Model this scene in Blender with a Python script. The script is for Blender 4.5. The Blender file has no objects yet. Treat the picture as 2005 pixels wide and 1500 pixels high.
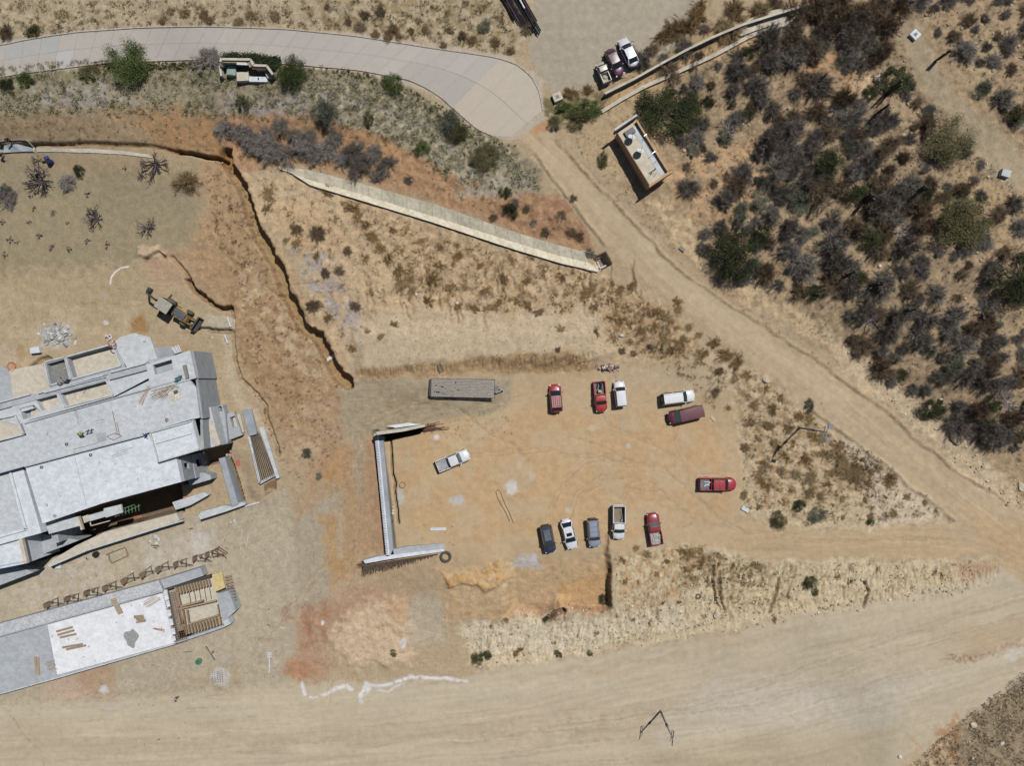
import bpy, bmesh, math, random
import numpy as np
from mathutils import Vector, Matrix
from mathutils.geometry import tessellate_polygon

# ------------------------------------------------------------------ camera, sky, sun, exposure
S = bpy.context.scene
C = S.collection
H = 104.0                      # flying height in metres
PPM = 13.0                     # photograph pixels per metre at z = 0
CX, CY = 1002.5, 750.0
cam_d = bpy.data.cameras.new('camera')
cam = bpy.data.objects.new('camera', cam_d); C.objects.link(cam)
cam.location = (0, 0, H); cam.rotation_euler = (0, 0, 0)
cam_d.sensor_width = 36; cam_d.lens = 18 * H / (CX / PPM)
cam_d.clip_start = 1; cam_d.clip_end = 20000
S.camera = cam
SUN_EL = math.radians(61); SUN_V = Vector((0.67 * math.cos(SUN_EL), 0.742 * math.cos(SUN_EL), math.sin(SUN_EL))).normalized()
W = bpy.data.worlds.new('World'); S.world = W; W.use_nodes = True
wn = W.node_tree.nodes; wl = W.node_tree.links
sky = wn.new('ShaderNodeTexSky'); sky.sky_type = 'NISHITA'; sky.sun_disc = False
sky.sun_elevation = SUN_EL; sky.sun_rotation = math.atan2(SUN_V.x, SUN_V.y)
wl.new(sky.outputs['Color'], wn['Background'].inputs['Color']); wn['Background'].inputs['Strength'].default_value = 0.05
ld = bpy.data.lights.new('sun', 'SUN'); ld.energy = 5.0; ld.angle = math.radians(0.5); ld.color = (1.0, 0.965, 0.915)
sun = bpy.data.objects.new('sun', ld); C.objects.link(sun); sun.location = (0, 0, 60)
sun.rotation_euler = SUN_V.to_track_quat('Z', 'Y').to_euler()
S.view_settings.view_transform = 'Standard'; S.view_settings.look = 'None'
S.view_settings.exposure = 0.08; S.view_settings.gamma = 1.0
S.render.resolution_x = 1024; S.render.resolution_y = 767

# ------------------------------------------------------------------ helpers
ALB = 0.60
def lin(c):
    return [((v / 255 / 12.92) if v / 255 <= .04045 else ((v / 255 + .055) / 1.055) ** 2.4) * ALB for v in c]

MATS = {}
def mat(name, c, rough=.8, metal=0.0, var=.12, scale=3.0, bump=.0, bscale=20.0, c2=None, spec=.3, streak=None, coat=0.0):
    """procedural material: object-space noise mottles the colour; optional bump"""
    if name in MATS: return MATS[name]
    m = bpy.data.materials.new(name); m.use_nodes = True
    n = m.node_tree.nodes; l = m.node_tree.links; b = n['Principled BSDF']
    b.inputs['Roughness'].default_value = rough; b.inputs['Metallic'].default_value = metal
    b.inputs['Specular IOR Level'].default_value = spec
    if coat: b.inputs['Coat Weight'].default_value = coat; b.inputs['Coat Roughness'].default_value = .06
    tc = n.new('ShaderNodeTexCoord'); mp = n.new('ShaderNodeMapping')
    l.new(tc.outputs['Object'], mp.inputs['Vector'])
    if streak: mp.inputs['Scale'].default_value = streak
    no = n.new('ShaderNodeTexNoise'); no.inputs['Scale'].default_value = scale; no.inputs['Detail'].default_value = 6
    no.inputs['Roughness'].default_value = .65
    l.new(mp.outputs['Vector'], no.inputs['Vector'])
    mx = n.new('ShaderNodeMix'); mx.data_type = 'RGBA'
    a = lin(c); d = lin(c2) if c2 else [v * (1 - 2.6 * var) for v in a]
    if not c2: a = [min(.9, v * (1 + 1.2 * var)) for v in a]
    cr = n.new('ShaderNodeValToRGB'); cr.color_ramp.elements[0].position = .36; cr.color_ramp.elements[1].position = .64
    l.new(no.outputs['Fac'], cr.inputs['Fac']); l.new(cr.outputs['Color'], mx.inputs['Factor'])
    mx.inputs[6].default_value = (*d, 1); mx.inputs[7].default_value = (*a, 1)
    l.new(mx.outputs[2], b.inputs['Base Color'])
    if bump:
        bn = n.new('ShaderNodeTexNoise'); bn.inputs['Scale'].default_value = bscale; bn.inputs['Detail'].default_value = 5
        l.new(tc.outputs['Object'], bn.inputs['Vector'])
        bu = n.new('ShaderNodeBump'); bu.inputs['Strength'].default_value = bump; bu.inputs['Distance'].default_value = .05
        l.new(bn.outputs['Fac'], bu.inputs['Height']); l.new(bu.outputs['Normal'], b.inputs['Normal'])
    MATS[name] = m
    return m

def vcmat(name, rough=.95, nscale=14.0, amt=.22, bump=.35, bd=.05, n2=3.0, speck=None):
    """colour from the 'Col' attribute, broken up by two scales of noise"""
    if name in MATS: return MATS[name]
    m = bpy.data.materials.new(name); m.use_nodes = True
    n = m.node_tree.nodes; l = m.node_tree.links; b = n['Principled BSDF']
    b.inputs['Roughness'].default_value = rough; b.inputs['Specular IOR Level'].default_value = .15
    at = n.new('ShaderNodeAttribute'); at.attribute_name = 'Col'
    tc = n.new('ShaderNodeTexCoord')
    prev = at.outputs['Color']
    for sc, am in ((nscale, amt), (n2, amt * .6)):
        no = n.new('ShaderNodeTexNoise'); no.inputs['Scale'].default_value = sc; no.inputs['Detail'].default_value = 5; no.inputs['Roughness'].default_value = .7
        l.new(tc.outputs['Object'], no.inputs['Vector'])
        mr = n.new('ShaderNodeMapRange'); mr.inputs['From Min'].default_value = .3; mr.inputs['From Max'].default_value = .7
        mr.inputs['To Min'].default_value = 1 - am; mr.inputs['To Max'].default_value = 1 + am
        l.new(no.outputs['Fac'], mr.inputs['Value'])
        vm = n.new('ShaderNodeVectorMath'); vm.operation = 'SCALE'
        l.new(prev, vm.inputs[0]); l.new(mr.outputs['Result'], vm.inputs['Scale']); prev = vm.outputs['Vector']
    for sc, lo, hi, f in ((5.5, .655, .70, speck[0]), (6.5, .665, .71, speck[1]), (2.2, .64, .70, speck[2])) if speck else ():
        no = n.new('ShaderNodeTexNoise'); no.inputs['Scale'].default_value = sc; no.inputs['Detail'].default_value = 3; no.inputs['Roughness'].default_value = .6
        mp = n.new('ShaderNodeMapping'); mp.inputs['Location'].default_value = (sc * 7, sc, 0); l.new(tc.outputs['Object'], mp.inputs['Vector']); l.new(mp.outputs['Vector'], no.inputs['Vector'])
        mr = n.new('ShaderNodeMapRange'); mr.inputs['From Min'].default_value = lo; mr.inputs['From Max'].default_value = hi; mr.inputs['To Min'].default_value = 1; mr.inputs['To Max'].default_value = f
        l.new(no.outputs['Fac'], mr.inputs['Value']); vm = n.new('ShaderNodeVectorMath'); vm.operation = 'SCALE'; l.new(prev, vm.inputs[0]); l.new(mr.outputs['Result'], vm.inputs['Scale']); prev = vm.outputs['Vector']
    l.new(prev, b.inputs['Base Color'])
    if bump:
        bn = n.new('ShaderNodeTexNoise'); bn.inputs['Scale'].default_value = nscale * .7; bn.inputs['Detail'].default_value = 8; bn.inputs['Roughness'].default_value = .75
        l.new(tc.outputs['Object'], bn.inputs['Vector'])
        bu = n.new('ShaderNodeBump'); bu.inputs['Strength'].default_value = bump; bu.inputs['Distance'].default_value = bd
        l.new(bn.outputs['Fac'], bu.inputs['Height']); l.new(bu.outputs['Normal'], b.inputs['Normal'])
    MATS[name] = m
    return m

def tag(o, label=None, cat=None, group=None, kind=None):
    if label: o['label'] = label
    if cat: o['category'] = cat
    if group: o['group'] = group
    if kind: o['kind'] = kind
    return o
def empty(name, loc=(0, 0, 0), rz=0, label=None, cat=None, group=None):
    o = bpy.data.objects.new(name, None); C.objects.link(o); o.location = loc; o.rotation_euler = (0, 0, rz)
    o.empty_display_size = .3
    return tag(o, label, cat, group)
def link(name, me, parent=None, m=None, smooth=False):
    if m is not None and not me.materials: me.materials.append(m)
    if smooth: me.polygons.foreach_set('use_smooth', [True] * len(me.polygons))
    o = bpy.data.objects.new(name, me); C.objects.link(o)
    if parent: o.parent = parent
    return o
def copy_tree(o, parent=None):
    c = o.copy(); C.objects.link(c)
    if parent: c.parent = parent
    for ch in o.children: copy_tree(ch, c)
    return c

class MB:
    """collects faces; build() links them as one mesh object"""
    def __init__(s): s.v = []; s.f = []; s.c = []
    def poly(s, pts):
        k = len(s.v); s.v += [tuple(p) for p in pts]; s.f.append(tuple(range(k, k + len(pts))))
    def box(s, c, d, rz=0.0, M=None):
        k = len(s.v); ca, sa = math.cos(rz), math.sin(rz)
        for z in (-.5, .5):
            for x, y in ((-.5, -.5), (.5, -.5), (.5, .5), (-.5, .5)):
                X, Y = x * d[0], y * d[1]
                p = Vector((c[0] + X * ca - Y * sa, c[1] + X * sa + Y * ca, c[2] + z * d[2]))
                if M: p = M @ p
                s.v.append(tuple(p))
        s.f += [(k + 3, k + 2, k + 1, k), (k + 4, k + 5, k + 6, k + 7), (k, k + 1, k + 5, k + 4), (k + 1, k + 2, k + 6, k + 5), (k + 2, k + 3, k + 7, k + 6), (k + 3, k, k + 4, k + 7)]
        return s
    def bar(s, a, b, w, h=None, up=(0, 0, 1)):
        a, b = Vector(a), Vector(b); d = (b - a)
        if d.length < 1e-6: return s
        d.normalize(); u = Vector(up)
        if abs(d.dot(u)) > .98: u = Vector((1, 0, 0))
        sd = d.cross(u).normalized(); u = sd.cross(d).normalized(); h = h or w
        k = len(s.v)
        for p in (a, b):
            for i, j in ((-1, -1), (1, -1), (1, 1), (-1, 1)):
                s.v.append(tuple(p + sd * (i * w / 2) + u * (j * h / 2)))
        s.f += [(k + 3, k + 2, k + 1, k), (k + 4, k + 5, k + 6, k + 7), (k, k + 1, k + 5, k + 4), (k + 1, k + 2, k + 6, k + 5), (k + 2, k + 3, k + 7, k + 6), (k + 3, k, k + 4, k + 7)]
        return s
    def tube(s, pts, r, n=6, r1=None, cap=True):
        pts = [Vector(p) for p in pts]; k0 = len(s.v); L = len(pts)
        for i, p in enumerate(pts):
            d = (pts[min(i + 1, L - 1)] - pts[max(i - 1, 0)])
            if d.length < 1e-7: d = Vector((0, 0, 1))
            d.normalize(); u = Vector((0, 0, 1)) if abs(d.z) < .9 else Vector((1, 0, 0))
            a = d.cross(u).normalized(); b = d.cross(a)
            rr = r if r1 is None else r + (r1 - r) * i / max(1, L - 1)
            for q in range(n):
                t = 2 * math.pi * q / n; s.v.append(tuple(p + a * (rr * math.cos(t)) + b * (rr * math.sin(t))))
        for i in range(L - 1):
            for q in range(n):
                a0 = k0 + i * n + q; a1 = k0 + i * n + (q + 1) % n
                s.f.append((a0, a1, a1 + n, a0 + n))
        if cap:
            s.f.append(tuple(k0 + q for q in range(n))[::-1]); s.f.append(tuple(k0 + (L - 1) * n + q for q in range(n)))
        return s
    def cyl(s, c, r, h, n=16, r2=None, axis='z'):
        c = Vector(c); d = {'z': Vector((0, 0, 1)), 'y': Vector((0, 1, 0)), 'x': Vector((1, 0, 0))}[axis]
        return s.tube([c, c + d * h], r, n, r1=(r if r2 is None else r2))
    def lathe(s, prof, c=(0, 0, 0), n=20, M=None):
        k0 = len(s.v)
        for r, z in prof:
            for q in range(n):
                t = 2 * math.pi * q / n; p = Vector((r * math.cos(t), r * math.sin(t), z))
                if M: p = M @ p
                s.v.append(tuple(p + Vector(c)))
        for i in range(len(prof) - 1):
            for q in range(n):
                a0 = k0 + i * n + q; a1 = k0 + i * n + (q + 1) % n; s.f.append((a0, a1, a1 + n, a0 + n))
        return s
    def mesh(s, name):
        me = bpy.data.meshes.new(name); me.from_pydata(s.v, [], s.f)
        if s.c:
            at = me.color_attributes.new('Col', 'FLOAT_COLOR', 'POINT')
            at.data.foreach_set('color', np.array([(*c, 1) for c in s.c], dtype=np.float32).ravel())
        me.validate(); me.update()
        return me
    def build(s, name, m, parent=None, smooth=False, bevel=0):
        o = link(name, s.mesh(name), parent, m, smooth)
        if bevel:
            b = o.modifiers.new('b', 'BEVEL'); b.width = bevel; b.segments = 2; b.limit_method = 'ANGLE'
        return o
# ------------------------------------------------------------------ noise on arrays
_rs = np.random.RandomState(7)
_perm = np.concatenate([_rs.permutation(512)] * 3)
_ga = _rs.rand(512) * 2 * np.pi; _gx = np.cos(_ga); _gy = np.sin(_ga)
def pn(x, y, seed=0):
    xi = np.floor(x).astype(np.int64); yi = np.floor(y).astype(np.int64); fx = x - xi; fy = y - yi
    u = fx * fx * fx * (fx * (fx * 6 - 15) + 10); v = fy * fy * fy * (fy * (fy * 6 - 15) + 10)
    def g(ix, iy, dx, dy):
        h = _perm[(_perm[(ix + seed * 37) & 511] + iy) & 511]
        return _gx[h] * dx + _gy[h] * dy
    a = g(xi, yi, fx, fy); b = g(xi + 1, yi, fx - 1, fy); c = g(xi, yi + 1, fx, fy - 1); d = g(xi + 1, yi + 1, fx - 1, fy - 1)
    return (a + (b - a) * u + ((c + (d - c) * u) - (a + (b - a) * u)) * v) * 1.5
def fbm(x, y, o=4, seed=0, gain=.55):
    r = 0; a = 1; t = 0
    for i in range(o): r = r + a * pn(x, y, seed + i); t += a; a *= gain; x = x * 2.03 + 11.7; y = y * 2.03 + 5.3
    return r / t * 1.4
def sm(e0, e1, x):
    t = np.clip((x - e0) / (e1 - e0), 0, 1); return t * t * (3 - 2 * t)

# ------------------------------------------------------------------ the lie of the land (large scale), given at photograph points
BP = np.array([(1000,900,0),(1200,850,0),(850,950,0),(1400,900,0),(1200,1000,0),(900,1040,0),
 (1000,1400,-3),(600,1400,-2.2),(200,1450,-1.8),(1500,1350,-3),(1950,1200,-1.2),(2005,1450,-2),(1300,1300,-2.8),(800,1280,-2.4),
 (600,1100,-1.3),(520,900,-.5),(660,1000,-1.4),(300,1100,-1),(100,1150,-1),(200,1000,-1),(450,1200,-1.4),
 (100,600,1.0),(300,500,1.8),(100,400,2.3),(450,620,1),(580,700,.8),(250,700,.3),(500,780,.2),
 (300,250,4),(100,150,5.5),(500,100,6),(900,150,5.5),(600,20,7),(1200,50,6),(50,20,7),
 (700,450,3.5),(900,550,2.5),(1100,450,3.5),(900,650,1.6),(900,300,4.5),(1150,600,1.8),(600,560,2.2),(480,400,2.6),
 (1050,220,5),(1290,490,3.2),(1480,650,2.3),(1640,760,1.5),(1800,890,.8),(1940,1010,0),
 (1400,300,5),(1700,200,7),(1900,100,9),(1700,500,5.2),(1950,700,4),(1600,500,4.2),(1950,400,7),(1500,80,7),
 (1250,300,4.6),(1600,950,.3),(1700,1180,-1.2),(1750,1020,-.2),(1450,1180,-1.2),(1300,1080,-.3)], dtype=float)
def base_h(px, py):
    px = np.clip(px, -200, 2200); py = np.clip(py, -200, 1700)
    num = 0; den = 0
    for a, b, h in BP:
        w = np.exp(-((px - a) ** 2 + (py - b) ** 2) / (2 * 85.0 ** 2)) + 1e-4 / (1 + ((px - a) ** 2 + (py - b) ** 2) / 1e4)
        num = num + w * h; den = den + w
    return num / den

STEP = 0.155
fx = np.arange(-82, 82.01, STEP); fy = np.arange(-62.5, 62.51, STEP)
ext = np.cumsum(1.6 ** np.arange(0, 15) * 1.5); ext = ext[ext < 4000]
XS = np.concatenate([(fx[0] - ext)[::-1], fx, fx[-1] + ext]); YS = np.concatenate([(fy[0] - ext)[::-1], fy, fy[-1] + ext])
NX, NY = len(XS), len(YS)
GX, GY = np.meshgrid(XS, YS)
PX = CX + GX * PPM; PY = CY - GY * PPM
for _ in range(4):
    B = base_h(PX, PY); s_ = PPM * H / (H - B)
    PX = CX + GX * s_; PY = CY - GY * s_
HG = B.copy()
COL = np.zeros((NY, NX, 3)); COL[:] = lin((177, 157, 127))
RGH = np.full((NY, NX), .35)
LBL = np.zeros((NY, NX), dtype=np.int8)
WXN = fbm(PX / 60, PY / 60, 5, 11); WYN = fbm(PX / 60 + 40, PY / 60, 5, 17)
FN = fbm(PX / 14, PY / 14, 4, 23); FN2 = fbm(PX / 12 + 9, PY / 12, 4, 37); MN = fbm(PX / 90, PY / 90, 4, 29)

def bbox(pts, pad):
    p = np.array(pts, float)
    m = (PX > p[:, 0].min() - pad) & (PX < p[:, 0].max() + pad) & (PY > p[:, 1].min() - pad) & (PY < p[:, 1].max() + pad)
    r = np.where(m.any(1))[0]; c = np.where(m.any(0))[0]
    if len(r) == 0 or len(c) == 0: return None
    return slice(r[0], r[-1] + 1), slice(c[0], c[-1] + 1)
def sdf(pts, sl, warp=0):
    x = PX[sl] + warp * WXN[sl]; y = PY[sl] + warp * WYN[sl]
    n = len(pts); d = np.full(x.shape, 1e9); ins = np.zeros(x.shape, bool)
    for i in range(n):
        (ax, ay), (bx, by) = pts[i], pts[(i + 1) % n]; ex, ey = bx - ax, by - ay
        t = np.clip(((x - ax) * ex + (y - ay) * ey) / (ex * ex + ey * ey + 1e-9), 0, 1)
        d = np.minimum(d, (x - ax - t * ex) ** 2 + (y - ay - t * ey) ** 2)
        if ay != by: ins ^= ((ay > y) != (by > y)) & (x < (bx - ax) * (y - ay) / (by - ay) + ax)
    d = np.sqrt(d); return np.where(ins, d, -d)
def sline(pts, sl, warp=0, jag=0):
    """distance across, arc length, side"""
    x = PX[sl] + warp * WXN[sl] + jag * FN[sl]; y = PY[sl] + warp * WYN[sl] + jag * FN2[sl]
    d = np.full(x.shape, 1e9); s = np.zeros(x.shape); sg = np.zeros(x.shape); acc = 0
    for (ax, ay), (bx, by) in zip(pts[:-1], pts[1:]):
        ex, ey = bx - ax, by - ay; L = math.hypot(ex, ey)
        t = np.clip(((x - ax) * ex + (y - ay) * ey) / (L * L), 0, 1)
        dd = np.hypot(x - ax - t * ex, y - ay - t * ey); cr = ex * (y - ay) - ey * (x - ax)
        m = dd < d; d[m] = dd[m]; s[m] = (acc + t * L)[m]; sg[m] = np.sign(cr)[m]; acc += L
    return d, s, sg
def mixc(sl, m, c, var=0.0, seed=0):
    cc = np.array(lin(c)); m = m[..., None]
    v = 1 + var * FN[sl][..., None] if var else 1
    COL[sl] = COL[sl] * (1 - m) + cc * v * m
def P(pts, c, soft=8, warp=14, op=1.0, rough=None, patch=None, lbl=None, dh=0.0, hs=None, var=.1, bias=0.0):
    """paint a soil patch: polygon with a broken edge; patch = noise threshold so it comes through in blotches"""
    sl = bbox(pts, soft + warp + 4)
    if sl is None: return
    d = sdf(pts, sl, warp); m = sm(-soft, soft, d + soft * .8 * FN[sl])
    if lbl is not None: LBL[sl][d > 0] = lbl
    if dh: w = hs or soft; HG[sl] += dh * sm(-w, w, d)
    if patch is not None:
        sc, th = patch; q = fbm(PX[sl] / sc, PY[sl] / sc, 5, int(pts[0][0]) % 97); m = m * sm(th - .12, th + .14, q)
    if rough is not None: RGH[sl] = RGH[sl] * (1 - m) + rough * m
    if c is not None: mixc(sl, m * op, c, var)
def L(pts, w, c, soft=3, warp=6, op=1.0, dh=0.0, hs=None, taper=False, rough=None, var=.1, brk=None, jag=0):
    sl = bbox(pts, w + soft + warp + jag + 4)
    if sl is None: return
    d, s, sg = sline(pts, sl, warp, jag); ww = w / 2
    if taper:
        tot = sum(math.dist(a, b) for a, b in zip(pts[:-1], pts[1:])); ww = ww * np.sin(np.clip(s / tot, .03, .97) * np.pi) ** .5
    m = 1 - sm(-soft, soft, d - ww + soft * .5 * FN[sl])
    if brk is not None: m = m * sm(brk - .1, brk + .15, fbm(PX[sl] / 12, PY[sl] / 12, 3, int(pts[0][1]) % 91))
    if dh: h_ = hs or soft; HG[sl] += dh * (1 - sm(-h_, h_, d - ww))
    if rough is not None: RGH[sl] = RGH[sl] * (1 - m) + rough * m
    if c is not None: mixc(sl, m * op, c, var)
def TR(pts, w, n, amt, seed=1, freq=9.0, op=1.0):
    """wheel-track streaks running along a line: stretched noise across the way, plus faint ruts"""
    sl = bbox(pts, w + 10)
    if sl is None: return
    d, s, sg = sline(pts, sl, 5); m = 1 - sm(w * .35, w * .55, d)
    q = fbm(d * sg / freq + 20, s / 180, 4, seed) + .6 * pn(d * sg / (freq * .35), s / 140, seed + 5)
    COL[sl] *= (1 + amt * m * q * op)[..., None]; HG[sl] += .03 * m * q * op
def blob(x, y, rx, ry, rz, c, soft=.5, op=1.0, dh=0, rough=None, wob=.5, patch=None):
    R_ = max(rx, ry) * 1.8; sl = bbox([(x - R_, y - R_), (x + R_, y + R_)], 2)
    if sl is None: return
    ca, sa = math.cos(rz), math.sin(rz); dx = PX[sl] - x; dy = PY[sl] - y
    r = np.hypot((dx * ca + dy * sa) / rx, (-dx * sa + dy * ca) / ry) + wob * fbm(PX[sl] / (.9 * max(rx, 8)), PY[sl] / (.9 * max(rx, 8)), 4, int(x) % 83)
    m = 1 - sm(1 - soft, 1 + soft * .4, r)
    if patch is not None: m = m * sm(patch - .15, patch + .15, fbm(PX[sl] / 5, PY[sl] / 5, 3, int(y) % 71))
    if dh: HG[sl] += dh * m
    if rough is not None: RGH[sl] = RGH[sl] * (1 - m) + rough * m
    if c is not None: mixc(sl, m * op, c, .08)
# ------------------------------------------------------------------ soils, roads, cuts (photograph points)
# --- top strip
P([(-60,-60),(1080,-60),(1060,40),(1000,120),(900,95),(560,45),(300,50),(0,85),(-60,95)], (176,161,133), rough=.7)
P([(520,-20),(1010,-20),(1020,110),(880,88),(640,56)], (150,132,98), patch=(28,.05), op=.75)
P([(0,0),(130,0),(160,60),(0,80)], (152,136,104), patch=(22,.1), op=.6)
P([(300,10),(520,10),(520,48),(300,50)], (153,136,106), patch=(20,.08), op=.6)
P([(1055,-60),(1390,-60),(1370,40),(1330,90),(1220,150),(1090,185),(1060,150),(1035,100)], (172,162,142), soft=6, warp=8, rough=.12, lbl=2)
# --- verge below the concrete road
P([(-60,120),(200,112),(430,125),(620,125),(800,170),(900,240),(990,275),(1060,330),(1062,372),(1000,380),(900,372),(800,300),(690,255),(440,232),(200,225),(-60,232)], (146,135,112), rough=1.1)
for pts in ([(560,160),(800,190),(860,250),(700,240),(560,235)], [(60,160),(200,160),(260,200),(60,210)], [(440,180),(560,200),(560,240),(440,215)], [(830,250),(900,290),(930,340),(850,320)]):
    P(pts, (156,148,142), patch=(26,-.1), op=.8)
P([(-60,120),(400,120),(760,165),(860,225),(1000,280),(1050,340),(950,320),(860,270),(700,190),(300,165),(-60,190)], (118,116,82), patch=(14,.02), op=.6)
P([(560,150),(900,190),(1010,300),(1050,370),(900,365),(820,300),(640,240)], (176,166,138), patch=(13,.04), op=.75)
# --- orange band to the left, brown verge above the channel
P([(-60,215),(100,220),(300,208),(420,222),(436,262),(440,318),(300,292),(120,285),(-60,285)], (148,129,101), rough=.7)
P([(250,225),(430,232),(452,300),(430,325),(330,290)], (166,124,80), soft=26, warp=26, op=.6)
P([(430,225),(560,220),(700,250),(850,320),(960,380),(1080,380),(1150,450),(1175,500),(1060,470),(900,410),(700,350),(560,320),(470,335),(440,290)], (168,134,100), rough=.9)
P([(480,235),(760,265),(840,330),(800,345),(600,300),(470,270)], (178,138,96), patch=(22,-.05), op=.7)
P([(1000,375),(1110,380),(1170,480),(1080,465),(960,420)], (150,112,88), patch=(18,-.05), op=.7)
P([(900,330),(1040,340),(1060,375),(960,400),(900,390)], (168,158,142), patch=(16,-.1), op=.8)
# --- olive graded ground
P([(-60,300),(200,300),(330,305),(400,330),(395,420),(400,470),(330,500),(270,540),(270,590),(-60,600)], (155,142,114), soft=26, warp=26, rough=.18)
P([(-60,540),(270,520),(420,600),(450,680),(300,660),(-60,700)], (176,157,125), soft=20, rough=.2)
P([(-60,590),(300,590),(330,640),(-60,680)], (188,168,140), patch=(40,0), op=.6)
P([(120,298),(330,300),(400,330),(300,345),(90,330)], (170,148,116), soft=10, op=.6)
# --- brown slope either side of the long trench
P([(395,300),(450,310),(500,400),(600,600),(680,740),(670,860),(640,920),(560,900),(520,800),(460,700),(440,600),(370,560),(360,500),(400,430)], (170,141,107), rough=.75, soft=20, warp=24)
P([(430,560),(560,560),(640,690),(660,760),(560,800),(480,720)], (150,121,86), patch=(28,.0), op=.5)
P([(270,490),(360,480),(380,560),(300,560)], (176,148,118), soft=10, op=.8)
P([(470,500),(600,640),(640,760),(560,700),(470,600)], (192,172,140), patch=(20,.05), op=.7)
P([(560,800),(660,780),(670,860),(640,960),(600,960),(550,900)], (176,150,120), patch=(20,-.1), op=.8)
# --- central slope
P([(480,330),(640,370),(900,460),(1170,530),(1290,600),(1440,760),(1400,780),(1180,715),(700,730),(650,670),(570,520)], (191,167,133), rough=.75, soft=16, warp=22)
P([(670,380),(900,462),(1170,530),(1290,610),(1300,700),(1160,610),(960,610),(850,590),(790,540),(700,470)], (164,137,102), patch=(13,.0), op=.7)
P([(1180,560),(1290,600),(1440,740),(1420,800),(1290,700),(1200,660)], (160,130,92), patch=(12,.02), op=.7)
P([(560,480),(640,500),(700,600),(720,690),(650,620),(590,540)], (168,160,154), patch=(22,-.1), op=.85)
P([(700,620),(1150,625),(1180,690),(700,735)], (192,174,146), soft=26, warp=30, rough=.35, op=.8)
P([(1050,560),(1180,600),(1190,700),(1060,640)], (190,172,140), patch=(20,-.05), op=.7)
P([(520,400),(640,400),(700,480),(640,500),(560,470)], (190,162,124), op=.7, soft=14)
# --- cut bank above the lot
P([(700,645),(1160,640),(1190,690),(1150,712),(1000,706),(850,718),(700,732)], None, dh=.7, hs=19, warp=14)
P([(700,722),(850,712),(1000,692),(1120,688),(1180,715),(1150,738),(1000,730),(850,736),(700,742)], (172,144,106), soft=4, warp=6, rough=.8)
P([(960,700),(1120,695),(1160,728),(980,726)], (140,110,80), patch=(10,0), op=.6)
# --- pad and parking lot
P([(690,740),(860,738),(1100,736),(1180,720),(1420,690),(1440,760),(1450,860),(1458,960),(1460,1010),(1560,1035),(1900,1030),(1960,1060),(1900,1090),(1500,1105),(1330,1070),(1200,1085),(1190,1110),(900,1150),(760,1120),(745,1000),(740,860)], (190,166,131), soft=8, warp=10, rough=.14, lbl=3, var=.04)
P([(880,780),(1080,800),(1400,820),(1440,1000),(1200,1060),(950,1080),(800,1040),(770,880)], (192,158,115), patch=(70,-.1), op=.6)
P([(668,760),(700,742),(1000,742),(1000,790),(960,812),(860,822),(760,848),(728,862),(690,862),(668,830)], (166,152,126), soft=5, warp=8, rough=.35)
P([(740,760),(980,775),(960,800),(780,835)], (146,130,104), patch=(20,0), op=.5)
P([(860,830),(1000,800),(1000,850),(880,880)], (196,176,140), patch=(20,-.1), op=.5)
P([(1180,735),(1420,700),(1440,780),(1300,760)], (196,178,150), soft=14, op=.6)
# --- lane below the retaining wall
P([(630,870),(735,850),(752,1090),(690,1130),(640,1150),(560,1020),(600,960)], (172,143,110), rough=.3, soft=12)
P([(640,880),(700,880),(690,1000),(640,960)], (174,140,100), soft=18, op=.6)
P([(690,855),(718,860),(712,960),(700,980),(692,920)], (168,154,130), soft=9, op=.8)
L([(736,852),(752,960),(766,1088)], 16, None, dh=-.9, hs=5, warp=0)
L([(724,860),(738,1000),(750,1080)], 16, (170,136,104), soft=4, op=.7)
P([(560,1020),(660,950),(670,1000),(640,1180),(600,1210),(470,1240),(470,1020)], (168,156,134), soft=20, warp=24, rough=.2)
P([(630,1005),(660,1005),(665,1060),(684,1090),(680,1130),(655,1145),(632,1110)], (176,142,98), soft=10, warp=14, op=.85)
L([(664,1010),(668,1090)], 12, (178,160,130), soft=4)
# --- lower left ground
P([(-60,640),(60,700),(100,1180),(-60,1180)], (186,168,142), soft=10, op=.8, rough=.2)
P([(-60,1100),(440,1000),(560,960),(600,1250),(560,1350),(-60,1420)], (178,166,143), rough=.22)
P([(260,1060),(420,1040),(430,1110),(300,1120)], (186,176,160), soft=14, op=.8)
P([(0,1130),(200,1080),(230,1180),(60,1200)], (188,178,162), patch=(18,-.05), op=.7)
P([(80,1320),(180,1300),(190,1370),(90,1375)], (188,164,142), soft=12, op=.8)
P([(150,1300),(230,1290),(220,1370),(160,1350)], (172,138,106), soft=12, op=.6)
P([(300,1340),(470,1300),(480,1400),(330,1410)], (168,148,118), patch=(26,-.1), op=.5)
# --- red mud, lower mound, ramp
P([(565,1300),(590,1200),(640,1160),(760,1150),(760,1200),(650,1240),(655,1290),(600,1335)], (174,142,114), soft=22, warp=34, rough=.5)
P([(575,1180),(640,1170),(650,1260),(590,1260)], (160,112,86), patch=(18,-.02), op=.6)
P([(560,1290),(620,1310),(590,1340),(555,1320)], (178,132,98), soft=6, op=.8)
P([(650,1240),(700,1190),(780,1160),(810,1230),(800,1300),(700,1300),(665,1280)], (196,172,142), rough=.8, warp=20, soft=16, dh=.35)
P([(740,1180),(810,1140),(815,1210),(770,1215)], (190,154,118), soft=12, op=.7)
P([(815,1120),(860,1120),(870,1220),(880,1260),(800,1260),(805,1180)], (182,168,144), soft=12, warp=12, rough=.2)
P([(700,1090),(900,1080),(1000,1110),(860,1160),(760,1150),(690,1140)], (176,152,120), soft=12, op=.8, rough=.35)
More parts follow.
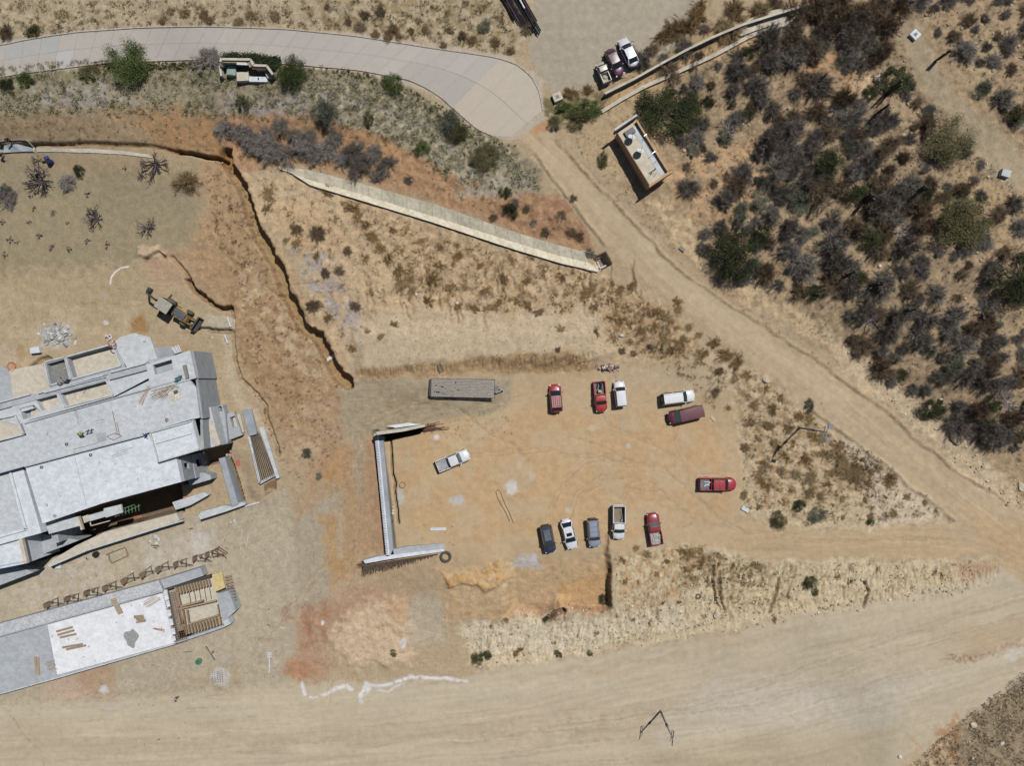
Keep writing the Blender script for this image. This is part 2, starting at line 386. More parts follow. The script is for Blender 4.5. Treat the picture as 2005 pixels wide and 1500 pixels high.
# --- pit under the lot
P([(862,1110),(960,1100),(1010,1095),(1190,1100),(1194,1190),(1090,1210),(980,1215),(880,1220),(868,1160)], (192,163,124), rough=.5, warp=16, soft=12)
P([(868,1125),(930,1122),(985,1100),(990,1140),(950,1155),(905,1145),(880,1150)], (194,154,98), soft=6, warp=16, rough=1.2, dh=.5)
sl_ = bbox([(960,1060),(1220,1240)], 2); d_ = sdf([(990,1040),(1192,1040),(1195,1192),(1100,1196),(1062,1222),(985,1205)], sl_, 9); HG[sl_] += -2.0 * np.where(PX[sl_] > 1120, sm(-4, 4, d_), sm(-4, 22, d_)) * sm(1050, 1175, PY[sl_])
P([(1000,1195),(1190,1180),(1190,1200),(1060,1226),(990,1215)], (184,146,112), soft=6, rough=.8, op=.7, warp=14)
P([(880,1120),(1000,1110),(990,1190),(900,1200)], (194,170,136), patch=(20,-.1), op=.5)
L([(1191,1092),(1194,1140),(1197,1196)], 10, (120,90,64), soft=3, op=.8)
P([(1010,1090),(1055,1088),(1060,1118),(1020,1120)], (190,184,178), soft=4, op=.75)
P([(1100,1150),(1190,1120),(1190,1180),(1100,1190)], (196,152,98), soft=12, op=.6)
# --- pale embankment over the lower road
P([(905,1240),(1000,1205),(1100,1215),(1196,1200),(1200,1090),(1340,1062),(1500,1100),(1900,1090),(1952,1102),(1960,1122),(1935,1154),(1800,1187),(1500,1215),(1300,1260),(1100,1290),(960,1310),(915,1300)], (200,183,150), rough=.55, soft=8, warp=16)
P([(910,1230),(1000,1215),(1200,1205),(1350,1190),(1340,1225),(1100,1275),(930,1285)], (210,198,174), soft=14, warp=20, op=.7)
P([(1200,1090),(1340,1065),(1420,1100),(1300,1190),(1210,1200)], (180,150,112), patch=(16,-.05), op=.8)
P([(1340,1070),(1500,1110),(1500,1150),(1340,1150)], (136,118,84), patch=(12,.05), op=.8)
P([(1400,1110),(1560,1110),(1550,1200),(1420,1200)], (166,148,112), patch=(9,.05), op=.8)
P([(1870,1090),(1950,1108),(1945,1150),(1900,1150)], (178,138,104), soft=10, warp=18, op=.6)
# --- lower roads
P([(-100,1395),(580,1340),(900,1330),(960,1312),(1300,1262),(1600,1200),(1830,1160),(1950,1120),(1980,1080),(2100,1180),(2100,1280),(1960,1380),(1840,1450),(1760,1600),(-100,1600)], (190,176,151), soft=10, warp=8, rough=.06, lbl=1, var=.03)
P([(1400,1330),(1800,1330),(1700,1420),(1300,1410)], (192,182,166), soft=30, op=.7)
P([(1280,1470),(1750,1440),(1700,1560),(1200,1560)], (176,162,134), soft=30, op=.6)
P([(900,1400),(1300,1380),(1320,1450),(1000,1470)], (184,164,140), patch=(40,-.1), op=.5)
TR([(-60,1440),(600,1420),(1000,1380),(1400,1290),(1700,1220),(2060,1130)], 150, 8, .11, 3, 20)
TR([(400,1540),(1000,1480),(1500,1440),(1800,1370),(2060,1290)], 150, 8, .11, 9, 24)
TR([(-60,1500),(600,1470),(1200,1430),(1700,1330),(2060,1210)], 120, 8, .05, 19, 9)
P([(1850,1240),(2060,1200),(2060,1250),(1900,1290)], (180,154,122), soft=22, warp=24, op=.6)
P([(1840,1290),(1950,1265),(2060,1225),(2060,1250),(1960,1282),(1880,1298)], (150,114,84), soft=6, patch=(10,-.05), op=.8, rough=.9)
P([(1960,1280),(2060,1250),(2060,1262),(1980,1295)], (205,196,184), soft=4, op=.8)
P([(1760,1600),(1780,1500),(1850,1440),(1900,1400),(2060,1300),(2060,1600)], (146,130,106), rough=1.0, soft=6)
P([(1830,1420),(1880,1400),(1880,1500),(1820,1500)], (168,124,84), patch=(14,-.1), op=.7)
P([(1780,1440),(1870,1440),(1860,1540),(1760,1540)], (184,160,128), patch=(18,-.1), op=.8)
# --- wedge between lot and dirt road
P([(1420,700),(1500,740),(1640,850),(1760,950),(1870,1010),(1870,1028),(1700,1036),(1520,1032),(1455,1000),(1450,860)], (190,170,138), rough=.8, soft=8)
P([(1470,720),(1600,830),(1700,930),(1650,1000),(1500,1000),(1460,880),(1440,760)], (158,130,92), patch=(13,.02), op=.7)
P([(1600,850),(1690,880),(1740,930),(1700,970),(1640,920)], (120,104,76), patch=(14,-.1), op=.8)
P([(1620,855),(1700,870),(1780,930),(1870,1005),(1800,1028),(1700,1030),(1690,960),(1720,930),(1640,880)], (200,184,160), soft=6, op=.75)
P([(1570,970),(1700,960),(1700,1030),(1520,1030)], (192,176,142), patch=(20,0), op=.6)
# --- thicket hillside
P([(1090,190),(1230,180),(1500,30),(1560,-60),(2100,-60),(2100,1100),(1990,1010),(1870,870),(1720,760),(1560,650),(1400,560),(1330,500),(1240,400),(1130,260)], (164,142,112), rough=1.0, soft=10)
P([(1300,330),(1480,260),(1540,360),(1420,450),(1340,430)], (190,156,116), patch=(26,-.1), op=.8)
P([(1260,400),(1340,500),(1500,620),(1620,680),(1700,780),(1760,780),(1600,620),(1430,500),(1300,380)], (196,172,136), patch=(24,-.25), op=.8)
P([(1600,640),(1740,740),(1900,860),(2010,980),(2060,1010),(2060,1060),(1950,985),(1800,850),(1650,720)], (192,172,142), soft=8, warp=10, op=.85, rough=1.0)
P([(1740,40),(1800,50),(1860,170),(1900,210),(1990,290),(2060,330),(2060,420),(1960,360),(1880,260),(1800,160)], (170,154,126), soft=12, warp=16, rough=.4)
P([(1900,60),(1960,40),(1940,160),(1900,210)], (172,154,120), soft=8, op=.7)
P([(1550,130),(1650,100),(1720,150),(1660,200),(1560,190)], (186,140,96), patch=(24,-.05), op=.7)
P([(1660,140),(1720,140),(1700,200),(1660,190)], (204,180,146), soft=6, op=.6)
P([(1880,330),(2000,380),(1980,480),(1820,470),(1800,440)], (178,152,116), patch=(20,-.2), op=.8)
# --- ground by the office and roadside
P([(1090,215),(1200,190),(1250,215),(1240,370),(1200,350),(1100,260)], (178,156,122), rough=.5)
P([(1180,190),(1520,20),(1560,40),(1330,150),(1120,250)], (188,158,118), soft=6, warp=6, rough=.4)
P([(1240,140),(1390,60),(1480,20),(1480,60),(1330,120),(1200,180)], (176,150,110), soft=5, warp=6, op=.9)
P([(1060,190),(1150,180),(1200,185),(1180,230),(1110,250),(1070,230)], (104,98,66), patch=(16,-.2), op=.85)
P([(1300,60),(1390,0),(1400,40),(1330,100),(1240,140)], (140,124,96), patch=(16,-.1), op=.8)
# --- upper dirt road
P([(1000,250),(1020,232),(1062,240),(1090,285),(1150,345),(1240,440),(1330,535),(1470,630),(1600,715),(1720,805),(1850,915),(1960,985),(2060,1030),(2060,1180),(1975,1120),(1930,1090),(1860,1045),(1870,1020),(1800,960),(1700,880),(1580,790),(1490,725),(1380,630),(1270,555),(1180,470),(1100,370),(1050,300)], (187,166,134), soft=5, warp=7, rough=.1, lbl=1)
TR([(1040,265),(1130,345),(1300,525),(1490,670),(1650,790),(1820,930),(2000,1070)], 70, 6, .12, 41, 16)
L([(1070,300),(1180,410),(1300,525),(1490,672),(1650,786)], 20, (200,182,150), soft=16, op=.45)
P([(1900,1000),(2060,1060),(2060,1160),(1930,1080)], (192,160,118), soft=20, op=.5)
TR([(1440,1065),(1700,1062),(1900,1060),(2040,1120)], 60, 6, .10, 43, 9)
for pts in ([(1090,278),(1150,340),(1240,435),(1335,535),(1480,632),(1610,712),(1730,803),(1860,915),(1965,980)], [(1580,795),(1700,885),(1800,965),(1868,1018)], [(1050,305),(1110,385),(1185,478)]):
    L(pts, 5, (150,126,94), soft=3, dh=.28, hs=5, warp=6, rough=.8, op=.6)
    L([(x - 6, y + 3) for x, y in pts], 3, (206,188,156), soft=3, op=.6, warp=6)
P([(1040,235),(1075,235),(1070,262),(1045,262)], (184,138,98), soft=8, op=.8)
# --- little gullies down the central slope and the embankment
rg = random.Random(4)
for i in range(30):
    x = rg.uniform(700, 1260); y = rg.uniform(500, 610); ln = rg.uniform(30, 75); pts = [(x + rg.uniform(-4, 4) + k * ln / 5 * .12, y + k * ln / 5) for k in range(6)]
    L(pts, rg.uniform(2, 4), (160,128,92), soft=2, dh=-.35, hs=3, warp=4, op=.5, taper=True)
for i in range(80):
    x = rg.uniform(920, 1930); t = (x - 920) / 1010; y1 = 1290 - 150 * t + rg.uniform(-20, 0); ln = rg.uniform(18, 62) * (1.25 if 1330 < x < 1650 else .8)
    k0 = rg.uniform(-.15, .3); pts = [(x + rg.uniform(-2.5, 2.5) + k * ln / 5 * k0, y1 - k * ln / 5) for k in range(6)]
    L(pts, rg.uniform(1.6, 4), (170,146,108), soft=1.8, dh=-.22, hs=3, warp=9, op=.35, taper=True)
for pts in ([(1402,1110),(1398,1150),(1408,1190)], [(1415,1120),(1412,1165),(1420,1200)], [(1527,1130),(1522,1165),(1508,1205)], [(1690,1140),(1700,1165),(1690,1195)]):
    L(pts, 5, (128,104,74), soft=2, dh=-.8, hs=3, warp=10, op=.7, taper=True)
for i in range(90):          # scratched face of the cut bank
    x = 705 + i * 5.1 + rg.uniform(-2, 2); y = 726 - (x - 700) * .07 + rg.uniform(-6, 2); L([(x, y), (x + rg.uniform(-1, 1), y + rg.uniform(7, 16))], 1.6, (120,92,62), soft=1.2, dh=-.15, hs=2, warp=1, op=.5)
# --- the long trench and its branches
TRN = [(452,296),(455,314),(468,337),(486,370),(500,410),(518,455),(540,497),(556,520),(566,560),(588,600),(602,632),(634,655),(648,680),(655,700),(672,730),(694,748)]
tin = [(x - 12 - (3 if 560 < y < 700 else 0), y + 4) for x, y in TRN]
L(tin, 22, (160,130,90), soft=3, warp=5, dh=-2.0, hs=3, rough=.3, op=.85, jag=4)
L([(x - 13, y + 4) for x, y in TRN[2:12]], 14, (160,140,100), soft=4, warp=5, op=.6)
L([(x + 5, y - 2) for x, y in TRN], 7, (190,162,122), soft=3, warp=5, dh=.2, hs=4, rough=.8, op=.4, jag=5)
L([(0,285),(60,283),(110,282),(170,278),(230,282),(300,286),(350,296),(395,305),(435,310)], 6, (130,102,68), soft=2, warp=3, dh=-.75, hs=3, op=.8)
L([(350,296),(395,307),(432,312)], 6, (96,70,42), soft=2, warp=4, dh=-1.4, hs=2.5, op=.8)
P([(420,285),(455,290),(462,330),(430,330)], (150,104,60), soft=6, op=.7)
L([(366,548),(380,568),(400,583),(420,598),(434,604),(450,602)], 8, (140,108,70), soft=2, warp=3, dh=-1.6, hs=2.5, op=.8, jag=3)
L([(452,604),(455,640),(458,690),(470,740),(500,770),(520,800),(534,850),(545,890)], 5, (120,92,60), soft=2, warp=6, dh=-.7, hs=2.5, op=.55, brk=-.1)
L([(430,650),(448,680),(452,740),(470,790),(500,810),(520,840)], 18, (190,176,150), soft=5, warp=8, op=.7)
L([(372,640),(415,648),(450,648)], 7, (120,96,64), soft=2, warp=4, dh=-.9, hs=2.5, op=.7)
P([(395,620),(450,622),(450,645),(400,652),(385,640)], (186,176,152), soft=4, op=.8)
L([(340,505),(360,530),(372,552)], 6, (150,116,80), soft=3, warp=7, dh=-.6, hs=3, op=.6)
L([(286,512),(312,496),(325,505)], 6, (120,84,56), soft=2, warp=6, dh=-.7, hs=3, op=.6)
P([(268,485),(310,480),(330,500),(300,510),(270,505)], (196,172,144), soft=5, dh=.35, op=.8, rough=.6)
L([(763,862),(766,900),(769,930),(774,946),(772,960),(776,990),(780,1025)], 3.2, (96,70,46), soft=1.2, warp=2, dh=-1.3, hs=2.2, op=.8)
L([(60,722),(75,705),(90,700),(102,708)], 7, (120,92,54), soft=3, warp=5, dh=-.7, hs=3, op=.6)
P([(50,715),(90,705),(100,740),(60,745)], (186,156,112), soft=6, op=.8)
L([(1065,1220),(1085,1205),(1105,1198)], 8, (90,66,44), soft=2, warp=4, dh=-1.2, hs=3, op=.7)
L([(1195,1030),(1190,1062),(1186,1090)], 5, (150,116,80), soft=3, warp=7, dh=-.5, hs=3, op=.6)
L([(820,795),(900,772),(960,790)], 3, (140,122,92), soft=2, warp=7, dh=-.12, op=.5)
# --- spills and pale patches
for x, y, rx, ry, c, o in [(1002,955,13,17,(212,208,204),.8),(897,980,17,12,(190,188,188),.85),(783,975,10,18,(190,186,182),.8),(855,857,6,6,(216,214,208),.9),(855,866,8,5,(172,136,102),.6),
    (1022,1105,20,14,(190,186,180),.7),(1045,1100,8,16,(196,194,200),.7),(1230,873,6,6,(204,198,190),.7),(1160,838,12,6,(198,188,170),.6),(1113,998,7,7,(204,196,180),.7),
    (1040,933,7,12,(200,190,176),.5),(1018,910,6,14,(204,178,150),.5),(300,1100,26,16,(188,182,170),.6),(390,1065,20,26,(194,188,182),.6),
    (272,637,19,22,(160,122,74),.9),(40,690,12,16,(168,138,98),.7),(30,722,20,16,(182,146,104),.8),(208,632,5,5,(206,208,208),.8),(203,580,10,8,(186,172,152),.5),
    (112,660,42,30,(186,182,176),.55),(350,700,30,24,(168,134,98),.7),(340,640,28,20,(186,162,136),.6),(400,720,24,34,(172,138,100),.6),(432,1325,20,18,(196,194,190),.75),(420,1322,8,6,(226,224,226),.7),
    (204,1352,11,10,(196,198,198),.9),(215,1385,22,8,(190,186,176),.5),(155,1432,9,6,(176,168,160),.5),(440,1290,18,8,(182,172,162),.5),(60,1430,80,30,(172,158,132),.3),
    (650,930,20,26,(176,132,84),.5),(600,880,34,20,(190,166,140),.5),(1180,1320,40,14,(190,160,128),.4),(1420,1250,60,16,(192,170,140),.5),(1700,1400,90,30,(190,182,166),.5),(1550,1370,120,24,(196,186,172),.5),
    (560,1200,10,20,(150,104,80),.5),(632,1220,4,5,(222,216,208),.8),(790,1258,8,12,(206,204,206),.7),(707,1375,5,6,(214,214,218),.85),(363,980,11,8,(206,84,84),.9),(356,988,7,6,(206,90,90),.7),(462,908,6,8,(206,96,92),.85),(455,890,5,8,(200,150,140),.5),
    (1545,870,30,10,(170,150,120),.4),(1100,880,60,30,(194,168,130),.4),(700,380,20,10,(186,150,112),.5)]:
    blob(x, y, rx, ry, 0, c, op=o)
for pts, w in (([(593,1340),(597,1360),(612,1368),(635,1362),(660,1348),(680,1344),(690,1350)], 6), ([(706,1362),(716,1342),(740,1345),(770,1340),(800,1328),(850,1327),(915,1333)], 6), ([(735,1352),(760,1354),(790,1340)], 3), ([(716,1340),(722,1352),(708,1362)], 11)):
    L(pts, w, (224,224,228), soft=2.5, warp=6, op=.85, brk=-.35)
L([(216,556),(218,543),(226,532),(238,524),(252,522)], 2.6, (236,234,228), soft=1, warp=0, op=.95)
for a, b in (((473,1062),(474,1078)),((487,1045),(482,1070)),((475,1040),(471,1060))): L([a, b], 1.4, (214,196,160), soft=1, warp=0, op=.8)
# --- single wheel ruts
for y0, y1, k in ((1470,1250,0),(1478,1259,0),(1500,1300,1),(1509,1310,1),(1440,1215,2),(1449,1226,2),(1520,1340,3),(1530,1352,3)):
    L([(880 + 60 * k, y0 - 20), (1200 + 40 * k, y0 - 60 + 6 * k), (1500, (y0 + y1) / 2 + 10), (1750, y1 + 25), (2040, y1 - 60)], 3, (164,148,122), soft=2.5, warp=6, op=.4, brk=-.25, dh=-.03)
for k in range(5):
    L([(905 + k * 2, 1000 + 9 * k), (1050, 960 + 14 * k), (1200, 935 + 18 * k), (1330, 920 + 26 * k), (1440, 1000 + 10 * k), (1600, 1052 + 6 * k), (1850, 1062 + 4 * k)], 2.5, (176,152,118), soft=2.5, warp=9, op=.3, brk=-.1)
for pts, w, c, o in (([(900,1350),(1200,1300),(1500,1260),(1750,1200),(1980,1130)], 26, (198,184,158), .5), ([(0,1400),(500,1385),(900,1360),(1200,1330)], 30, (198,186,162), .4), ([(1300,1440),(1600,1400),(1850,1330),(2040,1250)], 34, (200,190,170), .5), ([(0,1470),(500,1450),(1000,1425)], 26, (176,160,132), .4), ([(1000,1330),(1300,1290),(1600,1230)], 12, (176,160,132), .4)):
    L(pts, w, c, soft=w * .5, warp=14, op=o)
# --- grader scrapes, wheel slews and drag lines
for i in range(420):
    x, y, a, n_ = [(rg.uniform(0, 640), rg.uniform(960, 1480), rg.uniform(-.35, .1), rg.uniform(14, 60)), (rg.uniform(760, 1440), rg.uniform(760, 1060), rg.uniform(-.5, .5), rg.uniform(10, 40)), (rg.uniform(560, 740), rg.uniform(760, 1180), rg.uniform(1.2, 1.9), rg.uniform(14, 50)),
        (rg.uniform(0, 400), rg.uniform(480, 680), rg.uniform(-.15, .1), rg.uniform(14, 60)), (rg.uniform(420, 660), rg.uniform(420, 760), rg.uniform(-.9, -.2), rg.uniform(12, 46)), (rg.uniform(680, 1000), rg.uniform(740, 830), rg.uniform(-.2, .1), rg.uniform(14, 50))][i % 6]
    c = rg.choice([(198,178,148), (150,128,98), (156,134,104)]); L([(x, y), (x + n_ * .5 * math.cos(a), y + n_ * .5 * math.sin(a) + rg.uniform(-2, 2)), (x + n_ * math.cos(a), y + n_ * math.sin(a))], rg.uniform(.8, 2), c, soft=1.1, warp=8, op=rg.uniform(.2, .5), dh=rg.uniform(-.06, .05), hs=1.5)
for pts in ([(1860,1062),(1600,1056),(1450,1040),(1380,1000),(1345,940),(1330,870),(1335,830)], [(1450,1040),(1360,1020),(1290,960),(1230,960),(1212,990)], [(1400,1010),(1300,920),(1160,900),(1100,940),(1078,1020)], [(1330,900),(1250,850),(1190,840),(1176,810)], [(1300,930),(1180,880),(1110,850),(1090,812)], [(1200,900),(1080,880),(960,890),(915,890)], [(1290,950),(1180,930),(1130,970),(1118,1010)], [(1040,900),(960,850),(900,800),(800,790),(720,830),(700,900),(705,1000),(690,1120),(650,1260),(640,1380)], [(690,880),(672,1000),(640,1100),(560,1200),(470,1330)]):
    for o_ in (-5, 6):
        q = [(x + o_ * (.4 + .6 * abs(math.sin(i))), y + o_ * .6) for i, (x, y) in enumerate(pts)]
        L(q, 3.2, (158,132,98), soft=2, warp=12, op=.32, brk=-.35, dh=-.04, hs=3); L([(x + 2.5, y + 2) for x, y in q], 2, (208,188,156), soft=1.6, warp=12, op=.25, brk=-.2)
# --- faint cracks and drag marks
for i in range(26):
    x = rg.uniform(150, 900); y = rg.uniform(1290, 1480); a = rg.uniform(-.25, .1); n_ = rg.uniform(30, 160)
    L([(x, y), (x + n_ * .5, y + n_ * .5 * a), (x + n_, y + n_ * a)], 1.2, (150,132,104), soft=1.4, warp=8, op=.28)
L([(22,1405),(40,1430),(60,1455),(78,1475),(84,1500)], 1.4, (140,122,94), soft=1.2, warp=8, op=.6)
for i in range(16):
    y = 960 + i * 3.2; L([(470 + i, y + 2), (520, y - 2 + i * .5), (590, y - 6 + i)], 1.1, (148,134,108), soft=1.2, warp=9, op=.35)
for i in range(22):
    x = rg.uniform(460, 640); y = rg.uniform(560, 900); n_ = rg.uniform(30, 90); L([(x, y), (x + n_, y - n_ * .3)], 1.6, (142,106,70), soft=2, warp=10, op=.35)
P([(-80,88),(150,58),(400,46),(700,64),(950,102),(1000,112),(1060,150),(1066,235),(1000,278),(930,255),(850,182),(700,140),(380,122),(140,136),(-80,164)], (184,172,154), soft=3, warp=0, rough=.02)
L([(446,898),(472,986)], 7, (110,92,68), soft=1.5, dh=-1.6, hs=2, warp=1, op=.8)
P([(320,940),(420,900),(480,900),(500,980),(400,1060),(100,1160),(-60,1180),(-60,1000)], None, dh=-.8, hs=20, warp=6)
L([(575,342),(600,346),(700,377),(850,423),(1000,472),(1168,515)], 20, None, dh=-.35, hs=5, warp=0)
P([(1163,505),(1185,495),(1196,517),(1175,530)], None, dh=-1.8, hs=3, warp=0)
L([(1178,168),(1240,136),(1300,108),(1390,66),(1520,20),(1600,-10)], 3, None, dh=0)
L([(0,290),(62,286)], 12, None, dh=-.6, hs=3, warp=0)
P([(95,712),(225,676),(242,718),(300,712),(360,700),(380,760),(370,820),(300,850),(40,915),(-60,930),(-60,790),(90,755)], None, dh=-2.0, hs=5, warp=0)
P([(86,1030),(200,990),(345,945),(352,1003),(205,1040),(150,1064),(110,1088),(60,1100),(40,1060)], (120,104,84), dh=-3.6, hs=5, warp=0, soft=4)  # dug deeper and painted darker to deepen the shade below the white roof
P([(348,900),(395,884),(452,868),(446,892),(428,905),(400,912),(384,940),(356,946)], None, dh=-3.0, hs=5, warp=0)  # pit added to blacken the shadow beside the raised roof box
P([(741,853),(790,845),(830,838),(822,848),(808,852),(756,864),(746,864)], (112,92,70), dh=-3.0, hs=2.5, warp=2, soft=2)  # pit added and painted dark to stand for the tall wall's shadow
# --- roughness relief and small-scale mottling
r1 = fbm(GX / 1.1, GY / 1.1, 5, 51); r2 = fbm(GX / 3.7, GY / 3.7, 4, 61); vis = (np.abs(GX) < 84) & (np.abs(GY) < 65)
HG += np.where(vis, RGH * (.16 * r1 + .30 * r2) + .012 * r1, 0) + np.where(vis, 0, 3 * fbm(GX / 60, GY / 60, 3, 71))
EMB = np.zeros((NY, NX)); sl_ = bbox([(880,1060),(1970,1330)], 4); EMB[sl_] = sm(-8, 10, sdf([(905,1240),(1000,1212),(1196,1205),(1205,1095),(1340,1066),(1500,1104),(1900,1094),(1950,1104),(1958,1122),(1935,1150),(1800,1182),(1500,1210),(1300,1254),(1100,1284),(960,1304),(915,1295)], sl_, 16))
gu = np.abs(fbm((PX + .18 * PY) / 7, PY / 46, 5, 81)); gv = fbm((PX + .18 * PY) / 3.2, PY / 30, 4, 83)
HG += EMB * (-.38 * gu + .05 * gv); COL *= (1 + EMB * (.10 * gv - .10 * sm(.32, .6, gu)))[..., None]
fine = pn(GX / .33, GY / .33, 90)
COL *= (1 + .055 * MN + (.035 + .11 * RGH) * FN + (.02 + .07 * RGH) * fine + .035 * fbm(GX / .8, GY / .8, 3, 95))[..., None]
dk = sm(.28, .5, fbm(GX / .55, GY / .55, 3, 99)) * np.clip(RGH, 0, 1.1)
COL *= (1 - .16 * dk + .07 * np.clip(RGH, 0, 1))[..., None]
lum = (COL * [.25, .6, .15]).sum(-1, keepdims=True); COL = COL * .94 + lum * .06
COL = np.clip(COL, .01, .9)
HG = np.nan_to_num(HG)

# ------------------------------------------------------------------ look-ups for placing things
_dx0 = len(ext); 
def gz(x, y):
    i = np.clip((y - fy[0]) / STEP, 0, len(fy) - 2); j = np.clip((x - fx[0]) / STEP, 0, len(fx) - 2)
    i0 = int(i); j0 = int(j); a = i - i0; b = j - j0; G = HG[_dx0 + i0:_dx0 + i0 + 2, _dx0 + j0:_dx0 + j0 + 2]
    return float((G[0, 0] * (1 - b) + G[0, 1] * b) * (1 - a) + (G[1, 0] * (1 - b) + G[1, 1] * b) * a)
def xy(px, py, z=0.0):
    k = (H - z) / H / PPM; return ((px - CX) * k, (CY - py) * k)
def at(px, py, dz=0.0):
    """the point of the ground (raised by dz) that the photograph shows at px, py"""
    z = 0.0
    for _ in range(5): x, y = xy(px, py, z + dz); z = gz(x, y)
    return Vector((x, y, z + dz))
def flat_at(pts, dz=0.0):
    return [at(a, b, dz) for a, b in pts]

# ------------------------------------------------------------------ one grid of ground, shared out between the named surfaces
def ground_objects():
    V = np.stack([GX, GY, HG], -1).reshape(-1, 3); CC = np.concatenate([COL, np.ones((NY, NX, 1))], -1).reshape(-1, 4)
    a = (np.arange(NY - 1)[:, None] * NX + np.arange(NX - 1)[None, :]); Q = np.stack([a, a + 1, a + NX + 1, a + NX], -1).reshape(-1, 4)
    lb = LBL[:-1, :-1].reshape(-1); lb = np.where((np.abs(V[Q[:, 0], 0]) > 84) | (np.abs(V[Q[:, 0], 1]) > 66), 0, lb)
    m = vcmat('soil', speck=(.62, 1.22, .8)); m2 = vcmat('packed_soil', .95, 14, .09, .18, .04, 3, speck=(.8, 1.12, .93))
    for k, nm in enumerate(('ground', 'dirt_road', 'gravel_yard', 'parking_ground')):
        q = Q[lb == k]
        if len(q) == 0: continue
        u, inv = np.unique(q, return_inverse=True); me = bpy.data.meshes.new(nm)
        me.vertices.add(len(u)); me.vertices.foreach_set('co', V[u].astype(np.float32).ravel())
        nq = len(q); me.loops.add(nq * 4); me.loops.foreach_set('vertex_index', inv.astype(np.int32).ravel())
        me.polygons.add(nq); me.polygons.foreach_set('loop_start', np.arange(0, nq * 4, 4, dtype=np.int32))
        me.polygons.foreach_set('loop_total', np.full(nq, 4, dtype=np.int32)); me.polygons.foreach_set('use_smooth', np.ones(nq, bool))
        me.update(calc_edges=True)
        at_ = me.color_attributes.new('Col', 'FLOAT_COLOR', 'POINT'); at_.data.foreach_set('color', CC[u].astype(np.float32).ravel())
        tag(link(nm, me, None, m2 if k else m), kind='structure')
ground_objects()
# ------------------------------------------------------------------ concrete
def concrete(name, c, stain=.16, sc=1.0):
    """cast concrete: broad tone changes, dusty stains, fine speckle"""
    m = bpy.data.materials.new(name); m.use_nodes = True; n = m.node_tree.nodes; l = m.node_tree.links; b = n['Principled BSDF']; b.inputs['Roughness'].default_value = .88; b.inputs['Specular IOR Level'].default_value = .2
    tc = n.new('ShaderNodeTexCoord'); prev = None
    rgb = n.new('ShaderNodeRGB'); rgb.outputs[0].default_value = (*lin(c), 1); prev = rgb.outputs[0]
    for s_, a, b_, lo, hi, st in ((.22 * sc, .34, .66, .93, 1.05, None), (1.3 * sc, .42, .6, 1 - stain, 1.02, (1, 1.25, 1)), (9 * sc, .3, .7, .97, 1.03, None), (7, .62, .70, 1.0, .8, None)):
        mp = n.new('ShaderNodeMapping'); l.new(tc.outputs['Object'], mp.inputs['Vector']); mp.inputs['Rotation'].default_value = (0, 0, .27)
        if st: mp.inputs['Scale'].default_value = st
        no = n.new('ShaderNodeTexNoise'); no.inputs['Scale'].default_value = s_; no.inputs['Detail'].default_value = 7; no.inputs['Roughness'].default_value = .7; l.new(mp.outputs['Vector'], no.inputs['Vector'])
        mr = n.new('ShaderNodeMapRange'); mr.inputs['From Min'].default_value = a; mr.inputs['From Max'].default_value = b_; mr.inputs['To Min'].default_value = lo; mr.inputs['To Max'].default_value = hi; l.new(no.outputs['Fac'], mr.inputs['Value'])
        vm = n.new('ShaderNodeVectorMath'); vm.operation = 'SCALE'; l.new(prev, vm.inputs[0]); l.new(mr.outputs['Result'], vm.inputs['Scale']); prev = vm.outputs['Vector']
    l.new(prev, b.inputs['Base Color']); bn = n.new('ShaderNodeTexNoise'); bn.inputs['Scale'].default_value = 12; bn.inputs['Detail'].default_value = 6; l.new(tc.outputs['Object'], bn.inputs['Vector'])
    bu = n.new('ShaderNodeBump'); bu.inputs['Strength'].default_value = .2; bu.inputs['Distance'].default_value = .04; l.new(bn.outputs['Fac'], bu.inputs['Height']); l.new(bu.outputs['Normal'], b.inputs['Normal'])
    MATS[name] = m; return m
concrete('concrete_white', (222,228,235)); concrete('concrete_light', (204,209,213)); concrete('concrete_grey', (180,185,190)); concrete('concrete_cream', (208,200,184)); concrete('white_screed', (236,238,242), .12, .8); concrete('concrete_dark', (142,142,138))
M_CW = mat('concrete_white', (210,216,222), .85, var=.03, scale=.35, bump=.15, bscale=14)
M_CL = mat('concrete_light', (192,197,200), .85, var=.035, scale=.3, bump=.15, bscale=14)
M_CG = mat('concrete_grey', (170,174,179), .85, var=.04, scale=.3, bump=.15, bscale=14)
M_CD = mat('concrete_dark', (142,142,138), .9, var=.12, scale=1.2, bump=.2, bscale=10)
M_CC = mat('concrete_cream', (202,194,176), .9, var=.08, scale=1.0, bump=.15, bscale=12)
M_CF = mat('cast_face', (160,166,173), .85, var=.08, scale=.6, streak=(1, 1, 5))
M_WOOD = mat('timber', (180,160,132), .8, var=.15, scale=3, streak=(1, 6, 6))
M_WDK = mat('weathered_timber', (166,146,124), .85, var=.2, scale=3, streak=(1, 6, 6))
M_RUST = mat('rusty_steel', (128,92,72), .8, var=.2, scale=8)
M_STEEL = mat('dark_steel', (86,84,84), .6, metal=.3, var=.15, scale=6)
M_BLK = mat('black_rubber', (44,44,44), .85, var=.15, scale=6)

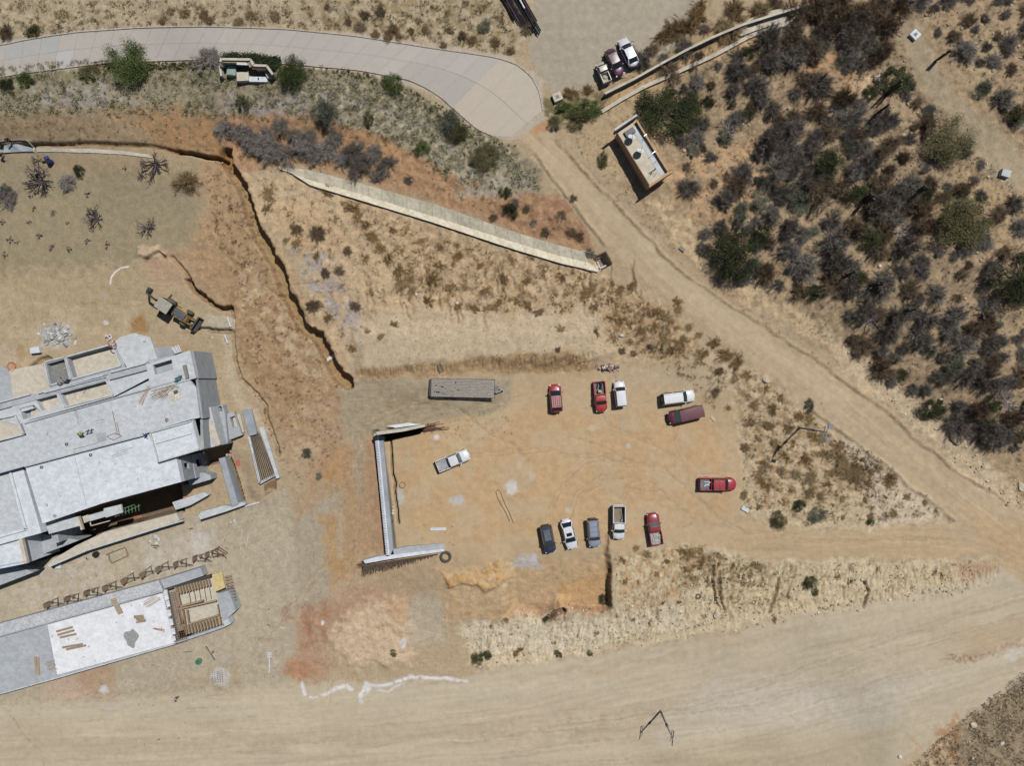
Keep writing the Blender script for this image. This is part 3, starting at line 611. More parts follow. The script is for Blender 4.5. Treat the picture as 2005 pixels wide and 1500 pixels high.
def prism(name, px, z1, z0, m, parent, holes=(), world=False, bevel=0):
    """upright block whose top face (at height z1) shows at these photograph points; holes go right through"""
    cv = (lambda q: [xy(a, b, z1) for a, b in q]) if not world else (lambda q: list(q))
    loops = [cv(px)] + [cv(h) for h in holes]; V = [[Vector((x, y, z1)) for x, y in lp] for lp in loops]
    flat = [v for lp in V for v in lp]; n = len(flat)
    if holes:
        bt = bmesh.new(); bv = [bt.verts.new(p) for p in flat]; bt.verts.index_update(); k = 0; ed = []
        for lp in V: ed += [bt.edges.new((bv[k + i], bv[k + (i + 1) % len(lp)])) for i in range(len(lp))]; k += len(lp)
        bmesh.ops.triangle_fill(bt, use_beauty=True, use_dissolve=False, edges=ed, normal=(0, 0, 1)); tri = [[q.index for q in fc.verts] for fc in bt.faces]; bt.free()
    else: tri = tessellate_polygon(V)
    v = [tuple(p) for p in flat] + [(p.x, p.y, z0) for p in flat]; f = [tuple(t) for t in tri] + [tuple(i + n for i in t[::-1]) for t in tri]; k = 0
    for lp in V:
        L_ = len(lp)
        for i in range(L_): a, b = k + i, k + (i + 1) % L_; f.append((a, b, b + n, a + n))
        k += L_
    me = bpy.data.meshes.new(name); me.from_pydata(v, [], f); bm = bmesh.new(); bm.from_mesh(me); bmesh.ops.recalc_face_normals(bm, faces=bm.faces); bm.to_mesh(me); bm.free()
    o = link(name, me, parent, m)
    if bevel: b = o.modifiers.new('b', 'BEVEL'); b.width = bevel; b.segments = 1; b.limit_method = 'ANGLE'
    return o
def wall_open(name, a, b, z1, z0, th, ops, m, parent):
    """upright wall between world points a and b with openings (s0, s1, za, zb), s in metres along the wall"""
    a = Vector((*a, 0)); b = Vector((*b, 0)); d = (b - a); Ln = d.length; d.normalize(); rz = math.atan2(d.y, d.x); mb = MB()
    def seg(s0, s1, za, zb):
        if s1 - s0 < .01 or zb - za < .01: return
        c = a + d * (s0 + s1) / 2; mb.box((c.x, c.y, (za + zb) / 2), (s1 - s0, th, zb - za), rz)
    s = 0
    for s0, s1, za, zb in ops: seg(s, s0, z0, z1); seg(s0, s1, z0, za); seg(s0, s1, zb, z1); s = s1
    seg(s, Ln, z0, z1); return mb.build(name, m, parent)
def rim(name, px, z1, w, h, m, parent):
    """low upstand running round a slab edge (closed loop of photograph points)"""
    q = [Vector((*xy(a, b, z1), z1 + h / 2)) for a, b in px]; mb = MB()
    for i in range(len(q)): mb.bar(q[i], q[(i + 1) % len(q)], w, h)
    return mb.build(name, m, parent)
def edge(name, px, z, w, h, m, parent, z0=None):
    """upright strip of width w and height h along a line of photograph points seen at height z (its top)"""
    mb = MB(); q = [Vector((*xy(a, b, z), z - h / 2)) for a, b in px]
    for p_, r_ in zip(q[:-1], q[1:]): mb.bar(p_, r_, w, h)
    return mb.build(name, m, parent)

# ---- the large unfinished building on the left
BLD = empty('unfinished_building', (*xy(200, 870), 0), 0, 'large unfinished grey concrete building with stepped flat roofs along the left edge', 'building')
BO = BLD.location.copy(); BLD.location = (0, 0, 0)
Z0 = -2.4
# ground level terraces with sunken bays
prism('terrace', [(85,708),(130,697),(222,671),(234,676),(246,722),(300,708),(312,735),(0,822),(-40,832),(-40,700),(15,722),(28,760),(60,744),(50,742),(95,758)], 1.0, Z0, M_CG, BLD,
      holes=[[(91,713),(126,703),(137,743),(100,752)], [(132,701),(220,676),(236,715),(143,740)]])
prism('bay_floor', [(88,710),(240,670),(250,725),(90,765)], -.1, -.4, M_CC, BLD); prism('bay_floor', [(90,714),(128,702),(138,744),(98,755)], .05, -.09, M_CD, BLD)
prism('paved_corner', [(18,725),(84,712),(100,762),(72,772),(28,786)], 1.03, .7, M_CC, BLD)
prism('terrace_wing', [(222,671),(236,660),(262,652),(294,660),(308,702),(250,722)], 1.25, Z0, M_CL, BLD)
prism('terrace_wing', [(296,682),(338,678),(350,695),(305,705)], .9, Z0, M_CF, BLD)
rim('parapet', [(88,709),(128,699),(139,744),(98,755)], 1.0, .2, .22, M_CL, BLD)
rim('parapet', [(130,699),(221,674),(238,716),(141,743)], 1.0, .2, .22, M_CL, BLD)
# strip roofs north of the main slab
prism('strip_roof', [(-40,800),(60,773),(205,733),(212,745),(60,786),(-40,813)], 6.6, Z0, M_CG, BLD)
prism('strip_roof', [(-40,814.5),(60,788),(66,800),(-40,830)], 6.3, Z0, M_CL, BLD)
prism('strip_roof', [(212,731),(290,710),(296,722),(214,744)], 6.9, Z0, M_CG, BLD)
edge('upstand', [(-40,798),(58,772)], 6.9, .2, .6, M_CL, BLD); edge('upstand', [(74,770),(203,734)], 6.9, .2, .6, M_CL, BLD); edge('upstand', [(216,729),(284,711)], 7.2, .2, .6, M_CL, BLD)
edge('upstand', [(86,769),(205,738)], 6.9, .15, .4, M_CL, BLD)
# second row of sunken bays
prism('roof_slab', [(2,824),(34,784),(110,762),(214,735),(296,716),(300,736),(224,776),(60,822),(36,832)], 6.5, Z0, M_CL, BLD,
      holes=[[(68,778),(108,767),(119,794),(82,805)], [(115,765),(206,741),(222,772),(130,796)], [(38,800),(66,793),(80,806),(74,812),(46,822)]])
prism('bay_floor', [(62,772),(228,735),(236,790),(60,830)], 5.6, 5.3, M_CC, BLD)
prism('bay_floor', [(36,795),(82,785),(92,812),(44,826)], 5.35, 5.1, M_CF, BLD)
rim('parapet', [(113,767),(207,742),(223,773),(128,797)], 6.5, .16, .18, M_CL, BLD)
prism('roof_slab', [(-40,832),(32,815),(48,850),(-40,876)], 6.4, Z0, M_CC, BLD); rim('parapet', [(-60,831),(32,813),(49,850),(-60,878)], 6.4, .25, .4, M_CL, BLD)
# main upper roof
EAST = [(372,686),(380,733),(384,760),(391,818)]
prism('roof_slab', [(52,852),(42,828),(226,778),(300,741),(362,733),(384,760),(391,818),(372,822),(296,845),(280,852),(46,914),(-40,938),(-40,878),(50,853)], 7.0, 6.55, M_CL, BLD)
prism('roof_slab', [(286,714),(372,686),(384,740),(296,766)], 7.15, 6.6, M_CL, BLD, holes=[[(299,715),(336,704),(339,724),(304,734)]])
prism('bay_floor', [(290,705),(345,695),(345,735),(292,745)], 6.0, 5.7, M_CG, BLD)
edge('roof_upstand', [(47,829),(140,803),(226,779),(284,763)], 7.22, .18, .3, M_CG, BLD); edge('roof_upstand', [(284,763),(360,741)], 7.22, .18, .3, M_CG, BLD)
prism('roof_joint', [(145,803),(151,803),(155,832),(153,832)], 7.008, 6.95, M_CG, BLD)
prism('plinth', [(140,864),(188,851),(192,867),(144,880)], 7.14, 7.0, M_CL, BLD); prism('plinth', [(190,850),(206,846),(208,862),(193,866)], 7.06, 7.0, M_CG, BLD)
prism('slot_box', [(357,716),(363,714),(369,740),(363,741)], 7.5, 7.0, M_CD, BLD)
# lower white roof, with the raised box at its right end
prism('lower_roof', [(49,914),(290,849),(312,905),(345,897),(355,944),(200,986),(83,1026)], 6.4, 5.6, M_CW, BLD, bevel=.03)
edge('roof_upstand', [(48,914),(160,884),(282,852)], 6.95, .15, .55, M_CL, BLD)
prism('box_roof', [(294,846),(378,822),(393,881),(310,906)], 6.95, 6.3, M_CW, BLD); rim('parapet', [(295,847),(377,824),(391,880),(311,904)], 6.95, .2, .25, M_CL, BLD)
edge('roof_joint', [(145,890),(157,940),(170,992)], 6.42, .06, .04, M_CG, BLD); edge('roof_joint', [(304,870),(375,850)], 7.0, .08, .05, M_CD, BLD)
for a, b in (((300,848),(372,827)),): edge('roof_joint', [a, b], 7.0, .06, .05, M_CD, BLD)
# left roofs
prism('left_roof', [(-40,906),(38,896),(46,922),(81,1044),(-40,1078)], 5.8, Z0, M_CW, BLD, bevel=.03)
rim('parapet', [(-40,932),(19,915),(52,1036),(-40,1062)], 5.8, .35, .25, M_CW, BLD); prism('left_roof_inset', [(-40,930),(14,920),(48,1034),(-40,1058)], 5.84, 5.7, M_CL, BLD)
prism('low_left_roof', [(-40,1076),(34,1055),(42,1056),(50,1104),(-40,1122)], 5.2, Z0, M_CW, BLD); edge('parapet_beam', [(39,1052),(50,1104)], 5.75, .5, .5, M_CC, BLD); edge('roof_upstand', [(-20,1066),(36,1053)], 5.4, .15, .2, M_CL, BLD); edge('roof_upstand', [(-20,1112),(44,1100)], 5.4, .15, .2, M_CL, BLD)
prism('low_roof', [(44,1060),(82,1046),(155,1058),(120,1072),(54,1096)], 1.2, Z0, M_CG, BLD); prism('low_roof', [(-40,1112),(24,1106),(66,1121),(-40,1162)], .9, Z0, M_CG, BLD)
prism('canopy', [(90,1029),(151,1012),(156,1030),(96,1046)], 4.6, 4.3, M_CL, BLD); edge('canopy_beam', [(152,1012),(160,1038)], 4.9, .25, .5, M_CC, BLD)
prism('canopy', [(100,1046),(112,1043),(116,1062),(104,1066)], 3.2, Z0, M_CG, BLD); prism('stair_wall', [(160,1012),(172,1008),(175,1020),(162,1026)], 3.4, Z0, M_CC, BLD)
prism('balcony_slab', [(172,1010),(203,1001),(203,996),(237,988),(240,1004),(207,1014),(207,1012),(176,1021)], 4.2, 3.9, M_CL, BLD)
edge('balcony_rail', [(176,1023),(178,1030),(215,1020)], 4.2, .12, .12, M_CC, BLD)
# walls under the roofs
def W(px, z): return Vector(xy(px[0], px[1], z))
wall_open('outer_wall', W((373,687), 7.15), W((384,741), 7.15), 6.6, Z0, .3, [], M_CF, BLD)
a_, b_ = W((382,741), 7.0), W((393,820), 7.0)
wall_open('outer_wall', a_, b_, 6.55, Z0, .3, [], M_CF, BLD)
a_, b_ = W((391,820), 6.95), W((392,881), 6.3)
wall_open('outer_wall', W((390,822), 6.95), W((394,880), 6.95), 6.3, Z0, .3, [], M_CF, BLD)
prism('inner_floor', [(60,860),(380,770),(386,860),(340,930),(90,1010)], 3.2, 2.9, M_CG, BLD)
for q in ([(330,910),(342,906),(352,940),(340,945)], [(90,1010),(96,1008),(100,1022),(94,1024)]): prism('column', q, 5.6, Z0, M_CF, BLD)
wall_open('inner_wall', W((84,1010), 6), W((340,925), 6), 5.6, -6, .3, [(4, 7, .2, 3), (9, 12, .2, 3), (14, 17, .2, 3)], M_CD, BLD)
# the low wing to the right, with its open lightwells
prism('side_block', [(392,822),(399,801),(412,797),(418,822),(430,872),(394,881)], 4.2, Z0, M_CL, BLD); prism('side_strip', [(403,826),(416,822),(432,870),(420,874)], 4.26, 4.0, M_CC, BLD)
prism('side_block', [(400,801),(436,793),(441,812),(446,866),(430,872),(416,822)], 1.6, Z0, M_CG, BLD, holes=[[(423,797),(433,795),(436,805),(426,808)]])
prism('side_block', [(440,812),(458,806),(474,852),(448,862)], 1.0, Z0, M_CG, BLD, holes=[[(450,818),(460,814),(466,834),(456,838)]])
prism('bay_floor', [(420,795),(470,800),(475,850),(425,860)], -1.2, -1.5, M_CC, BLD)
prism('side_block', [(455,814),(470,810),(478,846),(462,852)], .4, Z0, M_CC, BLD, holes=[[(459,838),(468,836),(470,846),(462,848)]])
prism('side_wall', [(474,802),(492,800),(503,850),(487,854)], .5, Z0, M_CF, BLD)
wall_open('outer_wall', W((345.5,897), 6.4), W((354.5,944), 6.4), 5.6, 2.3, .3, [(1.0, 1.9, 3.5, 4.9)], M_CF, BLD); wall_open('outer_wall', W((345,897), 6.4), W((355,945), 6.4), 2.3, -6, .5, [(.9, 2.0, -.6, 1.3)], M_CG, BLD)
prism('low_roof', [(395,925),(412,930),(413,939),(372,951),(368,940)], 1.0, -4, M_CG, BLD)
prism('walkway', [(93,1106),(110,1092),(150,1068),(205,1042),(345,1005),(352,1019),(300,1036),(170,1077),(96,1110)], -.2, -2.5, M_CC, BLD)
edge('walkway_kerb', [(96,1110),(170,1078),(300,1037),(356,1020)], .05, .2, .6, M_CL, BLD)
# ---- free-standing walls round the building
def wall_thing(name, label, px, z1, z0, m=None, cat='wall'):
    return tag(prism(name, px, z1, z0, m or M_CL, None, bevel=.02), label, cat)
wall_thing('concrete_wall', 'long narrow grey concrete wall standing alone between building and rebar mat', [(428,898),(440,895),(467,988),(455,994)], -.2, -2.4, M_CF)
wall_thing('concrete_wall', 'low concrete wall with jagged shadow closing the yard below the long narrow wall', [(388,1010),(394,1002),(440,990),(455,993),(470,984),(480,985),(480,989),(440,1003),(392,1018)], -.2, -2.4, M_CL)
wall_thing('concrete_slab', 'small concrete slab dusted with red powder beside the building shadow', [(337,984),(374,972),(400,964),(408,970),(372,990),(344,999)], -.3, -2.6, M_CL, 'slab')
wall_thing('retaining_wall', 'sloping pale retaining wall along the right side of the rebar mat', [(507,838),(516,836),(547,936),(541,938)], .1, -2, M_CL)
# rebar mat beside it
MAT = empty('rebar_mat', at(512,905), 0, 'framed steel rebar mat lying between the yard and the sloping pale wall', 'rebar mat')
mb = MB(); q = [(487,852), (507,846), (538,930), (509,946)]; qw = [Vector((*xy(a, b, .2), .2)) for a, b in q]; i0 = Vector(MAT.location)
for t in np.linspace(0, 1, 34): mb.bar(qw[0].lerp(qw[3], t) - i0, qw[1].lerp(qw[2], t) - i0 + Vector((0, 0, .3)), .05)
for t in np.linspace(0, 1, 9): mb.bar(qw[0].lerp(qw[1], t) - i0 + Vector((0, 0, .06)), qw[3].lerp(qw[2], t) - i0 + Vector((0, 0, .1)), .05)
mb.build('rebar_grid', M_STEEL, MAT)
mb = MB()
for t in np.linspace(0, 1, 20): mb.bar(Vector((*xy(517 + 24 * t, 950 - 13 * t, -.6), -.6)) - i0, Vector((*xy(520 + 22 * t, 972 - 15 * t, -.8), -.8)) - i0, .05)
for t in np.linspace(0, 1, 7): mb.bar(Vector((*xy(517 + 2 * t, 950 + 20 * t, -.55), -.55)) - i0, Vector((*xy(541 + 1 * t, 937 + 20 * t, -.75), -.75)) - i0, .05)
mb.build('loose_bars', M_RUST, MAT); mb = MB()
for a, b in ((0, 3), (3, 2)): mb.bar(qw[a] - i0 - Vector((0, 0, .1)), qw[b] - i0 - Vector((0, 0, .1)), .35, .4)
mb.build('edge_beam', M_CL, MAT)
# ---- long low slab at the lower left, with the part still in formwork
B2 = empty('long_slab', (0, 0, 0), 0, 'long low concrete slab with white patch and unfinished formwork end, lower left', 'slab')
prism('slab', [(-60,1266),(93,1222),(322,1160),(345,1262),(100,1332),(-60,1378)], .3, -2.5, M_CG, B2)
prism('white_screed', [(93,1224),(322,1161),(343,1259),(112,1322)], .33, .1, mat('white_screed', (228,230,234), .85, var=.05, scale=.9, bump=.15), B2)
prism('side_strip', [(-60,1238),(310,1137),(320,1158),(-60,1262)], .55, -2.5, concrete('speckled_concrete', (204,207,211), .3, 2.2), B2); edge('upstand', [(-60,1263),(93,1221),(320,1158)], .75, .18, .4, M_CG, B2); edge('upstand', [(-60,1376),(112,1328),(343,1261)], .45, .2, .5, M_CL, B2)
prism('side_strip', [(314,1136),(392,1112),(398,1128),(322,1153)], .5, -2.4, M_CG, B2)
prism('end_slab', [(424,1164),(446,1157),(450,1164),(462,1196),(444,1212),(436,1215)], .9, -2.4, M_CG, B2); prism('form_board', [(415,1126),(434,1120),(441,1151),(422,1159)], .9, .75, mat('plywood', (214,192,136), .7, var=.08, scale=2), B2)
prism('form_floor', [(330,1156),(420,1130),(438,1208),(345,1238),(352,1256)], -1.0, -2.5, M_CC, B2)
prism('end_block', [(436,1215),(446,1210),(452,1222),(440,1228)], .5, -2.2, M_CL, B2)
edge('edge_beam', [(345,1258),(400,1240),(440,1226)], .3, .4, .7, M_CG, B2); edge('edge_beam', [(326,1154),(380,1138),(412,1128)], .4, .35, .7, M_STEEL, B2)
mb = MB()
for i in range(12):
    t = i / 11; mb.bar(Vector((*xy(346 + 62 * t, 1150 - 17 * t, .3), .3)), Vector((*xy(350 + 62 * t, 1164 - 17 * t, .3), .3)), .14, .5)
    mb.bar(Vector((*xy(362 + 66 * t, 1226 - 19 * t, .3), .3)), Vector((*xy(366 + 66 * t, 1243 - 19 * t, .3), .3)), .14, .5)
for i in range(3): mb.bar(Vector((*xy(350 + 8 * i, 1195, .3), .3)), Vector((*xy(354 + 8 * i, 1222, .3), .3)), .14, .5)
mb.bar(Vector((*xy(344, 1150, .35), .35)), Vector((*xy(365, 1240, .35), .35)), .25, .4); mb.bar(Vector((*xy(352, 1188, .35), .35)), Vector((*xy(398, 1176, .35), .35)), .2, .4)
mb.bar(Vector((*xy(354, 1192, .35), .35)), Vector((*xy(424, 1176, .35), .35)), .2, .3); mb.bar(Vector((*xy(370, 1222, .35), .35)), Vector((*xy(430, 1204, .35), .35)), .16, .3); mb.bar(Vector((*xy(426, 1184, .35), .35)), Vector((*xy(432, 1222, .35), .35)), .16, .3)
mb.build('formwork', M_WOOD, B2); mb = MB()
for i in range(24): y = 1160 + i * 4.3; mb.bar(Vector((*xy(318 + i * .95, y + 3, .5), .5)), Vector((*xy(345 + i * .95, y - 4, .55), .55)), .05)
for k in range(7): mb.bar(Vector((*xy(320 + k * 4, 1162 - k, .55), .55)), Vector((*xy(342 + k * 4, 1258 - k, .55), .55)), .05)
for i in range(9): mb.bar(Vector((*xy(440 + i * 1.2, 1130 + 6 * i, .3), .3)), Vector((*xy(454 + i * 1.2, 1127 + 6 * i, .3), .3)), .09)
for i in range(5): mb.bar(Vector((*xy(370 + i * 10, 1160 - i * 2.6, -.3), -.3)), Vector((*xy(374 + i * 10, 1184 - i * 2.6, -.3), -.3)), .05)
mb.build('rebar', M_RUST, B2)
for k, (x, y, w, d, a) in enumerate([(326,1165,8,20,-.24),(330,1182,7,12,-.24),(332,1200,7,12,-.24),(336,1218,7,12,-.24),(340,1236,7,12,-.24),(341,1250,7,9,-.24)]):
    c = xy(x, y, .4); MBx = MB().box((0, 0, 0), (w / 13, d / 13, .2), .22); o = MBx.build('foam_block', M_CW, B2); o.location = (c[0], c[1], .48)
# things lying on the slab
def planks(px, n, ln, a, label, z=None, w=.22, sp=.26, m=None, name='planks', cat='planks', th=.05, seed=1):
    rr = random.Random(seed); mb = MB(); d = Vector((math.cos(a), math.sin(a), 0)); s = Vector((-d.y, d.x, 0))
    for i in range(n):
        o_ = s * ((i - (n - 1) / 2) * sp + rr.uniform(-.03, .03)) + d * rr.uniform(-.15, .15) * ln; t = d.copy(); t.rotate(Matrix.Rotation(rr.uniform(-.05, .05), 3, 'Z')); l_ = ln * rr.uniform(.85, 1)
        mb.bar(o_ - t * l_ / 2 + Vector((0, 0, th * (.6 + .3 * (i % 2)))), o_ + t * l_ / 2 + Vector((0, 0, th * (.6 + .3 * (i % 2)))), w, th)
    o = mb.build(name, m or M_WOOD, None); p = Vector((*xy(*px, z), z)) if z is not None else at(*px); o.location = p; return tag(o, label, cat)
planks((127,1240), 3, 2.9, .26, 'pair of brown boards side by side on the white slab, upper left', .36, .3, .55, M_WDK, seed=2)
planks((148,1266), 2, 3.2, .22, 'brown board pair lower down on the white slab', .36, .3, .34, M_WDK, seed=3)
planks((231,1191), 1, 2.9, -1.08, 'single wide tan board laid across the step of the long slab', .6, .75, .3, th=.06, seed=4)
planks((274,1212), 5, 1.5, .1, 'short stack of brown off-cuts on the white slab', .36, .22, .24, M_WDK, seed=5)
planks((296,1178), 6, 2.6, .55, 'fan of thin battens near the top of the white slab', .36, .07, .2, M_WDK, seed=6)
planks((73,1307), 2, 3.0, -1.48, 'upright pair of tan boards on the grey end of the long slab', .36, .32, .36, seed=7)
planks((100,1303), 7, 1.4, .2, 'heap of short battens beside the tan boards on the long slab', .36, .07, .22, M_WDK, seed=8)
planks((312,1233), 2, 1.9, -.2, 'two reddish thin boards near the rebar edge of the white slab', .36, .1, .2, mat('red_timber', (176,120,98), .8, var=.15), seed=9)
o = MB().box((0, 0, 0), (.1, .1, .02)).build('x', M_CD); bpy.data.objects.remove(o)
blobm = MB(); blobm.poly([(math.cos(t) * (1.0 + .3 * math.sin(3 * t)), math.sin(t) * (1.35 + .2 * math.cos(5 * t)), 0) for t in np.linspace(0, 6.2, 26)]); o = blobm.build('wet_mortar_patch', mat('wet_mortar', (158,160,160), .7, var=.1), None); o.location = (*xy(257, 1251, .34), .335); tag(o, 'grey patch of wet mortar spread on the white slab', 'mortar')
# row of upright form panels north of the slab
for i, (x, y) in enumerate([(99,1182),(138,1170),(176,1158),(212,1149),(248,1136),(284,1124),(315,1113),(349,1103),(386,1091),(410,1084)]):
    e = empty('form_panel', at(x, y), .26 + .25 * math.sin(i * 5.3), 'upright dark formwork panel braced in the row above the long slab', 'formwork', 'upright formwork panels above the long slab')
    mb = MB(); mb.box((0, 0, .8), (.08, .8, 1.6)); mb.box((.55 + .25 * math.sin(i), .1, .4), (.05, .35, .8)); mb.build('panel', M_WDK, e); mb = MB(); mb.bar((0, .45, 1.3), (1.6, .6, .1), .07); mb.bar((.7, .3, 1.0), (2.0, -.5, .1), .07); mb.bar((0, -.3, .9), (2.6, -.35, .9), .06); mb.bar((1.3, .5, .05), (1.4, -.6, .6), .08); mb.build('brace', M_STEEL, e)
# ---- walls round the parking lot
R1 = empty('retaining_wall', (0, 0, 0), 0, 'long pale retaining wall with starter bars along the left side of the parking lot', 'retaining wall')
prism('wall', [(733,851),(741,850),(763,1089),(756,1090)], .35, -2.8, M_CW, R1); prism('footing', [(741.5,852),(750,856),(771,1087),(763.5,1088)], .1, -2.8, M_CF, R1)
mb = MB()
for i in range(74): t = i / 73; x, y = xy(734.5 + 22 * t, 853 + 235 * t, .5); mb.bar((x, y, .3), (x + .04, y, .75), .05); mb.bar((x, y, .42), (x + .28, y + .02, .42), .05)
mb.build('starter_bars', M_STEEL, R1)
R2 = empty('retaining_wall', (0, 0, 0), 0, 'tall retaining wall with black shadow at the top left corner of the parking lot', 'retaining wall')
prism('wall', [(736,846),(790,839),(832,831),(832,836),(790,845),(738,852)], 3.1, -3, M_CC, R2); prism('cap_sheet', [(757,834),(800,828),(826,831),(775,838)], .95, .85, M_CW, R2)
mb = MB(); rr = random.Random(3)
for i in range(26): y0 = 836 + rr.uniform(-4, 11); x0 = rr.uniform(822, 838); mb.bar(Vector((*xy(x0, y0, .5), rr.uniform(.1, .8))), Vector((*xy(x0 + rr.uniform(20, 48), y0 - rr.uniform(2, 7), .5), rr.uniform(.1, .9))), .045)
for i in range(14): y0 = 834 + rr.uniform(-4, 8); x0 = 826 + i * 2; mb.bar(Vector((*xy(x0, y0 - 4, .5), .5)), Vector((*xy(x0 - 2, y0 + 8, .5), .3)), .04)
mb.build('rebar', M_RUST, R2)
R3 = empty('retaining_wall', (0, 0, 0), 0, 'retaining wall with a fringe of rebar at the bottom left corner of the parking lot', 'retaining wall')
prism('wall', [(711,1098),(740,1090),(868,1075),(870,1080),(760,1096),(715,1104)], .35, -2.6, M_CW, R3); prism('footing', [(770,1076),(800,1070),(870,1064),(869,1074),(764,1088)], .1, -2.6, M_CG, R3)
mb = MB()
for i in range(150): t = i / 149; x, y = xy(712 + 146 * t, 1106 - 22 * t, 0); dy = 1.9 * (1 - .45 * t) * rr.uniform(.7, 1.1); mb.bar((x, y, .2), (x - .35 + rr.uniform(-.12, .12), y - dy, -.9 + rr.uniform(0, .3)), .05)
for k in range(3): mb.bar(Vector((*xy(712 - k * 2, 1107 + k * 4, -.2), -.1 - .3 * k)), Vector((*xy(856, 1086 + k * 3, -.2), -.1 - .3 * k)), .05)
for i in range(16): mb.bar(Vector((*xy(712 + rr.uniform(-3, 10), 1098 + rr.uniform(0, 8), 0), 0)), Vector((*xy(698 + rr.uniform(-4, 6), 1112 + rr.uniform(-2, 6), 0), -1.1)), .05)
mb.build('rebar', mat('weathered_bar', (132,112,98), .8, var=.2, scale=8), R3)
# ---- drainage channel and its collector box
def ribbon_obj(name, rows, m, parent=None, tk=.12):
    """rows: list of point lists (equal length) running across the way"""
    v = []; f = []; n = len(rows[0])
    for r_ in rows: v += [tuple(p) for p in r_]
    for i in range(len(rows) - 1):
        for j in range(n - 1): a = i * n + j; f.append((a, a + 1, a + n + 1, a + n))
    me = bpy.data.meshes.new(name); me.from_pydata(v, [], f); bm = bmesh.new(); bm.from_mesh(me); bmesh.ops.recalc_face_normals(bm, faces=bm.faces); 
    if sum(fc.normal.z for fc in bm.faces) < 0: bmesh.ops.reverse_faces(bm, faces=bm.faces)
    bm.to_mesh(me); bm.free(); o = link(name, me, parent, m)
    if tk: s_ = o.modifiers.new('s', 'SOLIDIFY'); s_.thickness = tk; s_.offset = -1
    return o
def resample(pts, n):
    d = [0]
    for a, b in zip(pts[:-1], pts[1:]): d.append(d[-1] + math.dist(a, b))
    out = []
    for i in range(n):
        s = d[-1] * i / (n - 1); k = max(j for j in range(len(d)) if d[j] <= s + 1e-9); k = min(k, len(pts) - 2); t = (s - d[k]) / (d[k + 1] - d[k]); out.append((pts[k][0] + (pts[k + 1][0] - pts[k][0]) * t, pts[k][1] + (pts[k + 1][1] - pts[k][1]) * t))
    return out
CH = empty('drainage_channel', (0, 0, 0), 0, 'long concrete drainage channel running diagonally down the central slope', 'drainage channel')
up = resample([(545,326),(600,331),(700,357),(850,400),(1000,452),(1100,482),(1168,498)], 26); md = resample([(548,331),(606,352),(700,378),(850,424),(1000,472),(1100,502),(1172,518)], 26); lo = resample([(583,354),(640,372),(700,390),(850,436),(1000,486),(1100,516),(1172,532)], 26)
for i in range(25):
    g = .008; A = [Vector(u).lerp(Vector(w), g) for u, w in ((up[i], up[i + 1]), (md[i], md[i + 1]), (lo[i], lo[i + 1]))]; Z = [Vector(u).lerp(Vector(w), 1 - g) for u, w in ((up[i], up[i + 1]), (md[i], md[i + 1]), (lo[i], lo[i + 1]))]
    if i < 2: pass
    tt = min(1, (i + 1) / 5)
    ribbon_obj('sloped_side', [[at(*A[0], .22), at(*A[1], .3)], [at(*Z[0], .22), at(*Z[1], .3)]], mat('channel_%d' % (i % 3), [(206,198,176), (212,204,182), (200,192,170)][i % 3], .9, var=.08, scale=2), CH, .15)
    if i > 0: ribbon_obj('lower_side', [[at(*A[1], .31), at(*A[2], .42)], [at(*Z[1], .31), at(*Z[2], .42)]], mat('channel_lip_%d' % (i % 2), [(224,216,194), (218,208,184)][i % 2], .9, var=.08, scale=2), CH, .15)  # lower side paler than the upper: its sunlit tone put into the colour
DB = empty('collector_box', (0, 0, 0), 0, 'open square concrete box with dark inside at the lower end of the drainage channel', 'drain box')
zz = at(1180, 512).z + .55; prism('wall', [(1165,506),(1184,497),(1194,517),(1175,527)], zz, zz - 1.6, M_CL, DB, holes=[[(1168.5,507),(1183,500),(1190.5,516),(1176,523)]]); prism('base', [(1165,506),(1184,497),(1194,517),(1175,527)], zz - 1.35, zz - 1.7, M_CD, DB)
prism('apron', [(1160,527),(1172,522),(1178,530),(1168,533),(1157,532)], zz - .3, zz - 1, M_CL, DB)
HG_ = None
# ---- the concrete road with its slabs and kerbs
RT = resample([(-60,98),(0,88),(60,75),(150,62),(280,53),(400,51),(560,56),(700,70),(850,94),(950,108),(1000,118),(1035,140),(1055,170),(1063,215)], 34)
RB = resample([(-60,158),(0,150),(60,141),(140,131),(210,122),(380,116),(480,118),(580,126),(700,136),(800,155),(850,178),(900,222),(930,250),(960,266),(1000,268)], 34)
v = []; f = []; cs = []; rr = random.Random(8)
for i in range(33):
    for j in range(2):
        c = lin(rr.choice([(184,178,171), (181,176,169), (186,180,173), (183,177,170)])); 
        if i in (2, 3, 4) and j == 0: c = lin((177,176,173))
        if i in (5,) and j == 1: c = lin((188,187,186))
        if i in (25, 26, 27, 28) and j == 1: c = lin((178,173,166))
        if i > 28: c = lin((192,182,168))
        for a in range(3):
            for b in range(3):
                for (u, w) in ((a, b), (a + 1, b), (a + 1, b + 1), (a, b + 1)):
                    s = i + .006 + (u / 3) * .988; t = (j * .5 + .002) + (w / 3) * .496; k = min(int(s), 32); fr = s - k
                    p = Vector(RT[k]).lerp(Vector(RT[k + 1]), fr).lerp(Vector(RB[k]).lerp(Vector(RB[k + 1]), fr), t); v.append(tuple(at(p.x, p.y, .035))); cs.append(c)
                f.append((len(v) - 4, len(v) - 3, len(v) - 2, len(v) - 1))
me = bpy.data.meshes.new('concrete_road'); me.from_pydata(v, [], f); at_ = me.color_attributes.new('Col', 'FLOAT_COLOR', 'POINT'); at_.data.foreach_set('color', np.array([(*c, 1) for c in cs], dtype=np.float32).ravel())
tag(link('concrete_road', me, None, vcmat('road_slabs', .85, 6, .06, .1, .02, 1.2)), kind='structure')
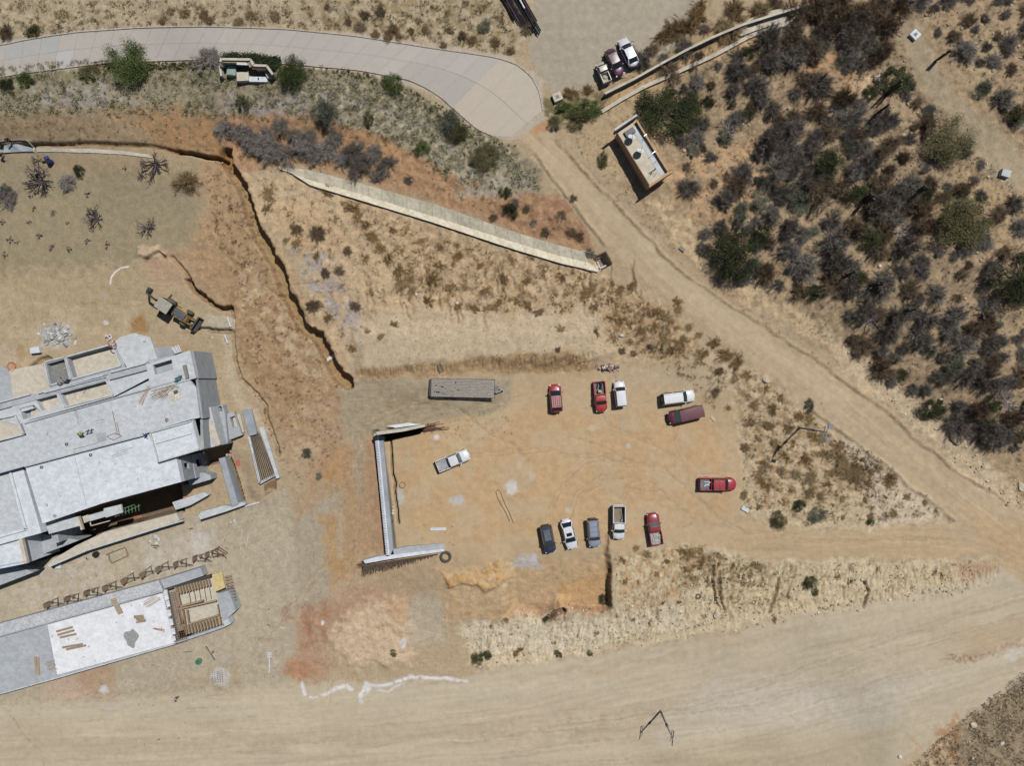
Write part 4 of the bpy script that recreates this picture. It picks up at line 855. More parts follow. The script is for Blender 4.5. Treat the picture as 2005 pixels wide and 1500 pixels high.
for nm, pts, lb in (('kerb', RT, 'low kerb along the outer edge of the concrete road'), ('kerb', RB[:-1], 'low kerb along the inner edge of the concrete road')):
    mb = MB(); q = [at(x, y, .04) for x, y in resample(pts, 90)]
    for a, b in zip(q[:-1], q[1:]): mb.bar(a, b, .18, .2)
    tag(mb.build(nm, mat('kerb_concrete', (188,176,160), .9, var=.12), None), lb, 'kerb')
# ---- garden walls, upper right
mb = MB(); q = [at(x, y) for x, y in resample([(1182,189),(1240,160),(1300,126),(1345,102),(1390,80),(1450,55),(1520,33),(1578,16)], 40)]
for a, b in zip(q[:-1], q[1:]): mb.bar(a + Vector((0, 0, 0)), b + Vector((0, 0, 0)), .25, 2.0)
GW = empty('garden_wall', (0, 0, 0), 0, 'taller grey garden wall behind the two parked sedans', 'wall'); mb.build('wall', M_CD, GW); mb = MB()
for a, b in zip(q[:-1], q[1:]): mb.bar(a + Vector((0, 0, 1.06)), b + Vector((0, 0, 1.06)), .32, .1)
mb.build('coping', M_CC, GW); mb = MB(); q = [at(x, y, .1) for x, y in resample([(1178,219),(1215,196),(1262,170),(1330,140),(1400,108),(1470,70),(1530,50),(1572,38)], 40)]
for a, b in zip(q[:-1], q[1:]): mb.bar(a, b, .5, .5)
tag(mb.build('garden_wall', M_CC, None), 'low cream garden wall running above the large dark green tree', 'wall')
prism_p = [(1430,52),(1500,22),(1572,8),(1574,34),(1500,52),(1450,70)]
zt = at(1500, 40).z; tag(prism('paved_strip', prism_p, zt + .35, zt - 1, M_CC, None), 'pale paved strip between the two garden walls at their right end', 'paving')
# ---- concrete pads and boxes
def pad(px, w, d, a, label, m=None, lid=True, name='utility_box', hgt=.35, cat='utility box'):
    e = empty(name, at(*px), a, label, cat); MB().box((0, 0, hgt / 2 - .1), (w, d, hgt + .2)).build('base', m or M_CL, e, bevel=.02)
    if lid: MB().box((0, 0, hgt + .02), (w * .36, d * .36, .05)).build('lid', M_CD, e)
    return e
pad((1790,69), 1.15, 1.15, .78, 'white square utility box with dark lid on the upper right footpath', M_CW)
pad((1965,341), 1.25, 1.0, -.3, 'pale block with a broken corner on the right end of the footpath', M_CL, lid=False, hgt=.6)
pad((1091,192), 1.3, 1.2, .4, 'concrete utility box with lid beside the end of the concrete road', M_CC, hgt=.6)
pad((1459,997), 1.15, .6, -.5, 'white slab lying at the right edge of the parking lot', M_CW, lid=False, name='loose_slab', hgt=.15, cat='slab')
pad((74,686), 1.4, .9, .12, 'white flat-topped box above the sunken terrace bays', M_CW, lid=False, name='concrete_block', hgt=.7, cat='block')
pad((116,1108), .85, .7, .15, 'small white block below the building walkway', M_CW, lid=False, name='concrete_block', hgt=.3, cat='block')
pad((1396,820), .9, .35, -.85, 'pale broken plank shaped block right of the maroon van', M_CC, lid=False, name='loose_slab', hgt=.1, cat='slab')
pad((1335,488), .9, .5, -.6, 'grey rock shaped block on the verge above the dirt road', M_CD, lid=False, name='loose_slab', hgt=.3, cat='slab')
pad((1099,206), 1.6, .35, .35, 'narrow concrete beam under the utility box by the road end', M_CC, lid=False, name='loose_slab', hgt=.2, cat='slab')
pad((645,702), 1.9, .45, .55, 'white board laid as a bridge across the long trench', M_CW, lid=False, name='board_bridge', hgt=.15, cat='board')
pad((858,1036), 2.4, .42, .04, 'narrow white beam lying above the bottom retaining wall', M_CW, lid=False, name='loose_beam', hgt=.14, cat='beam')
# ---- terrace drain, upper left
TD = empty('concrete_drain', (0, 0, 0), 0, 'grey concrete drain running in from the left edge above the graded ground', 'drain')
a0 = resample([(-40,286),(0,284),(35,282),(62,280)], 12); a1 = resample([(-40,291),(0,289),(35,286),(62,285)], 12); a2 = resample([(-40,301),(0,299),(35,297),(64,295)], 12)
ribbon_obj('wall', [[at(*p, .25), at(*q_, -.6)] for p, q_ in zip(a0, a1)], M_CD, TD, .12); ribbon_obj('floor', [[at(*p, -.05), at(*q_, .25)] for p, q_ in zip(a1, a2)], M_CF, TD, .12)
b1 = resample([(72,289),(110,290),(180,291),(240,295),(290,302)], 16); b2 = resample([(72,297),(110,297),(180,299),(240,302),(300,309)], 16)
tag(ribbon_obj('concrete_strip', [[at(*p, .12), at(*q_, .12)] for p, q_ in zip(b1, b2)], M_CC, None, .2), 'pale concrete strip continuing right from the drain along the dark ditch', 'drain cover')
mb = MB(); q = [at(x, y, .2) for x, y in ((62,279),(65,288),(66,297))]; mb.tube(q, .1, 6); tag(mb.build('check_board', M_CC, None), 'pale board standing across the end of the concrete drain', 'board')
# ------------------------------------------------------------------ vehicles (x forward, metres)
def paint(name, c, **k): return mat('paint_' + name, c, .34, spec=.5, var=.07, scale=1.6, coat=.35, c2=[v * .86 + 24 for v in c], **k)
M_GLASS = mat('window_glass', (34,42,46), .08, var=.03, spec=.6)
M_GLASSL = mat('dusty_glass', (98,112,112), .2, var=.12, spec=.5, scale=2)
M_TRIM = mat('black_trim', (40,40,42), .5, var=.05)
M_CHROME = mat('chrome', (190,192,196), .25, metal=.8, var=.03)
M_LAMP = mat('headlight_lens', (220,222,220), .15, var=.03)
M_TAIL = mat('tail_light_lens', (150,30,28), .2, var=.03)
def body_mesh(L_, Wd, st):
    """loft: stations (x fraction, half width fraction, top z)"""
    v = []; f = []; n = 0
    prof = [(-.93, .26), (-1, .48), (-1, .70), (-.93, .9), (-.80, 1.0), (-.4, 1.04), (0, 1.05), (.4, 1.04), (.80, 1.0), (.93, .9), (1, .70), (1, .48), (.93, .26)]
    k = len(prof)
    for xf, wf, zt in st:
        for yf, zf in prof:
            z = zf if zf < .3 else .3 + (zt - .3) * (zf - .3) / .7 if zf > .3 else zf
            e_ = max(0, abs(xf) - .28) / .22; v.append((xf * L_ - math.copysign(.26 * e_ * e_ * yf * yf * (1 + .5 * (zf < .8)), xf), yf * wf * Wd / 2, z))
    for i in range(len(st) - 1):
        for j in range(k): a = i * k + j; b = i * k + (j + 1) % k; f.append((a, b, b + k, a + k))
    f.append(tuple(range(k))[::-1]); f.append(tuple(range((len(st) - 1) * k, len(st) * k)))
    me = bpy.data.meshes.new('body'); me.from_pydata(v, [], f); bm = bmesh.new(); bm.from_mesh(me); bmesh.ops.recalc_face_normals(bm, faces=bm.faces); bm.to_mesh(me); bm.free(); return me
_wh = {}
def wheels(e, L_, Wd, xs=(-.31, .32), r=.33, w=.22):
    k = (r, w)
    if k not in _wh:
        t = MB(); t.lathe([(r * .62, -w / 2), (r * .95, -w / 2), (r, -w * .3), (r, w * .3), (r * .95, w / 2), (r * .62, w / 2), (r * .62, -w / 2)], n=20, M=Matrix.Rotation(math.pi / 2, 4, 'X')); tm = t.mesh('tyre'); tm.materials.append(M_BLK)
        h = MB(); h.lathe([(0, -w * .3), (r * .62, -w * .35), (r * .62, w * .35), (0, w * .3)], n=16, M=Matrix.Rotation(math.pi / 2, 4, 'X')); hm = h.mesh('wheel'); hm.materials.append(M_CHROME); _wh[k] = (tm, hm)
    tm, hm = _wh[k]
    for xf in xs:
        for s in (-1, 1):
            o = link('wheel', hm, e); o.location = (xf * L_, s * (Wd / 2 - w * .42), r); link('tyre', tm, o)
def greenhouse(e, L_, g, m, glass, rear=None, sides=True, dome=.03, roof_m=None):
    """g: rear base x, rear roof x, front roof x, front base x (fractions), half widths base / roof, belt z, roof z"""
    xb0, xt0, xt1, xb1, wb, wt, zb, zr = g; X = [q * L_ for q in (xb0, xt0, xt1, xb1)]
    def quad(nm, pts, mm, th=.02):
        mb = MB(); mb.poly(pts); o = mb.build(nm, mm, e); s = o.modifiers.new('s', 'SOLIDIFY'); s.thickness = th; s.offset = 0; return o
    def bow(a, b, c, d, k, n=5):       # a..b base edge, d..c top edge, bowed outwards in x by k
        v = []; f = []
        for i in range(n + 1):
            t = i / n; bl = k * (1 - (2 * t - 1) ** 2); p = Vector(a).lerp(Vector(b), t); q = Vector(d).lerp(Vector(c), t); v += [(p.x + bl, p.y, p.z), (q.x + bl * .6, q.y, q.z)]
        for i in range(n): f.append((2 * i, 2 * i + 2, 2 * i + 3, 2 * i + 1))
        return v, f
    sh = .06
    v, f = bow((X[3], -wb + sh, zb), (X[3], wb - sh, zb), (X[2], wt - sh, zr), (X[2], -wt + sh, zr), .12); me = bpy.data.meshes.new('windshield'); me.from_pydata(v, [], f); o = link('windshield', me, e, glass, True)
    v, f = bow((X[0], -wb + sh, zb), (X[0], wb - sh, zb), (X[1], wt - sh, zr), (X[1], -wt + sh, zr), -.08); me = bpy.data.meshes.new('rear_window'); me.from_pydata(v, [], f); o = link('rear_window', me, e, rear or glass, True)
    for s in (-1, 1):
        quad('side_window', [(X[0] + .05, s * (wb - .012), zb), (X[3] - .05, s * (wb - .012), zb), (X[2] - .02, s * (wt - .012), zr - .02), (X[1] + .02, s * (wt - .012), zr - .02)], M_GLASS)
    mb = MB(); nx, ny = 6, 6; k0 = len(mb.v)
    for i in range(nx + 1):
        for j in range(ny + 1):
            a, b = i / nx, 2 * j / ny - 1; bx = (1 - b * b); x = (X[1] - .03 - .05 * bx) + (X[2] + .05 * bx + .02 - X[1] + .03 + .05 * bx) * a
            mb.v.append((x, b * (wt + .01), zr + .012 + dome * (1 - b * b) * (1 - (2 * a - 1) ** 4)))
    for i in range(nx):
        for j in range(ny): a = k0 + i * (ny + 1) + j; mb.f.append((a, a + 1, a + ny + 2, a + ny + 1))
    for s in (-1, 1):
        mb.bar((X[3] - .02, s * (wb - .02), zb), (X[2], s * wt, zr), .07, .05); mb.bar((X[0] + .02, s * (wb - .02), zb), (X[1], s * wt, zr), .12, .06)
        xm = (X[1] + X[2]) / 2; mb.bar((xm, s * (wb - .0), zb), (xm, s * wt, zr), .07, .04)
    o = mb.build('roof', roof_m or m, e); o.data.polygons.foreach_set('use_smooth', [i < 36 for i in range(len(o.data.polygons))])
def details(e, L_, Wd, zh, zt, xm, m):
    for s in (-1, 1):
        MB().box((L_ * .455, s * Wd * .36, zh), (.16, .28, .1), s * -.5).build('headlight', M_LAMP, e, bevel=.02); MB().box((-L_ * .462, s * Wd * .38, zt), (.1, .22, .14), s * .45).build('tail_light', M_TAIL, e, bevel=.02)
        MB().box((xm, s * (Wd / 2 + .1), 1.0), (.14, .2, .13), s * -.2).build('side_mirror', m, e, bevel=.03)
def place(e, px, hd): p = at(*px, .6); p.z = gz(p.x, p.y) + .01; e.location = p; e.rotation_euler = (0, 0, math.radians(hd))
def car(px, hd, L_, Wd, c, kind, label, name, cat='car', glass=None, rear=None, extra=None, group='cars parked on the dirt lot'):
    m = paint(name + '_%d' % px[0], c); e = empty(name, label=label, cat=cat, group=group); place(e, px, hd); glass = glass or M_GLASS; w = Wd / 2
    if kind == 'sedan':
        st = [(-.5, .78, .8), (-.485, .9, .9), (-.42, .97, .98), (-.3, 1, 1.0), (0, 1, .98), (.2, 1, .97), (.3, .99, .93), (.42, .93, .83), (.48, .82, .72), (.5, .66, .62)]; g = (-.40, -.25, .07, .24, w - .06, w * .74, .96, 1.42)
    elif kind == 'hatch':
        st = [(-.5, .8, .85), (-.48, .92, .98), (-.4, .98, 1.03), (0, 1, 1.0), (.2, 1, .98), (.3, .98, .95), (.42, .93, .85), (.48, .82, .74), (.5, .68, .62)]; g = (-.44, -.30, .08, .25, w - .05, w * .74, .98, 1.48)
    elif kind == 'suv':
        st = [(-.5, .86, .95), (-.485, .95, 1.05), (-.4, .99, 1.08), (0, 1, 1.06), (.2, 1, 1.05), (.32, .99, 1.03), (.44, .95, .96), (.485, .88, .84), (.5, .76, .7)]; g = (-.475, -.43, .10, .235, w - .05, w * .76, 1.06, 1.68)
    else:
        st = [(-.5, .9, 1.0), (-.49, .96, 1.1), (-.4, 1, 1.12), (0, 1, 1.1), (.25, 1, 1.08), (.36, .98, 1.03), (.46, .93, .92), (.49, .85, .8), (.5, .74, .68)]; g = (-.49, -.47, .17, .30, w - .04, w * .84, 1.1, 1.95)
    link('body', body_mesh(L_, Wd, st), e, m, True); greenhouse(e, L_, g, m, glass, rear); details(e, L_, Wd, .72, .85, g[3] * L_ - .25, m); wheels(e, L_, Wd)
    bm_ = M_TRIM if kind in ('suv', 'van') else m; MB().box((L_ * .482, 0, .42), (.12, Wd * .55, .2)).build('bumper', bm_, e, bevel=.03); MB().box((-L_ * .482, 0, .45), (.12, Wd * .6, .2)).build('bumper', bm_, e, bevel=.03)
    if extra: extra(e, L_, Wd, g, m)
    return e
def pickup(px, hd, L_, Wd, c, label, cab=(-.08, .10, .235), bed=-.12, double=False, glass=None, high=0, name='pickup_truck', bedc=(120,120,122), group='cars parked on the dirt lot', roof_c=None, rr=None):
    m = paint(name + '_%d' % px[0], c); e = empty(name, label=label, cat='pickup truck', group=group); place(e, px, hd); w = Wd / 2; xr, xf, xb = cab
    st = [(bed, 1, 1.1), (bed + .02, 1, 1.12), (0, 1, 1.1), (.2, 1, 1.08), (.32, .99, 1.05), (.44, .95, .98), (.485, .88, .86), (.5, .76, .72)]
    link('body', body_mesh(L_, Wd, st), e, m, True); greenhouse(e, L_, (bed + .015, xr if xr > bed else bed + .03, xf, xb, w - .05, w * .77, 1.09, 1.62), m, glass or M_GLASS)
    x0, x1 = -L_ / 2, bed * L_ - .03; mb = MB(); t = .07; zt = 1.12 + high
    for s in (-1, 1): mb.box(((x0 + x1) / 2, s * (w - t * .9), (zt + .4) / 2), (x1 - x0, t * 1.8, zt - .4)); mb.box((x0 + .35 * (x1 - x0) + .1, s * (w - .02), .75), (.95, .1, .5))
    mb.box((x0 + t / 2, 0, (zt + .4) / 2), (t, Wd - .2, zt - .4)); mb.box((x1 - t / 2, 0, (zt + .4) / 2), (t, Wd - .2, zt - .4)); mb.build('bed_wall', m, e, bevel=.025)
    MB().box(((x0 + x1) / 2, 0, .58), (x1 - x0 - .1, Wd - .2, .1)).build('bed_floor', mat('bed_%d' % px[0], bedc, .7, var=.15, scale=5), e)
    details(e, L_, Wd, .74, .85, xb * L_ - .25, m); wheels(e, L_, Wd, (-.3, .33), .36); MB().box((L_ * .485, 0, .45), (.12, Wd * .6, .22)).build('bumper', M_CHROME, e, bevel=.03); MB().box((-L_ * .505, 0, .48), (.14, Wd * .8, .14)).build('bumper', M_CHROME, e, bevel=.03)
    if double: mb = MB(); mb.bar((L_ * (xr + xf) / 2, -w * .77, 1.665), (L_ * (xr + xf) / 2, w * .77, 1.665), .04, .02); mb.build('roof_seam', M_TRIM, e)
    return e
def rack(mm, nlong=5, ncross=6, frame=True, y=.62, z=.1, x0=.02, x1=.98):
    def fn(e, L_, Wd, g, m):
        X0, X1 = g[1] * L_, g[2] * L_; a = X0 + (X1 - X0) * x0; b = X0 + (X1 - X0) * x1; w = g[5] * (y / .62) * .92; zr = g[7] + z; mb = MB()
        for i in range(ncross): x = a + (b - a) * i / (ncross - 1); mb.bar((x, -w, zr), (x, w, zr), .05, .04)
        for j in range(nlong): yy = -w + 2 * w * j / (nlong - 1); mb.bar((a, yy, zr + .03), (b, yy, zr + .03), .045, .04)
        mb.build('roof_rack', mm, e)
    return fn
def rails(mm, cross=3):
    def fn(e, L_, Wd, g, m):
        mb = MB(); w = g[5] * .86; a, b = g[1] * L_ + .1, g[2] * L_ - .05; z = g[7] + .09
        for s in (-1, 1): mb.bar((a, s * w, z), (b, s * w, z), .06, .05)
        for i in range(cross): x = a + (b - a) * i / max(1, cross - 1); mb.bar((x, -w, z), (x, w, z), .05, .04)
        mb.build('roof_rail', mm, e)
    return fn
def sunroof(e, L_, Wd, g, m): MB().box((g[2] * L_ - .42, 0, g[7] + .05), (.5, .82, .02)).build('sunroof', M_GLASS, e)
def ribs(e, L_, Wd, g, m):
    mb = MB()
    for i in range(6): y = -g[5] * .8 + i * g[5] * .32; mb.bar((g[1] * L_ + .2, y, g[7] + .045), (g[2] * L_ - .4, y, g[7] + .045), .05, .03)
    mb.bar((g[1] * L_ + .8, -g[5] * .95, g[7] + .05), (g[1] * L_ + .8, g[5] * .95, g[7] + .05), .04, .03); mb.build('roof_rib', m, e)
M_PINK = mat('rack_metal', (226,206,208), .4, var=.05)
car((1088,780), 95, 4.3, 1.82, (158,40,50), 'hatch', 'small red car with a white roof rack, alone at the top of the lot', 'red_hatchback', extra=rack(M_PINK))
car((1214,771), 96, 3.9, 1.75, (222,224,232), 'suv', 'short white car parked right of the red pickup with the cluttered bed', 'white_hatchback')
car((1327,778), 7, 5.1, 1.9, (226,228,230), 'suv', 'long white car with roof rails parked above the maroon van', 'white_suv', glass=mat('tinted_glass', (52,66,70), .1, var=.05), extra=rails(mat('white_rail', (224,226,228), .4), 0))
car((1341,812), 193, 5.3, 1.95, (96,40,52), 'van', 'maroon van with a ribbed purple roof below the long white car', 'maroon_van', 'van', glass=M_GLASSL, extra=ribs)
car((1162,1043), -85, 4.4, 1.86, (140,150,170), 'suv', 'grey blue car with light roof rails between white sedan and high-sided truck', 'grey_suv', extra=rails(M_CHROME, 4))
car((1114,1046), -76, 4.7, 1.82, (226,226,234), 'sedan', 'white sedan with a dark sunroof in the lower row of parked cars', 'white_sedan', extra=sunroof)
car((1073,1055), -79, 4.35, 1.82, (40,46,76), 'suv', 'dark blue car at the left end of the lower row', 'blue_suv', glass=mat('green_glass', (60,76,66), .15, var=.1), extra=lambda e, L_, Wd, g, m: MB().box((-.75, 0, g[7] + .055), (1.6, .95, .02)).build('roof_panel', mat('grey_panel', (104,112,118), .4), e))
car((1203,123), -64, 4.15, 1.62, (84,40,66), 'sedan', 'dark purple sedan between the silver white sedan and the beige truck in the top yard', 'purple_sedan', group='cars parked in the top yard')
car((1230,103), 115, 4.4, 1.68, (214,216,222), 'sedan', 'silver white sedan, rightmost in the top yard', 'silver_sedan', group='cars parked in the top yard')
pickup((1175,777), -85, 4.6, 1.8, (172,48,42), 'red pickup with cluttered dark bed parked nose down at the top of the lot', cab=(-.02, .12, .24), bed=-.06)
pickup((888,901), 22.5, 5.2, 1.84, (222,224,228), 'white pickup standing alone at an angle in the left of the lot', cab=(-.1, .12, .22), bed=-.14, glass=M_GLASSL, bedc=(168,170,174))
pickup((1405,948), -1, 5.5, 1.9, (164,42,54), 'red double cab pickup parked sideways at the right edge of the lot', cab=(-.14, .14, .25), bed=-.18, double=True)
pickup((1281,1035), 99, 4.9, 1.9, (140,32,44), 'dark red pickup at the right end of the lower row, bed towards the scrub', cab=(-.04, .1, .2), bed=-.09, glass=M_GLASSL, bedc=(170,170,166))
HB = pickup((1211,1023), -90, 5.1, 1.88, (220,226,228), 'white pickup with a high-sided open box bed in the lower row', cab=(.02, .16, .28), bed=-.0, high=.45, bedc=(140,126,110))
pickup((1181,143), 113, 3.0, 1.3, (186,182,166), 'small beige utility truck carrying coiled hose, leftmost in the top yard', cab=(-.0, .2, .32), bed=-.04, bedc=(186,182,166), group='cars parked in the top yard')
# loads in the beds
def load(px, zoff, mb, m, name, label, cat, rz=0):
    p = at(*px, zoff); g0 = gz(p.x, p.y); o = mb.build(name, m, None); o.location = (p.x, p.y, g0 + zoff); o.rotation_euler = (0, 0, rz); return tag(o, label, cat)
mb = MB()
for k in range(4): mb.tube([((.42 - .03 * k) * math.cos(t), (.42 - .03 * k) * math.sin(t), .05 * k) for t in np.linspace(0, 6.28, 22)], .035, 6)
load((1185,149), .68, mb, M_CC, 'hose_coil', 'pale coil of hose lying in the bed of the small beige truck', 'hose')
mb = MB(); mb.bar((-.6, .1, 0), (.9, -.35, .35), .14); mb.bar((-.5, -.3, .05), (.8, -.05, .2), .12); mb.bar((-.2, .4, .05), (.7, .3, .1), .1); load((1175,758), .68, mb, mat('dark_green_bar', (34,44,36), .6), 'tool_bundle', 'dark green bars lying in the bed of the red pickup', 'tools', 1.6)
load((1174,766), .75, MB().box((0, 0, .15), (.5, .4, .35)), mat('tan_box', (206,170,140), .8), 'carton', 'tan carton right behind the cab of the red pickup', 'box')
mb = MB(); mb.bar((-.5, -.35, .05), (.5, .35, .25), .14, .05); mb.bar((-.45, .3, .03), (.5, .38, .03), .1); mb.bar((-.4, 0, .03), (.6, -.3, .03), .1); load((1385,948), .68, mb, M_CW, 'board_bundle', 'white board and pale odds and ends in the bed of the red double cab pickup', 'boards')
mb = MB(); rr = random.Random(2)
for i in range(12): mb.box((rr.uniform(-.55, .55), rr.uniform(-.5, .5), .05 + .03 * i % .2), (rr.uniform(.15, .4), rr.uniform(.1, .3), .08), rr.uniform(0, 3))
load((1286,1053), .68, mb, mat('pale_scrap', (196,196,188), .8, var=.2), 'scrap_load', 'pale scrap filling the bed of the dark red pickup', 'scrap')
mb = MB(); mb.bar((-.9, 0, 0), (.4, .2, .1), .1); mb.box((.5, .1, .1), (.3, .3, .25)); load((1216,1012), .72, mb, mat('grey_scrap', (150,146,140), .8), 'bed_clutter', 'grey clutter along the side of the high-sided box bed', 'clutter', -1.57)
mb = MB(); mb.box((0, .2, .05), (.35, .12, .1), .6); mb.box((-.4, 0, .05), (.25, .1, .1), .3); load((871,905), .68, mb, M_CD, 'loose_tools', 'few grey tools in the bed of the lone white pickup', 'tools')
# ---- flatbed trailer
TRL = empty('flatbed_trailer', at(907,760,.5), -.022, 'long empty flatbed trailer with grey plank deck above the lot', 'trailer'); TRL.location.z = gz(TRL.location.x, TRL.location.y)
mb = MB(); n_ = 12; rr = random.Random(5)
for j in range(n_):
    y = -1.22 + j * 2.44 / (n_ - 1); cuts = [-4.7, rr.uniform(-2.8, -1.2), rr.uniform(.5, 2.2), 4.6]
    for a, b in zip(cuts[:-1], cuts[1:]): mb.box(((a + b) / 2, y, .86 + rr.uniform(-.01, .01)), (b - a - .03, .19, .05))
mb.build('deck', mat('deck_boards', (168,160,150), .85, var=.16, scale=2.5, streak=(1, 7, 1)), TRL); mb = MB()
for s in (-1, 1): mb.box((0, s * 1.33, .8), (9.5, .1, .16))
for x in (-4.7, 4.62, -2.2, 2.6): mb.box((x, 0, .78), (.08, 2.6, .12))
mb.box((-4.85, 0, .75), (.25, 2.5, .12)); mb.build('frame', M_STEEL, TRL); mb = MB()
mb.bar((4.6, .55, .7), (6.1, .05, .6), .12); mb.bar((4.6, -.55, .7), (6.1, -.05, .6), .12); mb.box((4.95, 0, .66), (.5, .9, .06)); mb.box((6.1, 0, .6), (.25, .15, .15)); mb.build('drawbar', M_CHROME, TRL)
mb = MB()
for x, y, w, d in ((-4.1,.35,.1,.12),(-3.9,.38,.14,.1),(-3.1,.12,.3,.16),(-2.85,.12,.1,.1),(-4.2,-.6,.14,.2),(-3.9,-.66,.16,.24),(-3.6,-.68,.3,.26),(-3.2,-.82,.12,.14),(-2.85,-.84,.34,.12),(-2.5,-.84,.1,.1),(-2.2,-.84,.1,.1),(-1.1,.78,.14,.3),(-.7,-.28,.4,.1)): mb.box((x, y, .9), (w, d, .02))
mb.build('hole_shade', M_TRIM, TRL); MB().box((-1.55, -.75, .93), (.16, .9, .08), .05).build('loose_block', M_WDK, TRL)  # black plates stand for the shade inside gaps in the deck
for x in (-2.2, -1.2):
    for s in (-1, 1): t = MB(); t.lathe([(.1, -.12), (.36, -.12), (.4, -.06), (.4, .06), (.36, .12), (.1, .12)], n=18, M=Matrix.Rotation(math.pi / 2, 4, 'X')); o = t.build('wheel', M_BLK, TRL); o.location = (x, s * 1.12, .4)
# ---- backhoe loader
BH = empty('backhoe_loader', at(352,612), math.radians(-34), 'yellow and grey backhoe loader working on the graded ground, bucket towards the ditch', 'backhoe'); M_YEL = mat('machine_yellow', (140,112,56), .6, var=.25, scale=5); M_ROOF = mat('cab_roof_paint', (168,166,152), .6, var=.08)
mb = MB(); mb.box((-.2, 0, .9), (4.6, .9, .5)); mb.build('chassis', M_YEL, BH, bevel=.04)
mb = MB(); mb.box((.75, 0, 1.35), (1.9, .95, .55)); mb.build('hood', mat('hood_grey', (92,98,108), .45, var=.06), BH, bevel=.08); mb = MB(); mb.box((.75, .52, 1.3), (1.9, .08, .5)); mb.box((.75, -.52, 1.3), (1.9, .08, .5)); mb.box((1.85, 0, 1.1), (.5, 1.1, .6)); mb.build('engine_side', M_YEL, BH)
mb = MB(); mb.box((-1.35, 0, 2.72), (2.15, 1.75, .12)); mb.build('cab_roof', M_ROOF, BH, bevel=.06); mb = MB()
for x in (-2.3, -.4):
    for s in (-1, 1): mb.bar((x, s * .78, 1.1), (x, s * .8, 2.68), .09)
mb.build('cab_post', M_TRIM, BH); mb = MB(); mb.box((-1.35, 0, 1.75), (1.85, 1.5, 1.3)); mb.build('cab_glass', M_GLASS, BH, bevel=.05)
def bigwheel(x, y, r, w, par):
    t = MB(); t.lathe([(r * .5, -w / 2), (r * .92, -w / 2), (r, -w * .25), (r, w * .25), (r * .92, w / 2), (r * .5, w / 2), (r * .5, -w / 2)], n=22, M=Matrix.Rotation(math.pi / 2, 4, 'X')); h = MB(); h.lathe([(0, -w * .2), (r * .5, -w * .3), (r * .5, w * .3), (0, w * .2)], n=16, M=Matrix.Rotation(math.pi / 2, 4, 'X'))
    o = h.build('wheel', M_YEL, par); o.location = (x, y, r); t.build('tyre', mat('dusty_tyre', (96,98,94), .85, var=.12), o, smooth=True)
for s in (-1, 1): bigwheel(1.55, s * 1.0, .55, .42, BH); bigwheel(-1.5, s * .85, .75, .5, BH)
mb = MB()
for s in (-1, 1): mb.bar((-.1, s * .62, 1.5), (1.9, s * .55, 1.35), .16, .25); mb.bar((1.9, s * .55, 1.35), (3.0, s * .5, .5), .16, .22); mb.bar((1.0, s * .45, 1.0), (2.7, s * .4, .85), .1)
mb.bar((2.2, -.55, 1.1), (2.2, .55, 1.1), .12); mb.build('loader_arm', M_YEL, BH); mb = MB()
mb.box((3.05, 0, .45), (.08, 2.3, .75)); mb.box((3.35, 0, .1), (.7, 2.3, .06)); mb.box((3.1, 0, .85), (.25, 2.3, .06)); mb.box((3.3, 1.13, .4), (.6, .05, .7)); mb.box((3.3, -1.13, .4), (.6, .05, .7)); mb.build('bucket', M_STEEL, BH)
mb = MB(); mb.bar((-2.4, 0, .9), (-2.9, 0, 2.4), .3); mb.bar((-2.9, 0, 2.5), (-4.3, .25, 2.9), .24, .3); mb.bar((-4.3, .25, 2.9), (-5.3, .45, 1.1), .2, .25); mb.box((-5.2, .45, .8), (.6, .6, .5)); mb.bar((-2.6, .15, 2.7), (-4.0, .3, 3.0), .1); mb.build('digging_arm', M_STEEL, BH)
mb = MB()
for s in (-1, 1): mb.bar((-2.3, s * .5, .9), (-2.3, s * 1.7, .5), .14); mb.box((-2.3, s * 1.75, .1), (.4, .45, .12))
mb.bar((-1.9, 1.0, 1.2), (.1, 1.5, 1.4), .07); mb.build('stabiliser', M_YEL, BH); MB().cyl((.1, -.35, 1.6), .07, .7).build('exhaust', M_CHROME, BH)
# ------------------------------------------------------------------ office box with dishes on its roof
gO = gz(*xy(1255, 300, 4.6)); zR = gO + 2.3
OB = empty('office_box', (0, 0, 0), 0, 'long narrow flat-roofed box building with tan parapets beside the dirt road', 'building')
M_TN = mat('tan_render', (196,160,124), .85, var=.07, scale=2); M_TND = mat('brown_render', (128,98,84), .85, var=.1, scale=2)
prism('wall', [(1208,259),(1246,233),(1311,337),(1272,363)], zR, gO - 1, M_TN, OB); prism('roof', [(1209.5,260),(1244,237),(1308,337),(1272,361)], zR + .03, zR - .1, mat('roof_cream', (206,196,176), .85, var=.07, scale=1), OB)
prism('roof_strip', [(1237,250),(1245,245),(1300,338),(1292,344)], zR + .06, zR, M_CL, OB)
edge('parapet', [(1204,256),(1247,226)], zR + 1.1, .2, 1.4, M_TND, OB); edge('parapet_cap', [(1203,254),(1247,224.5)], zR + 1.16, .25, .08, M_CL, OB)
edge('parapet', [(1247,236),(1308,334)], zR + .55, .26, 1.2, M_TN, OB); edge('parapet', [(1271,365),(1316,335)], zR + .4, .22, 1.2, M_TN, OB)
edge('outer_rail', [(1248,226),(1290,296)], zR + 1.2, .035, .04, M_STEEL, OB)
for x, y in ((1248,226),(1267,262),(1283,296)): edge('bracket', [(x, y), (x - 6, y + 4)], zR + 1.0, .06, .06, M_CHROME, OB)
for x, y in ((1255,280),(1279,321)): edge('roof_joint', [(x, y), (x + 6, y - 6)], zR + .075, .1, .03, M_CD, OB)
